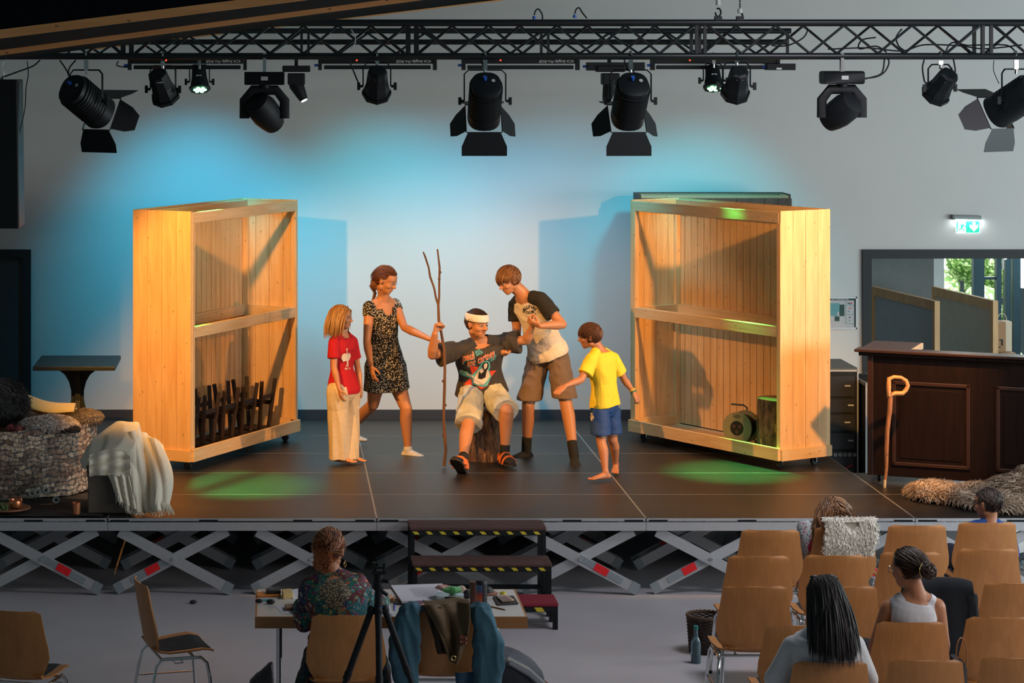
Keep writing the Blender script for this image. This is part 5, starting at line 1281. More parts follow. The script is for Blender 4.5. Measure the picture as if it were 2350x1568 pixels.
dr = fuse(m, 'dress', DR_, a.root, VX, 3, 0, fold=(.007, (10, 10, 2, 2)), cut=[(nk_+V((0, 0, .02)), .098, None), (nk_+fw_*.10-V((0, 0, .055)), .066, None), (nk_+fw_*.11-V((0, 0, .105)), .036, None)])
WS = mat('white_sock', (.72, .70, .66), .9, bump=.3, bscale=200)
for x, d in (('r', (1, -.1, 0)), ('l', (1, -.5, 0))):
    m = MB(); a.foot(m, x, d, bare=False, grow=.004); q = a.J['ank'+x]; limb(m, [q, q+V((0, 0, .012))], [.040, .040]); fuse(m, 'sock', WS, a.root, VX, 2)

# ---------------------------------------------------------------- seated man
a = P('person', 'seated man with white headband, printed dark T-shirt and sandals holding a staff', 1.0, free=('ankr',), J=dict(head=(1096, 744, 2.50), neck=(1099, 787, 2.60), pelvis=(1106, 902, 2.70), shr=(1054, 803, 2.50), shl=(1148, 786, 2.66), elr=(992, 815, 2.36), ell=(1208, 781, 2.58), wrr=(998, 766, 2.26), wrl=(1220, 752, 2.50),
           hipr=(1082, 905, 2.62), hipl=(1128, 903, 2.66), knr=(1074, 978, 2.28), knl=(1164, 945, 2.32), ankr=(1062, 1058, 1.99), ankl=(1158, 1038, 2.36)), build=1.05)
m = MB(); a.torso(m); [a.arm(m, x, 1.05) for x in 'rl']; [a.leg(m, x, 1.05) for x in 'rl']
a.hand(m, 'r', (.22, -.05, 1), (.75, -.55, -.1), (1.35, 1.4, 1.45, 1.5), 1.0, .92); a.hand(m, 'l', (-.2, -.25, 1), (.8, .2, 0), (1.2, 1.2, 1.2, 1.2), .6, .9)
a.foot(m, 'r', (-.42, -1, 0), bare=False, pitch=.62); a.foot(m, 'l', (.25, -1, 0), bare=False); a.head(m, (.62, -.85, -.10), .238, jaw=1.05, nose=1.1); fuse(m, 'body', SK1, a.root, VX)
HD = [mat('hair_dark_brown', (.055, .028, .018), .45, nscale=60), mat('hair_brown_black', (.03, .018, .013), .45)]
a.face(HD[1], lips=(.45, .15, .12)); a.hair(HD, 700, .062, lambda p, rd: V((.5, -.1, .25))+p*.4, r=.006, grav=.15, jit=.3, seg=5, lift=1.02, zcut=.14)
c, rx, f, u, h = a.hf; Rm = Matrix((rx, f, u)).transposed()
m = MB(); m.loft([(c+Rm @ (V((0, -.055, z))*h), rx, f, (.368+.01)*h*k, (.452+.008)*h*k) for z, k in ((.12, 1.0), (.135, 1.035), (.22, 1.03), (.30, 1.0), (.37, .965), (.385, .92))], 36, cap=False)
hb = m.build('headband', mat('white_headband', (.80, .76, .68), .85, bump=.2, bscale=120), a.root); s_ = hb.modifiers.new('s', 'SOLIDIFY'); s_.thickness = .004; bake(hb)
m = MB(); m.tube([c+Rm @ (V(p)*h) for p in ((-.085, .345, -.212), (-.03, .384, -.198), (.03, .384, -.198), (.085, .345, -.212))], [.007*h, .012*h, .012*h, .007*h], 8, flat=.7); m.build('moustache', mat('ginger_brown', (.20, .09, .05), .7), a.root)
TS = mat('washed_black_cotton', (.052, .046, .040), .9, nscale=14, noise_amt=.25, bump=.15, bscale=90)
m = MB(); a.torso(m, .030, .0, .965, gx=.012, flare=.035); a.trap(m, .014)
for x in 'rl':
    j = a.J; d = j['el'+x]-j['sh'+x]; dn = d.normalized(); sleeve(m, j['sh'+x], j['el'+x], .30, .068, .080); e0 = j['sh'+x]+d*.15; e1 = j['sh'+x]+d*.74
    dd = V((0, 0, 1))-dn*dn.z; dd.normalize(); m.loft([(e0.lerp(e1, t)-dd*(.012*t), dn.cross(dd), dd, .075, .082+.018*t) for t in (0, .33, .66, 1)], 20)
sh = fuse(m, 'shirt', TS, a.root, VX, 4, .010, .11, fold=(.009, (8, 8, 3.5, 4)), cut=[(a.J['neck']+V((0, -.015, .03)), .082, None)])
fw = a.sec(.55)[2]; U = V((.97, .24, 0)); Vv = V((0, .12, 1)); O = W(1109, 857, 2.4)
PK = mat('salmon_print', (.85, .24, .12), .8); TQ = mat('turquoise_print', (.12, .50, .52), .8); RS = mat('red_star_print', (.70, .07, .03), .8); BK = mat('black_print', (.01, .01, .01), .8)
px_ = (2.5+CYD)/FPX
def L2(x, y): return ((x-1100)*px_, -(y-850)*px_)
def put(txt, size, x, y, rot, bold=.002, shear=.15):
    def f(mb):
        vs, fs = text_mb(txt, size, bold, shear=shear); vs = [(p*(.62 if size > .05 else 1), q) for p, q in vs]; X, Y = L2(x, y); c_, s2 = math.cos(rot), math.sin(rot)
        mb.add([(X+p*c_-q*s2, Y+p*s2+q*c_, 0) for p, q in vs], fs)
    return f
for txt, sz, x, y, ro in (('paul', .088, 1070, 812, .22), ('mc', .080, 1078, 826, .25), ('cartney', .088, 1111, 813, .40)):
    decal(sh, 'print_shadow', TQ, O, U, Vv, put(txt, sz, x+1, y+1, ro, .0045), sh, .003)
    decal(sh, 'print_lettering', PK, O, U, Vv, put(txt, sz, x, y, ro, .0025), sh, .006)
for txt, x, y, ro in (('GOT', 1092, 800, .4), ('BACK', 1095, 805, .45), ('TOUR', 1129, 816, .45), ('2022', 1131, 820, .45)): decal(sh, 'print_lettering', TQ, O, U, Vv, put(txt, .026, x, y, ro, .001), sh, .004)
star = [L2(*p) for p in ((1076, 832), (1097, 836), (1106, 828), (1122, 846), (1145, 845), (1130, 862), (1125, 878), (1108, 888), (1096, 876), (1071, 876), (1088, 856))]
decal(sh, 'star_print', RS, O, U, Vv, flat(star), sh, .003)
out = [L2(*p) for p in ((1059, 846), (1064, 841), (1086, 853), (1095, 843), (1101, 829), (1110, 822), (1122, 824), (1127, 836), (1125, 845), (1132, 858), (1127, 870), (1122, 880), (1112, 882), (1088, 875), (1086, 863), (1064, 852))]
decal(sh, 'figure_outline', TQ, O, U, Vv, flat(out), sh, .006)
for nm, mm, poly, e in (('figure_print', PRC, ((1091, 860), (1098, 845), (1106, 838), (1116, 838), (1123, 846), (1128, 858), (1122, 868), (1112, 877), (1092, 873)), .009),
                        ('figure_hair', BK, ((1106, 838), (1104, 832), (1108, 826), (1117, 826), (1121, 833), (1120, 842), (1112, 845)), .012), ('figure_face', PRC, ((1109, 838), (1108, 830), (1113, 827), (1117, 831), (1116, 839), (1112, 842)), .015),
                        ('waistcoat', BK, ((1100, 845), (1106, 852), (1112, 845), (1118, 842), (1117, 860), (1108, 864), (1100, 862)), .012), ('guitar_neck', PRC, ((1061, 846), (1064, 843), (1090, 857), (1088, 861)), .009), ('guitar_body', PRC, ((1088, 860), (1100, 866), (1116, 870), (1114, 877), (1100, 876), (1090, 872)), .013)):
    decal(sh, nm, mm, O, U, Vv, flat([L2(*p) for p in poly]), sh, e)
SHRT = mat('pale_washed_denim', (.56, .56, .46), .9, nscale=9, noise_amt=.4, bump=.2, bscale=90)
m = MB(); a.torso(m, .018, -.2, .14)
for x in 'rl':
    j = a.J; d = j['kn'+x]-j['hip'+x]; limb(m, [j['hip'+x]+V((0, 0, .01)), j['hip'+x]+d*.45], [.108, .108]); dn = d.normalized(); q = V((1, 0, 0)); q -= dn*q.dot(dn); q.normalize()
    m.loft([((j['hip'+x]+d*t)+V((0, 0, -.01)), q, dn.cross(q), .104+.012*t, .104) for t in (.2, .5, .92)], 20)
fuse(m, 'shorts', SHRT, a.root, VX, 4, .010, .10, fold=(.011, (7, 7, 4, 6)))
SA = mat('orange_leather', (.62, .15, .04), .6); SO = mat('black_sock', (.014, .015, .018), .9)
for x, d, pt in (('r', (-.42, -1, 0), .62), ('l', (.25, -1, 0), 0)):
    m = MB(); a.foot(m, x, d, bare=False, grow=.004, pitch=pt); q = a.J['ank'+x]; kk = (a.J['kn'+x]-q).normalized(); limb(m, [q, q+kk*.05], [.043, .043]); fuse(m, 'sock', SO, a.root, VX, 2)
    dd = V(d); dd.z = 0; dd.normalize(); up = V((0, 0, 1))
    if pt: d2 = dd*math.cos(pt)+up*math.sin(pt); up = up*math.cos(pt)-dd*math.sin(pt); dd = d2
    r_ = dd.cross(up); o_ = q-up*.084
    m = MB(); m.prism([(-.075, -.03), (-.05, -.042), (.05, -.045), (.12, -.055), (.18, -.045), (.205, -.01), (.20, .03), (.17, .05), (.1, .052), (.04, .04), (-.05, .04), (-.078, .02)], o_-up*.012, dd, r_, up*.02); sl = m.build('sandal', mat('black_sole', (.02, .018, .016), .8), a.root, bevel=.004)
    m = MB()
    for t, w_, hh in ((.025, .05, .085), (.10, .054, .062)): m.tube([o_+dd*t+r_*(w_*math.cos(k*PI/10))+up*(hh*math.sin(k*PI/10)) for k in range(11)], .024, 8, flat=.45)
    m.tube([o_+dd*.01+r_*.05+up*.02, o_-dd*.06+r_*.03+up*.06, o_-dd*.072+up*.07, o_-dd*.06-r_*.03+up*.06, o_+dd*.01-r_*.05+up*.02], .016, 6, flat=.5)
    m.build('sandal_strap', SA, sl)

# ---------------------------------------------------------------- standing boy bending over
a = P('person', 'teenage boy in raglan shirt and brown shorts bending over the seated man', 1.0,
      dict(head=(1167, 644, 2.72), neck=(1203, 682, 2.76), pelvis=(1258, 812, 2.82), shr=(1184, 700, 2.95), shl=(1242, 688, 2.66), elr=(1186, 762, 2.92), ell=(1291, 745, 2.55), wrr=(1172, 803, 2.62), wrl=(1240, 748, 2.42),
           hipr=(1236, 828, 2.88), hipl=(1280, 828, 2.78), knr=(1212, 928, 2.75), knl=(1298, 922, 2.62), ankr=(1208, 1036, 2.84), ankl=(1318, 1049, 2.50)), build=.94)
m = MB(); a.torso(m); [a.arm(m, x) for x in 'rl']; [a.leg(m, x) for x in 'rl']
a.hand(m, 'r', (-.5, -.6, -.35), (-.3, .2, .9), (1.2, 1.2, 1.25, 1.3), .8, .95); a.hand(m, 'l', (-1, -.05, .35), (-.2, .5, .8), (1.1, 1.1, 1.15, 1.2), .9)
a.foot(m, 'r', (-1, -.45, 0), bare=False); a.foot(m, 'l', (-.05, -1, 0), bare=False); a.head(m, (-.80, -.42, -.42), .232, up=(-.30, 0, 1)); fuse(m, 'body', SK1, a.root, VX)
HG = [mat('hair_light_brown', (.28, .13, .05), .45, nscale=60), mat('hair_mid_brown', (.15, .065, .028), .45)]
a.face(HG[1]); a.hair(HG, 900, lambda p: .088 if p.z > .2 else .055, lambda p, rd: V((p.x*.6, 1.2 if p.z > .15 else .1, -.05)), r=.0055, grav=.7, jit=.35, seg=7, lift=1.06, zcut=.04)
CB = mat('cream_cotton', (.76, .68, .55), .9, nscale=30, bump=.2, bscale=90); BKC = mat('charcoal_cotton', (.022, .023, .022), .9, bump=.2, bscale=90)
m = MB(); a.torso(m, .014, -.05, .93, flare=.05); sh = fuse(m, 'shirt', CB, a.root, VX, 4, .008, .09, fold=(.009, (5, 5, 9, 4)))
for x in 'rl':
    m = MB(); j = a.J; d = j['el'+x]-j['sh'+x]; nk = a.sec(.93)[0]; limb(m, [nk.lerp(j['sh'+x], .35)+V((0, 0, .004)), j['neck'].lerp(j['sh'+x], .55)+V((0, 0, .008)), j['sh'+x]], [.050, .062, .066]); sleeve(m, j['sh'+x], j['el'+x], .60, .066, .070)
    fuse(m, 'sleeve', BKC, a.root, VX, 3, .012, .08)
m = MB(); nk = a.sec(.965); m.loft([(nk[0]+(a.J['neck']-a.J['pelvis']).normalized()*z, nk[1], nk[2], .078, .070) for z in (-.006, .012)], 24); m.build('collar', BKC, a.root)
O = W(1206, 722, 2.6); U = V((.80, -.45, .22)); Vv = V((-.25, -.1, 1)); Vv = (Vv-U.normalized()*Vv.dot(U.normalized())).normalized()
def arc(mb):
    t = 'HELLFIRE'
    for i, ch in enumerate(t):
        an = R(58-116*i/7); vs, fs = text_mb(ch, .036, .0012); c_, s2 = math.cos(an), math.sin(an); X, Y = -math.sin(an)*.066, math.cos(an)*.066-.030
        mb.add([(X+p*c_-q*s2, Y+p*s2+q*c_, 0) for p, q in vs], fs)
    vs, fs = text_mb('CLUB', .032, .001); mb.add([(p, q-.010, 0) for p, q in vs], fs)
    for r0, r1 in ((.052, .055),):
        n = 26; mb.add([(r*math.cos(R(200+k*140/(n-1))), r*math.sin(R(200+k*140/(n-1)))-.005, 0) for r in (r0, r1) for k in range(n)], [(k, k+1, n+k+1, n+k) for k in range(n-1)])
    for cx_ in (.084,):
        n = 16; mb.add([(cx_+r*math.cos(2*PI*k/n), -.022+r*math.sin(2*PI*k/n), 0) for r in (.010, .0125) for k in range(n)], [(k, (k+1) % n, n+(k+1) % n, n+k) for k in range(n)])
decal(sh, 'print_lettering', BK, O, U, Vv, arc, sh, .004)
BS = mat('brown_shorts_cotton', (.17, .115, .078), .85, nscale=14, noise_amt=.2, bump=.2, bscale=90)
m = MB(); a.torso(m, .014, -.2, .12)
for x in 'rl':
    j = a.J; d = j['kn'+x]-j['hip'+x]; limb(m, [j['hip'+x]+V((0, 0, .02)), j['hip'+x]+d*.4], [.100, .100]); m.loft([(j['hip'+x]+d*t, V((1, 0, 0)), V((0, 1, 0)), .098+.010*t, .098+.006*t) for t in (.1, .4, .7, .9)], 20)
fuse(m, 'shorts', BS, a.root, VX, 3, .008, .09, fold=(.010, (8, 8, 4, 5)))
for x, d in (('r', (-1, -.45, 0)), ('l', (-.05, -1, 0))):
    m = MB(); a.foot(m, x, d, bare=False, grow=.005); q = a.J['ank'+x]; kk = (a.J['kn'+x]-q).normalized(); limb(m, [q, q+kk*.12], [.043, .044]); fuse(m, 'sock', SO, a.root, VX, 2)

# ---------------------------------------------------------------- small boy in yellow
a = P('person', 'small barefoot boy in yellow T-shirt and blue shorts seen from behind', .74,
      dict(head=(1353, 772, 1.78), neck=(1374, 803, 1.80), pelvis=(1388, 930, 1.80), shr=(1408, 822, 1.92), shl=(1356, 826, 1.70), elr=(1433, 872, 1.96), ell=(1334, 872, 1.62), wrr=(1453, 899, 1.92), wrl=(1298, 886, 1.52),
           hipr=(1402, 945, 1.86), hipl=(1376, 945, 1.74), knr=(1406, 1010, 1.84), knl=(1380, 1015, 1.68), ankr=(1413, 1066, 1.99), ankl=(1390, 1084, 1.60)), build=.98)
m = MB(); a.torso(m); [a.arm(m, x) for x in 'rl']; [a.leg(m, x) for x in 'rl']
a.hand(m, 'r', (.45, -.3, -.8), (-.5, .6, 0), (.6, .6, .65, .7), .4); a.hand(m, 'l', (-.8, -.4, -.5), (0, .5, -.8), (.25, .3, .35, .4), .3)
a.foot(m, 'l', (-1, -.35, 0)); a.foot(m, 'r', (-.2, -1, 0)); a.head(m, (-.93, .12, -.12), .205, up=(-.12, 0, 1), child=True); fuse(m, 'body', SK2, a.root, VX)
HK = [mat('hair_chestnut', (.13, .055, .03), .6, nscale=60), mat('hair_chestnut_dark', (.07, .03, .018), .6)]
a.face(HK[1]); a.hair(HK, 1000, lambda p: .075 if p.z > .2 else .05, lambda p, rd: V((p.x*.5, .9, -.2)), r=.0055, grav=.7, jit=.2, seg=6, lift=1.04, zcut=.06)
YL = mat('yellow_jersey', (.85, .66, .035), .75, nscale=30, bump=.15, bscale=90)
m = MB(); a.torso(m, .018, -.02, .95, flare=.02); a.trap(m, .010)
for x in 'rl': j = a.J; d = j['el'+x]-j['sh'+x]; sleeve(m, j['sh'+x], j['el'+x], .68, .050, .060)
fuse(m, 'shirt', YL, a.root, VX, 3, 0, fold=(.008, (7, 7, 3, 4)), cut=[(a.J['neck']+V((0, 0, .015)), .062, None)])
m = MB(); a.torso(m, .014, -.2, .06)
for x in 'rl': j = a.J; d = j['kn'+x]-j['hip'+x]; m.loft([(j['hip'+x]+d*t+V((0, 0, .01)), V((1, 0, 0)), V((0, 1, 0)), .078+.006*t, .078) for t in (-.1, .3, .6, .8)], 20)
so = fuse(m, 'shorts', mat('blue_jersey', (.006, .048, .20), .7, bump=.15, bscale=90), a.root, VX, 3, .012, .07)
decal(so, 'print', PRC, W(1366, 965, 1.5), (1, 0, 0), (0, 0, 1), lambda mb: mb.add([(-.012, .03, 0), (.002, .03, 0), (.0, -.03, 0), (-.008, -.03, 0)], [(0, 1, 2, 3)]), so)
w0 = a.J['wrr']; dv = (a.J['elr']-w0).normalized()
for k, cn, col in ((.012, 'yellow_band', (.8, .6, .05)), (-.006, 'green_band', (.03, .28, .18))):
    m = MB(); q = w0+dv*k; uu = dv.orthogonal().normalized(); m.tube([q+uu*(.024*math.cos(t))+dv.cross(uu)*(.024*math.sin(t)) for t in [i*PI/8 for i in range(16)]], .005, 6, close=True); m.build('wristband', mat(cn, col, .5), a.root, label=cn.replace('_', ' ')+' on right wrist')
# ================================================================ hall floor: chairs
M_PAD = mat('dark_seat_pad', (.018, .024, .030), .9, bump=.3, bscale=250)
def shellpt(u, v):
    """plywood shell, v=0 top of the back .. 1 front of the seat, u across; front of the chair faces +y"""
    # profile (y, z), half width
    prof = [(-.215, .845, .192), (-.212, .80, .197), (-.198, .72, .208), (-.180, .62, .226), (-.168, .56, .228), (-.160, .50, .205), (-.146, .455, .178), (-.110, .430, .176), (-.05, .425, .20), (.05, .435, .222), (.15, .445, .225), (.205, .435, .215), (.228, .415, .205)]
    k = v*(len(prof)-1.0001); i = int(k); f = k-i; a, b = prof[i], prof[i+1]; p = [a[j]*(1-f)+b[j]*f for j in range(3)]
    x = (u-.5)*2; w = p[2]
    if v < .06: w = w-.040*max(0, 1-v/.06)**3
    if v > .93: w = w-.05*((v-.93)/.07)**2
    zz = p[1]+(.006*(x*x) if v < .5 else .012*x*x); yy_ = p[0]+(.030*x*x if v < .5 else 0)
    if v < .02: zz += .004*(1-x*x)-.004
    return V((x*w, yy_, zz))
def make_chair():
    r = thing('shell_chair', 'x', 'chair', (0, 0, 0))
    m = MB().grid(shellpt, 16, 60, -.010); sh_ = m.build('seat_shell', M_PLY, r)
    def pad(u, v):
        p = shellpt(.05+.90*u, .55+.42*v); e = min(u, 1-u, v, 1-v); return p+V((0, .004, .002+.014*min(1, e*9)))
    MB().grid(pad, 14, 22, .004).build('seat_pad', M_PAD, r)
    for s in (-1, 1):
        x = s*.205
        MB().tube([(s*.235, .215, .008), (s*.215, .19, .30), (s*.208, .175, .375), (s*.20, .14, .408), (s*.20, -.10, .408), (s*.208, -.135, .37), (s*.215, -.15, .30), (s*.235, -.20, .008)], .0105, 8).build('leg_frame', M_CHROME, r)
        MB().tube([(s*.222, .20, .22), (s*.222, -.165, .22)], .005, 6).build('side_rail', M_CHROME, r)
        for y in (.215, -.20): MB().cyl((s*.235, y, .0), (s*.235, y, .02), .013, n=10).build('foot_cap', M_BLACKP, r)
    for y in (.10, -.10): MB().cyl((-.20, y, .408), (.20, y, .408), .009, n=8).build('cross_bar', M_CHROME, r)
    MB().tube([(.205, .02, .40), (.245, .02, .395), (.25, -.03, .395), (.21, -.03, .40)], .004, 6).build('linking_hook', M_CHROME, r)
    return r
CH = [  # px centre of back, top y, label, turn
 (1770, 1218, 'empty plywood chair at the left end of the front row', 0), (1939, 1212, 'front-row plywood chair with the girl and white sheepskin', 0), (2107, 1207, 'empty plywood chair in the front row between girl and boy', 0), (2268, 1201, 'front-row plywood chair the boy in blue sits on', 0),
 (1743, 1278, 'empty plywood chair, left end of the second row', 0), (1919, 1276, 'empty second-row plywood chair behind the girl', 0), (2093, 1270, 'second-row plywood chair beyond the woman with the bun', 0), (2270, 1262, 'empty second-row plywood chair behind the boy in blue', 0),
 (1735, 1348, 'empty plywood chair, left end of the third row, beside the basket', 0), (1940, 1348, 'third-row plywood chair beyond the black-haired woman', 0), (2146, 1343, 'third-row plywood chair draped with the black coat', 0), (2336, 1340, 'third-row plywood chair cut by the right picture edge', 0),
 (1838, 1437, 'fourth-row plywood chair mostly hidden by the black-haired woman', 0), (2094, 1430, 'fourth-row plywood chair of the woman in the white tank top', 0), (2300, 1419, 'fourth-row plywood chair at right with tan bag strap', 0),
 (1908, 1522, 'plywood chair of the black-haired woman, bottom edge', 0), (2128, 1518, 'empty plywood chair at the bottom edge, middle of the last row', 0), (2340, 1512, 'plywood chair in the bottom right corner', 0),
 (795, 1414, 'plywood chair the woman at the work table sits on', 0), (1020, 1398, 'plywood chair at the table with two jackets over its back', 0),
 (40, 1404, 'empty plywood chair at the bottom left corner', -.28)]
ch = make_chair(); CHAIRS = []
def chair_pos(px, ty): d = (CZ-.845)*FPX/(ty-130); return (px-630)/FPX*d, d-CYD
for i, (px, ty, lb, rz) in enumerate(CH):
    o = ch if i == 0 else copy_tree(ch); x, y = chair_pos(px, ty)
    # the back of the shell is .215 behind the chair's centre
    o.location = (x+.215*math.sin(-rz)*0, y+.215, 0); o.rotation_euler[2] = rz; tag(o, lb, 'chair', 'plywood shell chairs'); CHAIRS.append(o)
o = copy_tree(ch); d = FPX*(CZ-.42)/(1490-130); o.location = ((392-630)/FPX*d, d-CYD, 0); o.rotation_euler[2] = R(-75)
tag(o, 'empty plywood chair turned sideways to the right, left of the table', 'chair', 'plywood shell chairs')
seat = lambda i: V((CHAIRS[i].location.x, CHAIRS[i].location.y, .45))

# ================================================================ work table
M_LAM = mat('pale_laminate', (.55, .53, .50), .35, noise_amt=.04)
TYf, TYb = YS(1417, .75), YS(1353, .75)
x0, x1 = (585-630)/FPX*(TYf+CYD), (1211-630)/FPX*(TYf+CYD)
T0 = thing('work_table', 'long white-topped table with beech edge in front of the stage', 'table', ((x0+x1)/2, (TYf+TYb)/2, 0))
MB().bx(x0+.012, x1-.012, TYf+.012, TYb-.012, .735, .752).build('tabletop', M_LAM, T0)
M_EDGE = wood('beech_edge', (.42, .19, .065), (.34, .15, .05), .45, axis=0, knots=False)
m = MB(); m.bx(x0, x1, TYf, TYf+.012, .685, .7515); m.bx(x0, x1, TYb-.012, TYb, .685, .7515); m.bx(x0, x0+.012, TYf+.012, TYb-.012, .685, .7515); m.bx(x1-.012, x1, TYf+.012, TYb-.012, .685, .7515); m.bx(x0+.012, x1-.012, TYf+.012, TYb-.012, .70, .735); m.build('edge_frame', M_EDGE, T0)
for px in (641, 1138):
    x = (px-630)/FPX*(TYf+.1+CYD)
    for y in (TYf+.10, TYb-.10):
        m = MB(); m.cyl((x, y, .008), (x, y, .70), .018, n=12); m.build('table_leg', M_CHROME, T0)
    MB().beam((x, TYf+.1, .30), (x, TYb-.1, .30), .02, .02).build('leg_brace', M_CHROME, T0)
def T(px, py, z=.752): return G(px, py, z)
def slab(name, label, cat, pts, h, m, z=.752, part='sheet', group=None, bevel=0):
    ps = [T(*p, z) for p in pts]; c = sum(ps, V())/len(ps); r = thing(name, label, cat, c, group)
    MB().prism([(q.x, q.y) for q in ps], (0, 0, z+.0004), V((1, 0, 0)), V((0, 1, 0)), V((0, 0, h))).build(part, m, r, bevel=bevel); return r
PAP = mat('paper', (.62, .62, .68), .8, noise_amt=.03); BKP = mat('black_leatherette', (.015, .015, .018), .5)
slab('sheet_of_paper', 'white sheet under the brown case, left on the table', 'paper', [(632, 1392), (690, 1384), (698, 1405), (648, 1410)], .001, PAP)
slab('open_notebook_page', 'loose white pages at the back left of the table', 'paper', [(655, 1358), (688, 1352), (692, 1372), (672, 1375)], .004, PAP)
slab('brown_notebook', 'thin brown notebook near the front edge by the woman', 'notebook', [(679, 1411), (705, 1409), (712, 1414), (680, 1416)], .012, mat('brown_leather', (.12, .05, .03), .5), part='cover')
slab('glasses_case', 'shallow brown case lying on the paper', 'case', [(653, 1394), (690, 1391), (695, 1399), (656, 1403)], .018, mat('tan_case', (.22, .11, .05), .5), z=.754, part='case_body', bevel=.004)
slab('pencil_tin', 'flat orange pencil tin at the far left of the table', 'tin', [(590, 1363), (642, 1362), (645, 1371), (589, 1372)], .012, mat('orange_tin', (.62, .20, .03), .45), part='tin_body', bevel=.003)
q = slab('black_pen_case', 'black pouch lying behind the orange tin', 'pouch', [(610, 1359), (643, 1358), (645, 1363), (611, 1364)], .02, BKP, z=.7655, part='pouch', bevel=.005)
q = slab('cardboard_packet', 'small yellow and white packet beside the orange tin', 'packet', [(647, 1366), (668, 1364), (672, 1374), (650, 1376)], .035, mat('packet_yellow', (.60, .42, .16), .6), part='carton', bevel=.002)
p = T(606, 1384); r = thing('sunglasses', 'dark sunglasses with teal tips on the left of the table', 'glasses', p)
m = MB(); m.ell(p+V((-.03, 0, .012)), (.024, .012, .012)); m.ell(p+V((.04, -.03, .014)), (.028, .018, .014)); m.build('lens_pair', BKP, r); MB().tube([p+V((-.01, .01, .012)), p+V((.05, .02, .012))], .007, 8).build('temple', mat('teal_plastic', (.05, .35, .38), .4), r)
p = T(612, 1360, .766); r = thing('wire_glasses', 'thin wire-rimmed glasses on top of the orange tin', 'glasses', p+V((-.02, 0, 0)))
m = MB(); [m.tube([p+V((dx+.017*math.cos(t), .0, .02+.013*math.sin(t))) for t in [k*PI/6 for k in range(12)]], .0015, 5, close=True) for dx in (-.02, .02)]; m.tube([p+V((-.05, .02, .012)), p+V((-.036, 0, .02))], .0015, 5); m.build('wire_frame', M_CHROME, r)
# script binder
r = thing('script_binder', 'open binder of white printed script pages in a red-edged cover', 'binder', T(960, 1380))
B4 = [T(922, 1388), T(1030, 1384), T(1015, 1347, .80), T(897, 1351, .80)]
for k in range(4): B4[k] = V(B4[k])
def quadp(z0, z1, ins):
    c = sum(B4, V())/4; q = [c+(x-c)*ins for x in B4]; m = MB(); m.add([x+V((0, 0, z0)) for x in q]+[x+V((0, 0, z1)) for x in q], [(3, 2, 1, 0), (4, 5, 6, 7), (0, 1, 5, 4), (1, 2, 6, 5), (2, 3, 7, 6), (3, 0, 4, 7)]); return m
quadp(.002, .008, 1.03).build('cover', mat('red_brown_cover', (.20, .05, .035), .5), r); pg = quadp(.0085, .02, 1.0).build('pages', PAP, r)
m = MB(); rd = random.Random(2)
for k in range(12):
    f = .22+.05*k; A_ = B4[0].lerp(B4[3], f); B_ = B4[1].lerp(B4[2], f)
    t0_ = .3+.06*rd.random(); 
    while t0_ < .85:
        t1_ = t0_+.02+.05*rd.random(); a_, b_ = A_.lerp(B_, t0_), A_.lerp(B_, t1_); d3 = (B4[3]-B4[0]).normalized()*.0035; m.add([a_+V((0, 0, .0206)), b_+V((0, 0, .0206)), b_+d3+V((0, 0, .0206)), a_+d3+V((0, 0, .0206))], [(0, 1, 2, 3)]); t0_ = t1_+.012
m.build('text_lines', mat('grey_print', (.30, .30, .36), .8), pg)
slab('clipboard', 'black folder peeking out under the binder', 'folder', [(900, 1378), (925, 1377), (932, 1391), (905, 1388)], .008, BKP, part='cover')
slab('note_pad', 'white note pad on a black board in front of the tripod', 'note pad', [(872, 1382), (893, 1378), (901, 1412), (880, 1412)], .006, PAP, part='pad')
def stick_thing(name, label, cat, p, q, rr, m, part, tip=None):
    r = thing(name, label, cat, (p+q)/2-V((0, 0, rr))); MB().cyl(p+V((0, 0, rr)), q+V((0, 0, rr)), rr, n=8).build(part, m, r)
    if tip: MB().cyl(q+V((0, 0, rr)), q+(q-p).normalized()*.012+V((0, 0, rr)), rr, .001, n=8).build('tip', tip, r)
    return r
stick_thing('blue_pen', 'blue pen lying left of the binder corner', 'pen', T(905, 1402), T(906, 1389), .004, mat('blue_pen_plastic', (.02, .10, .5), .4), 'barrel', PAP)
stick_thing('pencil', 'brown pencil lying in front of the phone', 'pencil', T(1119, 1392), T(1158, 1401), .004, mat('pencil_brown', (.28, .17, .07), .5), 'barrel', mat('pencil_wood', (.6, .4, .2), .6))
stick_thing('wooden_chopstick', 'pale wooden stick leaning on the purple crayons box', 'stick', T(963, 1393), T(1000, 1373), .004, mat('pale_stick', (.55, .38, .22), .6), 'stick_body')
r = slab('crayon_box', 'purple ribbed box lying beside the binder', 'box', [(950, 1390), (985, 1372), (993, 1376), (960, 1394)], .018, mat('purple_plastic', (.16, .07, .14), .5), part='box_body', bevel=.003)
# lunch box
p = T(1032, 1384); r = thing('lunch_box', 'clear lunch box holding crumpled green and red wrappers', 'food box', p)
gls = mat('clear_plastic', (.7, .78, .78), .15, trans=.6)
m = MB(); m.loft([(p+V((0, 0, z)), V((1, 0, 0)), V((0, 1, 0)), a_, b_) for z, a_, b_ in ((.001, .075, .05), (.045, .085, .058), (.052, .085, .058))], 28, .6); m.build('tub', gls, r)
MB().box(p+V((0, -.06, .04)), (.065, .006, .018)).build('clip', BKP, r)
def crumple(name, label, cat, c, r3, m, seed, amp=.5, par=None):
    o = MB(); o.ell((0, 0, 0), r3, None, 18, 12)
    for i, v in enumerate(o.v): q = noise.noise_vector(v*28+V((seed, 0, 0))); o.v[i] = v*(1+amp*q.x)+V(c)
    if par: return o.build(name, m, par, smooth=False)
    t = thing(name, label, cat, V(c)-V((0, 0, r3[2]))); o.build('body', m, t, smooth=False); return t
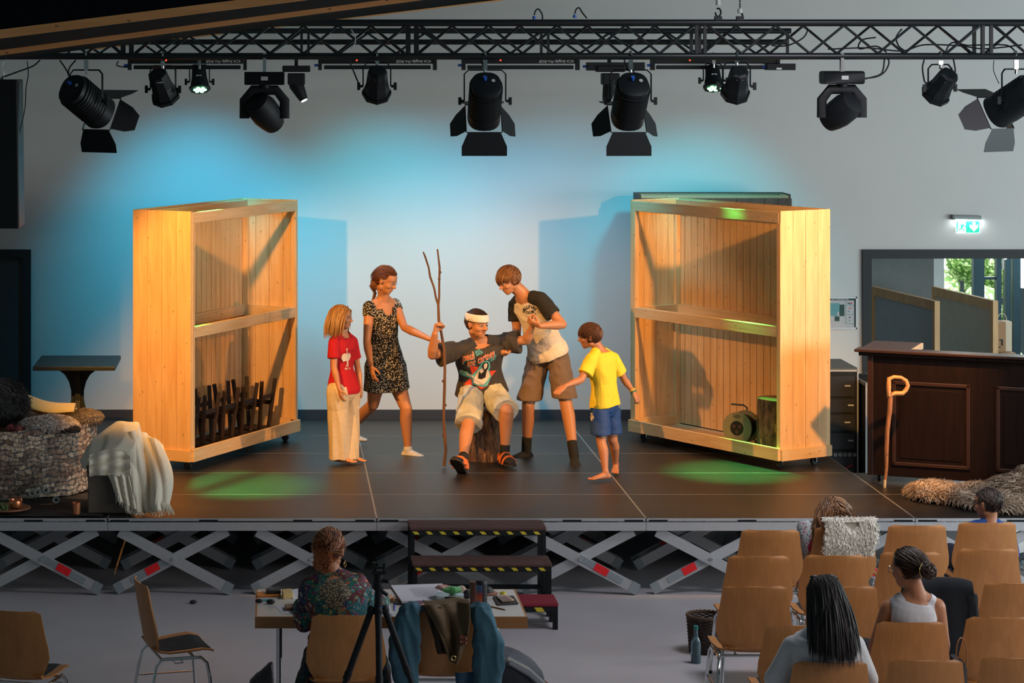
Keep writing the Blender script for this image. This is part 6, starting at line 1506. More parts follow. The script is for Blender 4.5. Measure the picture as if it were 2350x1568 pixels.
GRN = mat('green_wrapper_foil', (.12, .42, .14), .35)
crumple('wrapper', 'crumpled green wrapper on top of the lunch box', 'wrapper', p+V((.02, -.01, .075)), (.055, .035, .022), GRN, 3)
crumple('wrapper', 'crumpled white and red wrapper behind the green one', 'wrapper', p+V((-.035, .02, .085)), (.05, .03, .016), mat('white_red_wrapper', (.55, .30, .28), .4), 7)
crumple('garlic_bulb', 'small crumpled beige paper ball behind the lunch box', 'paper', T(1058, 1361)+V((0, 0, .02)), (.028, .022, .02), mat('beige_crumple', (.52, .40, .32), .7), 9, .4)
crumple('dark_pouch', 'dark crumpled pouch beside the brown tumbler', 'pouch', T(1074, 1374)+V((0, 0, .027)), (.032, .03, .027), mat('dark_pouch', (.02, .02, .025), .7), 12, .3)
p = T(1089, 1387); r = thing('brown_tumbler', 'brown cylinder tumbler half behind the thermos', 'bottle', p); MB().lathe([(.005, 0), (.028, 0), (.03, .13), (.028, .135), (.005, .13)], 24, p).build('tumbler_body', mat('brown_metal', (.13, .06, .045), .4), r)
p = T(1105, 1400)
def thermos_mat():
    m, t, b = nt('sunset_print'); N, L = t.nodes, t.links; tc = N.new('ShaderNodeTexCoord'); sx = N.new('ShaderNodeSeparateXYZ'); L.new(tc.outputs['Object'], sx.inputs[0])
    cr = N.new('ShaderNodeValToRGB'); mr = N.new('ShaderNodeMapRange'); mr.inputs[1].default_value = 0; mr.inputs[2].default_value = .17; L.new(sx.outputs[2], mr.inputs[0]); L.new(mr.outputs[0], cr.inputs[0])
    e = cr.color_ramp.elements; e[0].color = (.45, .03, .02, 1); e[1].color = (.05, .2, .4, 1); e[1].position = .95
    for x, c in ((.25, (.6, .02, .02)), (.42, (.65, .12, .02)), (.56, (.5, .06, .05)), (.66, (.10, .10, .22))): q = e.new(x); q.color = (*c, 1)
    L.new(cr.outputs[0], b.inputs['Base Color']); b.inputs['Roughness'].default_value = .35; return m
r = thing('thermos_flask', 'slim thermos flask with red to blue sunset print and black lid', 'bottle', p)
MB().lathe([(.005, 0), (.031, 0), (.033, .004), (.033, .150), (.005, .150)], 28, p).build('flask_body', thermos_mat(), r)
m = MB(); m.lathe([(.005, .150), (.033, .150), (.033, .170), (.028, .176), (.005, .176)], 28, p); m.build('lid', BKP, r)
m = MB(); n_ = 10; m.grid(lambda u, v: p+V((.0336*math.cos(-1.5+u*1.9), .0336*math.sin(-1.5+u*1.9), .001+.149*v)), n_, 2); m.build('black_side', BKP, r)
p = T(1122, 1364); r = thing('brimmed_hat', 'black hat with brown brim behind the thermos', 'hat', p); MB().lathe([(.005, .004), (.05, .002), (.056, .008), (.05, .012), (.005, .012)], 24, p).build('brim', mat('brown_brim', (.30, .12, .08), .6), r); MB().ell(p+V((-.01, .01, .012)), (.042, .042, .035)).build('crown', BKP, r)
slab('tablet_case', 'black tablet lying under the phone at the right of the table', 'tablet', [(1131, 1372), (1179, 1371), (1190, 1388), (1141, 1391)], .010, BKP, part='case', bevel=.003)
r = slab('smartphone', 'gold-framed phone lying on the black tablet', 'phone', [(1137, 1369), (1163, 1369), (1180, 1380), (1152, 1383)], .010, mat('gold_phone', (.55, .40, .28), .35, .5), z=.763, part='phone_body', bevel=.003)
slab_pts = [(1140, 1368.5), (1161, 1368.5), (1175, 1377.5), (1152, 1380)]; ps = [T(*q, .7745) for q in slab_pts]; MB().prism([(q.x, q.y) for q in ps], (0, 0, .774), V((1, 0, 0)), V((0, 1, 0)), V((0, 0, .0006))).build('screen', mat('dark_screen', (.05, .02, .02), .1), r)
p = T(1154, 1366); r = thing('tape_roll', 'small yellow and black tape roll behind the phone', 'tape', p); m = MB(); m.lathe([(.008, 0), (.019, 0), (.019, .018), (.008, .018)], 20, p, cap=False); m.build('tape_body', mat('tape_yellow', (.62, .55, .06), .5), r)

# ---- mobile steps
M_STEP = mat('worn_red_brown_tread', (.075, .035, .03), .75, noise_amt=.45, nscale=14, bump=.3)
M_CRIM = mat('crimson_tread', (.22, .012, .03), .8, noise_amt=.2)
M_YEL = mat('warning_yellow', (.62, .50, .03), .6)
r = thing('mobile_steps', 'black three-step stair with yellow-black warning tape before the stage', 'steps', (1.49, -.6, 0))
sx0, sx1 = .985, 1.985
for i, (yf, z, mm) in enumerate(((-.32, .575, M_STEP), (-.68, .385, M_STEP), (-1.08, .19, M_CRIM))):
    m = MB(); m.bx(sx0, sx1, yf, yf+.29, z-.028, z); m.build('tread', mm, r, bevel=.008)
    m = MB(); m.bx(sx0+.01, sx1-.01, yf+.004, yf+.02, z-.062, z-.029); tp = m.build('nosing', M_BLACKP, r)
    for k in range(10 if i < 2 else 7):
        a_ = sx0+.02+k*(.098 if i < 2 else .135); w_ = .035 if i < 2 else .055
        MB().prism([(0, 0), (w_, 0), (w_+.02, -.022 if i < 2 else -.03), (.02, -.022 if i < 2 else -.03)], (a_, yf+.003, z-.032), V((1, 0, 0)), V((0, 0, 1)), V((0, .001, 0))).build('warning_stripe', M_YEL, tp)
    for x in (sx0+.02, sx1-.02):
        for y in (yf+.03, yf+.26): MB().bx(x-.017, x+.017, y-.017, y+.017, 0, z-.029).build('post', M_BLACK, r)
    for y in (yf+.26,): MB().bx(sx0+.037, sx1-.037, y-.012, y+.012, .07, .10).build('cross_rail', M_BLACK, r)
for x in (sx0+.02, sx1-.02): MB().bx(x-.012, x+.012, -1.03, -.05, .10, .13).build('side_rail', M_BLACK, r)

# ---- tripod
p = V(((868-630)/FPX*13.3, -5.0, 0)); r = thing('camera_tripod', 'black photo tripod standing between the camera and the work table', 'tripod', p)
Zt = lambda py: CZ-(py-130)*13.3/FPX
hub = p+V((0, 0, Zt(1400)))
MB().tube([hub+V((0, 0, -.12)), hub+V((0, 0, .02)), p+V((0, 0, Zt(1352)))], [.015, .022, .018], 12).build('centre_column', M_BLACKP, r)
MB().cyl(hub+V((0, 0, .012)), hub+V((0, 0, .02)), .0235).build('blue_ring', mat('blue_anodised', (.02, .12, .4), .3, .5), r)
m = MB(); m.ell(p+V((0, 0, Zt(1345))), (.03, .03, .038)); m.cyl(p+V((0, 0, Zt(1338))), p+V((0, 0, Zt(1318))), .024, n=14); m.beam(p+V((-.035, 0, Zt(1313))), p+V((.04, 0, Zt(1313))), .05, .018); m.build('ball_head', M_BLACKP, r)
m = MB(); m.cyl(p+V((.0, 0, Zt(1330))), p+V((.055, -.01, Zt(1334))), .012, n=10); m.cyl(p+V((0, 0, Zt(1350))), p+V((.05, 0, Zt(1366))), .010, n=10); m.build('lever', M_BLACKP, r)
m = MB(); m.beam(p+V((-.02, 0, Zt(1311))), p+V((-.02, 0, Zt(1291))), .03, .02); m.beam(p+V((.03, 0, Zt(1311))), p+V((.03, 0, Zt(1293))), .012, .012); m.beam(p+V((-.04, 0, Zt(1303))), p+V((.035, 0, Zt(1303))), .016, .012); m.build('phone_mount', M_BLACKP, r)
for k, (dx, dy) in enumerate(((-.42, -.12), (.40, .18), (.0, -.35))):
    a_ = hub+V((dx*.09, dy*.09, .0)); e = p+V((dx, dy, .01)); m = MB()
    m.tube([a_, a_.lerp(e, .33)], .0185, 10); m.ell(a_, .024, nu=10, nv=8); m.cyl(a_.lerp(e, .32), a_.lerp(e, .36), .021, n=12); m.tube([a_.lerp(e, .33), a_.lerp(e, .66)], .0145, 10); m.cyl(a_.lerp(e, .64), a_.lerp(e, .68), .018, n=12); m.tube([a_.lerp(e, .66), e], .011, 10); m.build('leg', M_BLACKP, r)
    MB().ell(e, .014, nu=8, nv=6).build('rubber_foot', M_BLACKP, r)

# ---- jackets over the chair
c = CHAIRS[19].location; yb = c.y-.215
DEN = mat('denim_blue', (.045, .125, .175), .9, nscale=40, noise_amt=.25, bump=.3, bscale=260)
KHK = mat('khaki_brown_canvas', (.115, .072, .032), .75, nscale=10, noise_amt=.4, bump=.2)
r = thing('denim_jacket', 'faded blue denim jacket hung over the table chair', 'jacket', (c.x, yb, .25))
zt = .85
def yoke_(u, v): x = c.x-.20+.42*u; return V((x, yb-.045+.09*v, zt+.012+.012*math.sin(PI*v)-.02*abs(u-.5)**2*4))
MB().grid(yoke_, 20, 10, .012).build('shoulder', DEN, r)
for s, (ax_, bx_, zb) in ((-1, (-.20, -.235, .30)), (1, (.21, .262, .22))):
    m = MB(); secs = []
    for k in range(15):
        t = k/14; x = c.x+ax_*(1-t)+bx_*t+.02*s*math.sin(t*5); z = zt-.01-(zt-zb)*t; w_ = .062+.028*math.sin(PI*min(1, t*1.2))+.006*math.sin(k*2.1)
        secs.append((V((x, yb-.045-.012*math.sin(t*7), z)), V((1, 0, 0)), V((0, 1, 0)), w_, .040+.008*math.sin(t*11)))
    m.loft(secs, 18, .9); m.ell((c.x+ax_*.95, yb-.02, zt-.005), (.07, .06, .045)); fuse(m, 'sleeve', DEN, r, .008, 2, 0, fold=(.012, (16, 16, 3, 3)))
def body_(u, v): return V((c.x+.06+.17*u+.02*v, yb-.030-.012*math.sin(u*9+v*4)-.02*v, zt-.36-.30*v))
bd = MB().grid(body_, 16, 18, .006); bo = bd.build('jacket_front', mat('denim_dark', (.02, .06, .11), .9, bump=.2), r)
MB().tube([body_(.35, .55)+V((0, -.012, 0)), body_(.98, .75)+V((0, -.012, 0))], .005, 6).build('zip', mat('blue_zip', (.01, .03, .3), .5), bo)
r = thing('canvas_jacket', 'olive-brown canvas garment with leather tabs on top of the denim jacket', 'jacket', (c.x+.03, yb, .5))
kx = (yb-.09+CYD)/FPX
def KP(px, py, dy=-.09): return V(((px-630)*kx, yb+dy, CZ-(py-130)*kx))
def drape(u, v):
    L_ = [(975, 1392), (993, 1420), (1010, 1460), (1025, 1500), (1031, 1518)]; R__ = [(1079, 1388), (1078, 1425), (1072, 1470), (1060, 1500), (1050, 1523)]
    k = v*3.999; i = int(k); f = k-i; l = V(L_[i])*(1-f)+V(L_[i+1])*f; q = V(R__[i])*(1-f)+V(R__[i+1])*f; a_ = l*(1-u)+q*u
    return KP(a_.x, a_.y, -.085-.025*math.sin(u*7+v*3)-.012*math.sin(u*15-v*5)+.03*(1-min(1, v*8)))
MB().grid(drape, 30, 34, .008).build('front_flap', KHK, r)
def dtop(u, v): a_ = drape(u, 0); return V((a_.x, a_.y+.15*v, a_.z+.012*math.sin(PI*v)-.004))
MB().grid(dtop, 30, 8, .008).build('collar', KHK, r)
def dleft(u, v):
    return KP(973+u*(38-18*v)+v*34, 1394+v*108, -.072-.012*math.sin(u*9+v*6))
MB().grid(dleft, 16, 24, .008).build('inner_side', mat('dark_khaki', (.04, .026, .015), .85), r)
for py in (1458, 1468): 
    m = MB(); m.beam(KP(1053, py, -.125), KP(1071, py+5, -.125), .012, .022); tb = m.build('leather_tab', mat('red_leather', (.16, .035, .025), .5), r, bevel=.003)
    for px in (1056, 1068): MB().ell(KP(px, py+(px-1053)*.28, -.135), .004, nu=8, nv=6).build('brass_rivet', mat('brass', (.7, .5, .2), .3, .9), tb)
e = KP(1040, 1508, -.12); MB().tube([e+V((.013*math.cos(t), 0, .013*math.sin(t))) for t in [k*PI/8 for k in range(16)]], .0035, 6, close=True).build('eyelet', mat('brass', (.7, .5, .2), .3, .9), r)

# ---- bags on the floor
def floor_at(px, py): return G(px, py, 0)
p = G(1185, 1590, 0); r = thing('grey_backpack', 'grey and black backpack lying at the right of the jacket chair', 'backpack', p)
BG = mat('grey_nylon', (.055, .065, .08), .6, bump=.2); LG = mat('light_grey_nylon', (.20, .21, .20), .7, bump=.2)
Rb = Matrix.Rotation(R(28), 3, 'Y')
m = MB(); m.ell(p+V((-.02, .05, .13)), (.22, .17, .125), Rb, 24, 14); fuse(m, 'bag_body', BG, r, .01, 2, .01, .06)
for dy in (-.09, .0): 
    m = MB(); m.tube([p+V((-.15, dy-.05, .21)), p+V((-.06, dy-.11, .235)), p+V((.06, dy-.12, .17)), p+V((.16, dy-.11, .08)), p+V((.22, dy-.08, .03))], [.02, .032, .035, .03, .02], 10, flat=.5); m.build('shoulder_strap', LG if dy == 0 else BG, r)
p = G(1232, 1585, 0); r = thing('sandals', 'brown shoe tip at the bottom edge right of the backpack', 'shoe', p); m = MB(); m.ell(p+V((.02, .03, .03)), (.06, .05, .03)); m.build('upper', mat('brown_leather', (.12, .05, .03), .5), r)
p = G(1133, 1540, 0); r = thing('plastic_bag', 'white and red plastic bag behind the right table leg', 'bag', p+V((0, .1, 0)))
o_ = MB(); o_.loft([(p+V((0, .1, z)), V((1, 0, 0)), V((0, 1, 0)), a_, b_) for z, a_, b_ in ((0, .06, .05), (.05, .075, .06), (.15, .06, .045), (.19, .02, .012), (.235, .03, .01))], 24)
for i, v in enumerate(o_.v): q = noise.noise_vector(v*22); o_.v[i] = v+q*.012
o_.build('bag_body', mat('white_film', (.52, .52, .56), .4), r); MB().tube([p+V((.045, .09, .02)), p+V((.05, .08, .12)), p+V((.035, .09, .2))], [.012, .012, .006], 8, flat=.4).build('red_stripe', mat('red_film', (.45, .04, .06), .4), r)
p = G(606, 1580, 0); r = thing('black_handbag', 'slumped black bag at the bottom edge under the table\'s left end', 'bag', p)
m = MB(); m.loft([(p+V((x, 0, 0)), V((0, 1, 0)), V((0, 0, 1)), .08, h_) for x, h_ in ((-.09, .05), (-.05, .09), (-.01, .12), (.03, .165), (.055, .175), (.062, .05))], 16, .8)
for i, v in enumerate(m.v): v.z = max(v.z, .002)
fuse(m, 'bag_body', BKP, r, .008, 2, .01, .05)

# ---- wicker basket and bottle
p = G(1620, 1496, 0); p.z = 0; BR, BH = .125, .245
r = thing('wicker_basket', 'dark wicker basket on the floor left of the chair rows', 'basket', p)
M_WICK = mat('dark_wicker', (.045, .025, .015), .7, noise_amt=.5, nscale=50)
m = MB()
for k in range(22):
    z = .008+k*.0107; rr = BR*(.86+.14*k/21); m.tube([p+V(((rr+.004*math.sin(t*15+PI*(k % 2)))*math.cos(t), (rr+.004*math.sin(t*15+PI*(k % 2)))*math.sin(t), z)) for t in [i*2*PI/60 for i in range(60)]], .0052, 5, close=True)
m.build('woven_wall', M_WICK, r)
m = MB()
for k in range(2): m.tube([p+V(((BR+.003)*math.cos(t), (BR+.003)*math.sin(t), BH+.006*math.sin(t*14+PI*k))) for t in [i*2*PI/84 for i in range(84)]], .007, 6, close=True)
m.build('braided_rim', mat('rim_wicker', (.10, .05, .025), .6, noise_amt=.4, nscale=60), r); MB().cyl(p+V((0, 0, .002)), p+V((0, 0, .008)), BR*.85, n=32).build('base', M_WICK, r)
p = G(1597, 1522, 0); r = thing('water_bottle', 'clear blue-green water bottle in front of the wicker basket', 'bottle', p)
m = MB(); m.lathe([(.005, .002), (.030, 0), (.033, .006), (.033, .055), (.031, .07), (.033, .085), (.033, .13), (.026, .155), (.015, .175), (.013, .225), (.005, .225)], 24, p); m.build('bottle_body', mat('bottle_plastic', (.25, .42, .48), .08, trans=.75), r)
MB().cyl(p+V((0, 0, .002)), p+V((0, 0, .058)), .0325, n=24).build('water', mat('bottle_water', (.03, .10, .13), .1, trans=.3), r); MB().cyl(p+V((0, 0, .224)), p+V((0, 0, .247)), .016, n=16).build('cap', mat('teal_cap', (.02, .25, .22), .4), r)
p = V((G(446, 1370, 0).x, -.25, 0)); r = thing('dark_pebble', 'small dark lump lying on the floor before the scissor legs', 'debris', p); MB().ell(p+V((0, 0, .014)), (.028, .02, .014), nu=10, nv=8).build('lump', BKP, r)

# ================================================================ audience
def seated(name, label, sc, c, sw, J, **k):
    """c = seat point on the chair; gaps of the joint dictionary are filled from it"""
    d = dict(J); ph = c+V((0, .03, .09*sc))
    d.setdefault('pelvis', ph)
    for x, s in (('r', 1), ('l', -1)):
        d.setdefault('hip'+x, ph+V((s*.085*sc, .02, -.01))); d.setdefault('kn'+x, ph+V((s*.11*sc, .42*sc, 0))); d.setdefault('ank'+x, V((ph.x+s*.10*sc, ph.y+.45*sc, .08*sc)))
    return P(name, label, sc, d, ground=0, **k)
VA = .009
# woman at the work table
c = seat(18); Yw = c.y-.0
a = seated('person', 'woman with reddish pinned-up hair and paisley blouse at the work table', .98, c, 0,
    dict(head=(757, 1262, Yw+.10), neck=(764, 1322, Yw+.08), pelvis=(792, 1492, c.y+.03), shl=(712, 1350, Yw+.06), shr=(820, 1342, Yw+.06), ell=(698, 1428, Yw+.16), elr=(856, 1400, Yw+.22), wrl=(690, 1385, Yw+.42), wrr=(880, 1376, Yw+.42)), fem=True, build=1.12)
m = MB(); a.torso(m); [a.arm(m, x) for x in 'rl']; [a.leg(m, x) for x in 'rl']; a.hand(m, 'r', (.3, 1, 0), (0, 0, -1), (.6, .6, .6, .6)); a.hand(m, 'l', (.3, 1, 0), (0, 0, -1)); a.foot(m, 'r', (0, 1, 0)); a.foot(m, 'l', (0, 1, 0))
a.head(m, (.42, 1, .0), .235); fuse(m, 'body', SK2, a.root, .007)
GB = [mat('hair_copper', (.36, .11, .035), .45, nscale=60), mat('hair_copper_light', (.42, .20, .09), .5), mat('hair_copper_dark', (.10, .035, .018), .45)]
a.face(GB[2]); TW_ = V((.02, -.50, .05)); a.hair(GB, 900, lambda p: (TW_-p).length*1.15*.235, lambda p, rd: (TW_-p)*2+V((.5*math.sin(p.z*5), 0, .3)), r=.0045, grav=0, jit=.16, seg=8, lift=1.05, back=-.62, decay=.97)
a.hair(GB, 160, .085, lambda p, rd: V((.2*p.x, -.3, -.8)), r=.0035, grav=.8, jit=.35, seg=6, lift=1.05, back=-.62, cap=False, name='loose_hair')
hc, rx, f, u, h = a.hf; m = MB(); rd = random.Random(5)
for k in range(90):
    t0_ = rd.uniform(0, 6.28); ctr = hc-f*.11+u*rd.uniform(-.07, .05)+rx*(.0); m.tube([ctr+(rx*math.cos(t0_+j*.7)+u*math.sin(t0_+j*.7))*(.045+.006*j)*rd.uniform(.5, 1)-f*(.02*math.sin(j)) for j in range(5)], [.003, .006, .006, .005, .001], 4)
m.build('hair_twist', GB, a.root)
def paisley():
    m, t, b = nt('paisley_print'); N, L = t.nodes, t.links; b.inputs['Roughness'].default_value = .85
    tc = N.new('ShaderNodeTexCoord'); n = N.new('ShaderNodeTexNoise'); n.inputs['Scale'].default_value = 14; L.new(tc.outputs['Object'], n.inputs['Vector'])
    last = None
    for sc_, thr, wd_, cols, nz in ((11, .50, .30, [(.01, .10, .12), (.012, .03, .10), (.10, .02, .02), (.01, .12, .09), (.02, .02, .05)], .10), (30, .34, .06, [(.02, .20, .24), (.40, .07, .03), (.03, .06, .22), (.42, .30, .14), (.02, .16, .12), (.26, .04, .12)], .06), (30, .18, .05, [(.55, .45, .30), (.45, .10, .04), (.04, .28, .32), (.02, .03, .10)], .06), (95, .26, .10, [(.50, .40, .25), (.03, .2, .25), (.40, .10, .05), (.02, .03, .06)], .03)):
        ad = N.new('ShaderNodeMixRGB'); ad.inputs[0].default_value = nz; L.new(tc.outputs['Object'], ad.inputs[1]); L.new(n.outputs['Color'], ad.inputs[2])
        vo = N.new('ShaderNodeTexVoronoi'); vo.inputs['Scale'].default_value = sc_; L.new(ad.outputs[0], vo.inputs['Vector'])
        sp = N.new('ShaderNodeSeparateColor'); L.new(vo.outputs['Color'], sp.inputs[0]); cr = N.new('ShaderNodeValToRGB'); cr.color_ramp.interpolation = 'CONSTANT'; e = cr.color_ramp.elements
        for i, c in enumerate(cols):
            x = e[i] if i < 2 else e.new(i/len(cols)); x.position = i/len(cols); x.color = (*c, 1)
        L.new(sp.outputs[0], cr.inputs[0])
        if last is None: last = cr.outputs[0]; continue
        r = N.new('ShaderNodeMapRange'); r.inputs[1].default_value = thr; r.inputs[2].default_value = thr+wd_; r.inputs[3].default_value = 1; r.inputs[4].default_value = 0; L.new(vo.outputs['Distance'], r.inputs[0])
        mx = N.new('ShaderNodeMix'); mx.data_type = 'RGBA'; L.new(last, mx.inputs[6]); L.new(cr.outputs[0], mx.inputs[7]); L.new(r.outputs[0], mx.inputs[0]); last = mx.outputs[2]
    L.new(last, b.inputs['Base Color']); return m
PAI = paisley()
m = MB(); a.torso(m, .022, -.05, .97, gx=.01); a.trap(m, .010)
for x in 'rl':
    j = a.J; limb(m, [j['sh'+x], j['sh'+x].lerp(j['el'+x], .5), j['el'+x], j['el'+x].lerp(j['wr'+x], .8)], [.066, .062, .058, .052])
bl = fuse(m, 'blouse', PAI, a.root, .008, 3, 0, fold=(.009, (8, 8, 4, 4)))
GLD = voro('gold_lace', (.05, .045, .03), [(.42, .31, .17), (.34, .24, .13), (.5, .4, .25)], 120, .38, .6)
n = 24; decal(bl, 'lace_yoke', GLD, a.sec(.80)[0], (1, 0, 0), (0, 0, 1), lambda mb: mb.add([(.085*math.cos(t)*(1+.12*math.cos(4*t)), .02+.085*math.sin(t)*(1+.12*math.cos(4*t)), 0) for t in [k*2*PI/n for k in range(n)]], [tuple(range(n))]), bl, .003, .02)
decal(bl, 'lace_band', GLD, a.sec(.5)[0], (1, 0, 0), (0, 0, 1), lambda mb: mb.add([(-.016, .11, 0), (.016, .11, 0), (.018, -.05, 0), (.07, -.12, 0), (-.07, -.12, 0), (-.018, -.05, 0)], [tuple(range(6))]), bl, .003, .02)
m = MB(); DRK = voro('paisley_skirt', (.008, .02, .022), [(.10, .03, .02), (.01, .05, .055), (.10, .07, .03), (.015, .02, .06)], 42, .36, .85)
a.torso(m, .03, -.2, .1)
for x, s in (('l', -1), ('r', 1)):
    j = a.J; limb(m, [j['hip'+x], j['kn'+x]], [.12, .10]); limb(m, [j['kn'+x], j['ank'+x]+V((0, 0, .04))], [.11, .12])
q = a.J['pelvis']
m.loft([(V((q.x-.20-.02*k, q.y+.05, .58-.11*k)), V((1, 0, 0)), V((0, 1, 0)), .035+.012*k, .10) for k in range(5)], 14); m.loft([(V((q.x+.21+.012*k, q.y+.05, .55-.11*k)), V((1, 0, 0)), V((0, 1, 0)), .035+.01*k, .10) for k in range(4)], 14)
fuse(m, 'skirt', DRK, a.root, .010, 3, .03, .09)
m = MB(); m.tube([hc+rx*(.25*h*math.cos(t)*1.5)+u*(.40*h)+f*(.02+.03*math.sin(t)) for t in [k*PI/10 for k in range(11)]], .004, 6); m.build('glasses_on_head', BKP, a.root)
for s in (1,): m = MB(); e = hc+rx*(s*.40*h)-u*.25*h; m.tube([e+(f*math.cos(t)+u*math.sin(t))*.017-u*.017 for t in [k*PI/8 for k in range(16)]], .002, 6, close=True); m.build('hoop_earring', mat('brass', (.7, .5, .2), .3, .9), a.root)

# girl, front row
c = seat(1); c.x = tx(1917, c.y)
a = seated('person', 'girl with wavy light brown hair and crimson T-shirt in the front row', .80, c, 0,
    dict(head=(1912, 1178, c.y+.02), neck=(1913, 1222, c.y-.02), shl=(1880, 1243, c.y+.0), shr=(1948, 1243, c.y), ell=(1856, 1283, c.y+.05), elr=(1962, 1290, c.y+.1), wrl=(1840, 1318, c.y+.05), wrr=(1950, 1310, c.y+.25),
         knl=(1847, 1212, c.y+.18), ankl=V((tx(1850, c.y+.16), c.y+.22, .53))), fem=True)
m = MB(); a.torso(m); [a.arm(m, x) for x in 'rl']; [a.leg(m, x) for x in 'rl']; a.hand(m, 'l', (-.4, .1, -1), (.5, 0, 0)); a.hand(m, 'r', (0, 1, 0), (0, 0, -1)); a.foot(m, 'l', (-.2, 1, 0)); a.foot(m, 'r', (0, 1, 0)); a.head(m, (-.15, 1, 0), .21, child=True); fuse(m, 'body', SK2, a.root, VA)
HL = [mat('hair_light_auburn', (.26, .12, .05), .45, nscale=60), mat('hair_honey', (.36, .19, .09), .45), mat('hair_auburn_shade', (.13, .055, .025), .45)]
a.hair(HL, 900, lambda p: .30 if p.z > .2 else .22, lambda p, rd: V((.9 if p.x > 0 else -.9, -.5, -.2)), r=.0055, grav=1.3, jit=.25, seg=12, lift=1.06, curl=.05)
m = MB(); a.torso(m, .014, -.05, .95); a.trap(m, .008); [sleeve(m, a.J['sh'+x], a.J['el'+x], .55, .052, .055) for x in 'rl']; fuse(m, 'shirt', mat('crimson_cotton', (.36, .012, .05), .85), a.root, VA, 3, 0, fold=(.006, (8, 8, 3, 3)))
m = MB(); a.torso(m, .012, -.2, .06); [limb(m, [a.J['hip'+x], a.J['kn'+x], a.J['ank'+x]], [.085, .058, .042]) for x in 'rl']; fuse(m, 'leggings', voro('floral_leggings', (.55, .58, .58), [(.45, .04, .10), (.10, .30, .35), (.5, .10, .16), (.2, .35, .4)], 60, .33), a.root, VA, 2)
# white sheepskin on her chair back
cc = CHAIRS[1].location; ybk = cc.y-.225
r = thing('white_sheepskin', 'curly white sheepskin draped over the girl\'s chair back', 'fur', (cc.x, ybk, .6))
def wsk(rd):
    u, v = rd.random(), rd.random(); x = cc.x-.13+.32*u; z = .865-.20*v+.03*math.sin(u*9); p = V((x, ybk-.022-.012*math.sin(v*3), z)); return p, V((rd.uniform(-.4, .4), -1, .35))
m = MB().grid(lambda u, v: V((cc.x-.13+.32*u, ybk-.022+.055*v, .865+.03*math.sin(PI*v))) , 14, 8, .006); m.grid(lambda u, v: V((cc.x-.13+.32*u, ybk-.020, .865-.20*v)), 12, 8, .006)
m.build('hide', mat('cream_hide', (.58, .54, .47), .9), r)
wf_ = [mat('white_curly_wool', (.88, .85, .78), .95), mat('cream_curly_wool', (.74, .70, .61), .95)]
fur('wool', wsk, 4200, .042, wf_, r, .5, .0085, 31, seg=5, curl=.010)
fur('wool', lambda rd: (V((cc.x-.13+.33*rd.random(), ybk-.02+.06*rd.random(), .89)), V((rd.uniform(-.4, .4), -.2, 1))), 900, .035, wf_, r, .5, .008, 32, seg=5, curl=.010)

# boy in blue, front row
c = seat(3)
a = seated('person', 'boy with short dark hair, glasses and blue T-shirt, front row right', .84, c, 0,
    dict(head=(2266, 1156, c.y-.02), neck=(2272, 1203, c.y-.04), shl=(2226, 1222, c.y-.03), shr=(2312, 1222, c.y-.03), ell=(2213, 1285, c.y+.06), elr=(2322, 1290, c.y+.08), wrl=(2200, 1320, c.y+.22), wrr=(2310, 1320, c.y+.25)))
m = MB(); a.torso(m); [a.arm(m, x) for x in 'rl']; [a.leg(m, x) for x in 'rl']; [a.hand(m, x, (0, 1, -.2), (0, 0, -1)) for x in 'rl']; [a.foot(m, x, (0, 1, 0)) for x in 'rl']; a.head(m, (-.75, .75, -.05), .218, child=True); fuse(m, 'body', SK2, a.root, VA)
HBk = [mat('hair_near_black', (.035, .022, .018), .5, nscale=60), mat('hair_soft_black', (.06, .04, .03), .5)]
a.face(HBk[0]); a.hair(HBk, 520, .028, lambda p, rd: V((0, -.2, -.5)), r=.004, grav=.6, jit=.4, seg=3, lift=1.0, back=-.45)
hc, rx, f, u, h = a.hf; Rm = Matrix((rx, f, u)).transposed()
m = MB(); [m.tube([hc+Rm @ (V((s*.14+.085*math.cos(t), .39, .0+.065*math.sin(t)))*h) for t in [k*PI/6 for k in range(12)]], .0028, 6, close=True) for s in (-1, 1)]; [m.tube([hc+Rm @ (V(p)*h) for p in ((s*.225, .38, .02), (s*.34, .2, .03), (s*.37, -.05, .02))], .003, 6) for s in (-1, 1)]; m.build('glasses', BKP, a.root)
m = MB(); a.torso(m, .02, -.08, .965); a.trap(m, .010); [sleeve(m, a.J['sh'+x], a.J['el'+x], .75, .056, .062) for x in 'rl']; fuse(m, 'shirt', mat('royal_blue_cotton', (.015, .075, .30), .85), a.root, VA, 3, 0, fold=(.006, (8, 8, 3, 3)))
m = MB(); a.torso(m, .014, -.2, .05); [limb(m, [a.J['hip'+x], a.J['kn'+x], a.J['ank'+x]], [.09, .068, .055]) for x in 'rl']; fuse(m, 'trousers', mat('navy_cotton', (.012, .02, .05), .9), a.root, VA, 2)

# woman with the bun
c = seat(13); Yb = c.y-.06
a = seated('person', 'woman with dark hair in a bun, glasses and white tank top', .95, c, 0,
    dict(head=(2083, 1306, Yb+.02), neck=(2103, 1368, Yb), shl=(2042, 1398, Yb+.02), shr=(2148, 1394, Yb), ell=(2008, 1482, Yb+.06), elr=(2166, 1480, Yb+.1), wrl=(2010, 1545, Yb+.2), wrr=(2150, 1545, Yb+.25)), fem=True)
m = MB(); a.torso(m); [a.arm(m, x, 1.12) for x in 'rl']; [a.leg(m, x) for x in 'rl']; [a.hand(m, x, (.2, 1, -.2), (0, 0, -1)) for x in 'rl']; [a.foot(m, x, (0, 1, 0)) for x in 'rl']; a.head(m, (-.62, .80, -.12), .228); fuse(m, 'body', SK2, a.root, .008)
HN = [mat('hair_dark_brunette', (.05, .03, .02), .42, nscale=60), mat('hair_brunette', (.085, .05, .03), .42)]
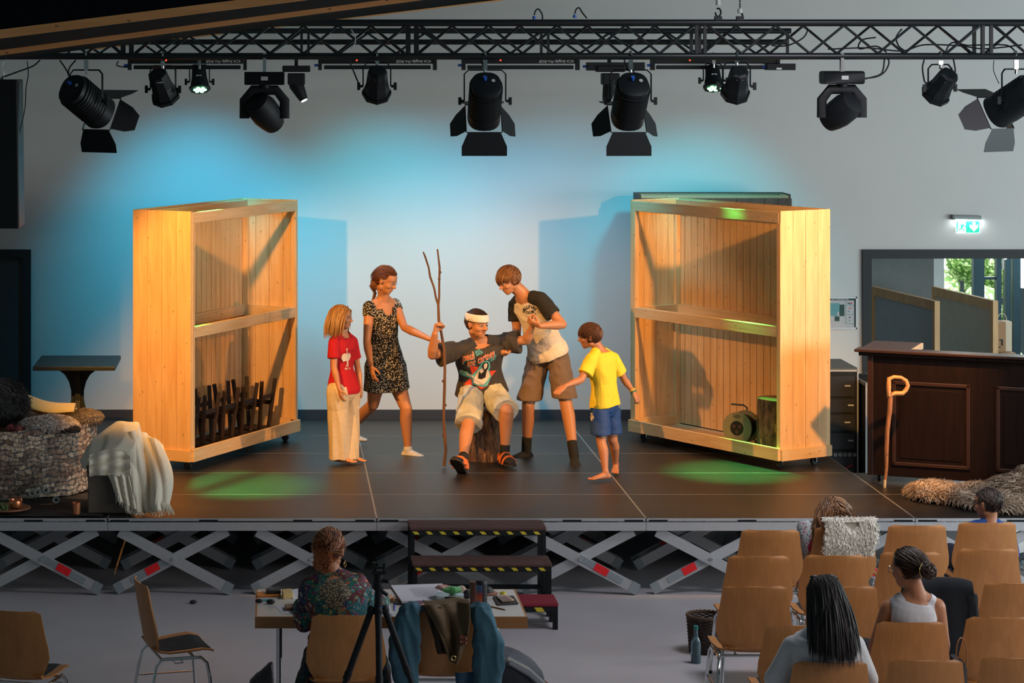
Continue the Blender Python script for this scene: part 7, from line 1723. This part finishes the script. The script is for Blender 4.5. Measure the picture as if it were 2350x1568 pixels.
hc, rx, f, u, h = a.hf; TG_ = V((-.10, -.50, .0))
a.face(HN[0]); a.hair(HN, 800, lambda p: (TG_-p).length*1.1*.228, lambda p, rd: (TG_-p)*2, r=.0042, grav=0, jit=.05, seg=8, lift=1.03, decay=1, back=-.62)
bc = hc+Matrix((rx, f, u)).transposed() @ (V((-.10, -.62, -.0))*h)+V((.012, -.01, 0)); m = MB(); m.ell(bc, .034); rd = random.Random(8)
for k in range(110):
    ax_ = V((rd.gauss(0, 1), rd.gauss(0, 1), rd.gauss(0, 1))).normalized(); e1 = ax_.orthogonal().normalized(); e2 = ax_.cross(e1); t0_ = rd.uniform(0, 6.28); rr = .042*rd.uniform(.9, 1.15)
    m.tube([bc+(e1*math.cos(t0_+j*.4)+e2*math.sin(t0_+j*.4))*rr for j in range(7)], [.001, .004, .005, .005, .005, .004, .001], 4)
m.build('hair_bun', HN, a.root); m = MB(); m.tube([bc+(u*.9*math.cos(t)+rx*math.sin(t))*.05+f*.02 for t in [k*PI/8 for k in range(16)]], .003, 6, close=True); m.build('hair_clip', mat('brass', (.7, .5, .2), .3, .9), a.root)
Rm = Matrix((rx, f, u)).transposed(); m = MB(); [m.tube([hc+Rm @ (V((s*.15+.10*math.cos(t), .40, -.01+.09*math.sin(t)))*h) for t in [k*PI/7 for k in range(14)]], .0022, 6, close=True) for s in (-1, 1)]; [m.tube([hc+Rm @ (V(p)*h) for p in ((s*.25, .38, .02), (s*.35, .2, .03), (s*.37, -.05, .02))], .002, 6) for s in (-1, 1)]; m.build('glasses', mat('silver_wire', (.6, .6, .6), .2, 1), a.root)
m = MB(); a.torso(m, .011, -.08, .955); a.trap(m, .006)
for x in 'rl': m.ell(a.J['sh'+x].lerp(a.J['neck'], .38)+V((0, 0, -.012)), (.05, .055, .045))
nk_ = a.J['neck']; ct_ = [(nk_+V((0, -.01, .03)), .088, None)]
for x, s_ in (('r', 1), ('l', -1)): ct_ += [(a.J['sh'+x]+V((s_*.012, 0, -.01)), .068, None), (a.J['sh'+x]+V((s_*.020, 0, -.075)), .056, None)]
fuse(m, 'tank_top', mat('white_rib_cotton', (.66, .66, .70), .9, bump=.2, bscale=200), a.root, .007, 3, 0, fold=(.004, (9, 9, 4, 3)), cut=ct_)
m = MB(); a.torso(m, .014, -.2, .05); [limb(m, [a.J['hip'+x], a.J['kn'+x], a.J['ank'+x]], [.10, .075, .06]) for x in 'rl']; fuse(m, 'trousers', mat('black_cotton', (.012, .013, .015), .9), a.root, VA, 2)

# woman with long black hair
c = seat(15); Yb = c.y-.06
a = seated('person', 'woman with long straight black hair and white long-sleeved top', 1.0, c, 0,
    dict(head=(1892, 1376, Yb+.02), neck=(1890, 1448, Yb+.0), shl=(1822, 1488, Yb+.02), shr=(1958, 1484, Yb), ell=(1778, 1562, Yb+.06), elr=(1990, 1560, Yb+.08), wrl=(1790, 1610, Yb+.25), wrr=(1975, 1610, Yb+.25)), fem=True, build=1.08)
m = MB(); a.torso(m); [a.arm(m, x, 1.1) for x in 'rl']; [a.leg(m, x) for x in 'rl']; [a.hand(m, x, (.2, 1, -.2), (0, 0, -1)) for x in 'rl']; [a.foot(m, x, (0, 1, 0)) for x in 'rl']; a.head(m, (-.12, 1, -.05), .235); fuse(m, 'body', SK2, a.root, VA)
HX = [mat('hair_black', (.009, .008, .010), .55, nscale=60), mat('hair_black_brown', (.022, .014, .012), .55)]
a.hair(HX, 1700, lambda p: .37 if p.z > .05 else .27, lambda p, rd: V((p.x*.8+rd.uniform(-.2, .2), -1.3, -.1)), r=.0050, grav=1.7, jit=.12, seg=14, lift=1.05, decay=.93)
hc, rx, f, u, h = a.hf
m = MB(); m.tube([hc+rx*(.33*h*math.cos(t))+u*(.44*h+.04*h*math.sin(t))+f*(.0+.05*h*math.sin(t)) for t in [k*PI/10 for k in range(11)]], .005, 6); [m.ell(hc+rx*(s*.2*h)+u*(.49*h)+f*(.06*h), (.026, .018, .012)) for s in (-1, 1)]; m.build('sunglasses_on_head', BKP, a.root)
m = MB(); a.torso(m, .020, -.08, .95, gx=.01); a.trap(m, .010)
for x in 'rl': j = a.J; limb(m, [j['sh'+x], j['sh'+x].lerp(j['el'+x], .5), j['el'+x], j['el'+x].lerp(j['wr'+x], .95)], [.068, .064, .058, .042])
fuse(m, 'top', mat('white_waffle_cotton', (.62, .64, .66), .9, bump=.25, bscale=220), a.root, .008, 3, 0, fold=(.008, (7, 7, 4, 4)))
m = MB(); a.torso(m, .014, -.2, .05); [limb(m, [a.J['hip'+x], a.J['kn'+x], a.J['ank'+x]], [.10, .078, .06]) for x in 'rl']; fuse(m, 'trousers', mat('black_cotton', (.012, .013, .015), .9), a.root, VA, 2)

# black coat over the third-row chair, tan bag strap
cc = CHAIRS[10].location; yb = cc.y-.225; r = thing('black_coat', 'black coat hung over the chair back right of the bun woman', 'coat', (cc.x, yb, .3))
NAV = mat('black_wool', (.008, .011, .016), .95, bump=.3, bscale=200)
def coat(u, v):
    w_ = .205+.035*v; x = cc.x+(u-.5)*2*w_+.03*v; k = min(1, v*7); e = abs(u-.5)*2
    return V((x, yb+.05*(1-k)-.028*k+.012*math.sin(u*17)*v-.01*e, .868+.012*math.sin(PI*min(1, v*7))-.02*e**4-.60*max(0, v-.1)))
MB().grid(coat, 34, 40, .012).build('coat_body', NAV, r)
for s in (-1, 1):
    m = MB(); m.loft([(V((cc.x+s*(.20+.03*t), yb-.02, .80-.5*t)), V((1, 0, 0)), V((0, 1, 0)), .045, .035) for t in (0, .3, .6, 1)], 14); fuse(m, 'sleeve', NAV, r, .01, 2, .01, .06)
cc = CHAIRS[14].location; r = thing('black_shoulder_bag', 'black shoulder bag with tan strap hanging on the right chair', 'bag', (cc.x-.24, cc.y-.2, .4))
m = MB(); m.loft([(V((cc.x-.235, cc.y-.15, z)), V((1, 0, 0)), V((0, 1, 0)), a_, .11) for z, a_ in ((.34, .03), (.38, .045), (.56, .04), (.60, .02))], 16, .7); m.build('bag_body', BKP, r)
MB().tube([V((cc.x-.235+.03*math.cos(t), cc.y-.235, .64+.10*math.sin(t))) for t in [k*PI/10-.6 for k in range(14)]], .006, 6, flat=.5).build('strap', mat('tan_leather', (.42, .18, .07), .5), r)
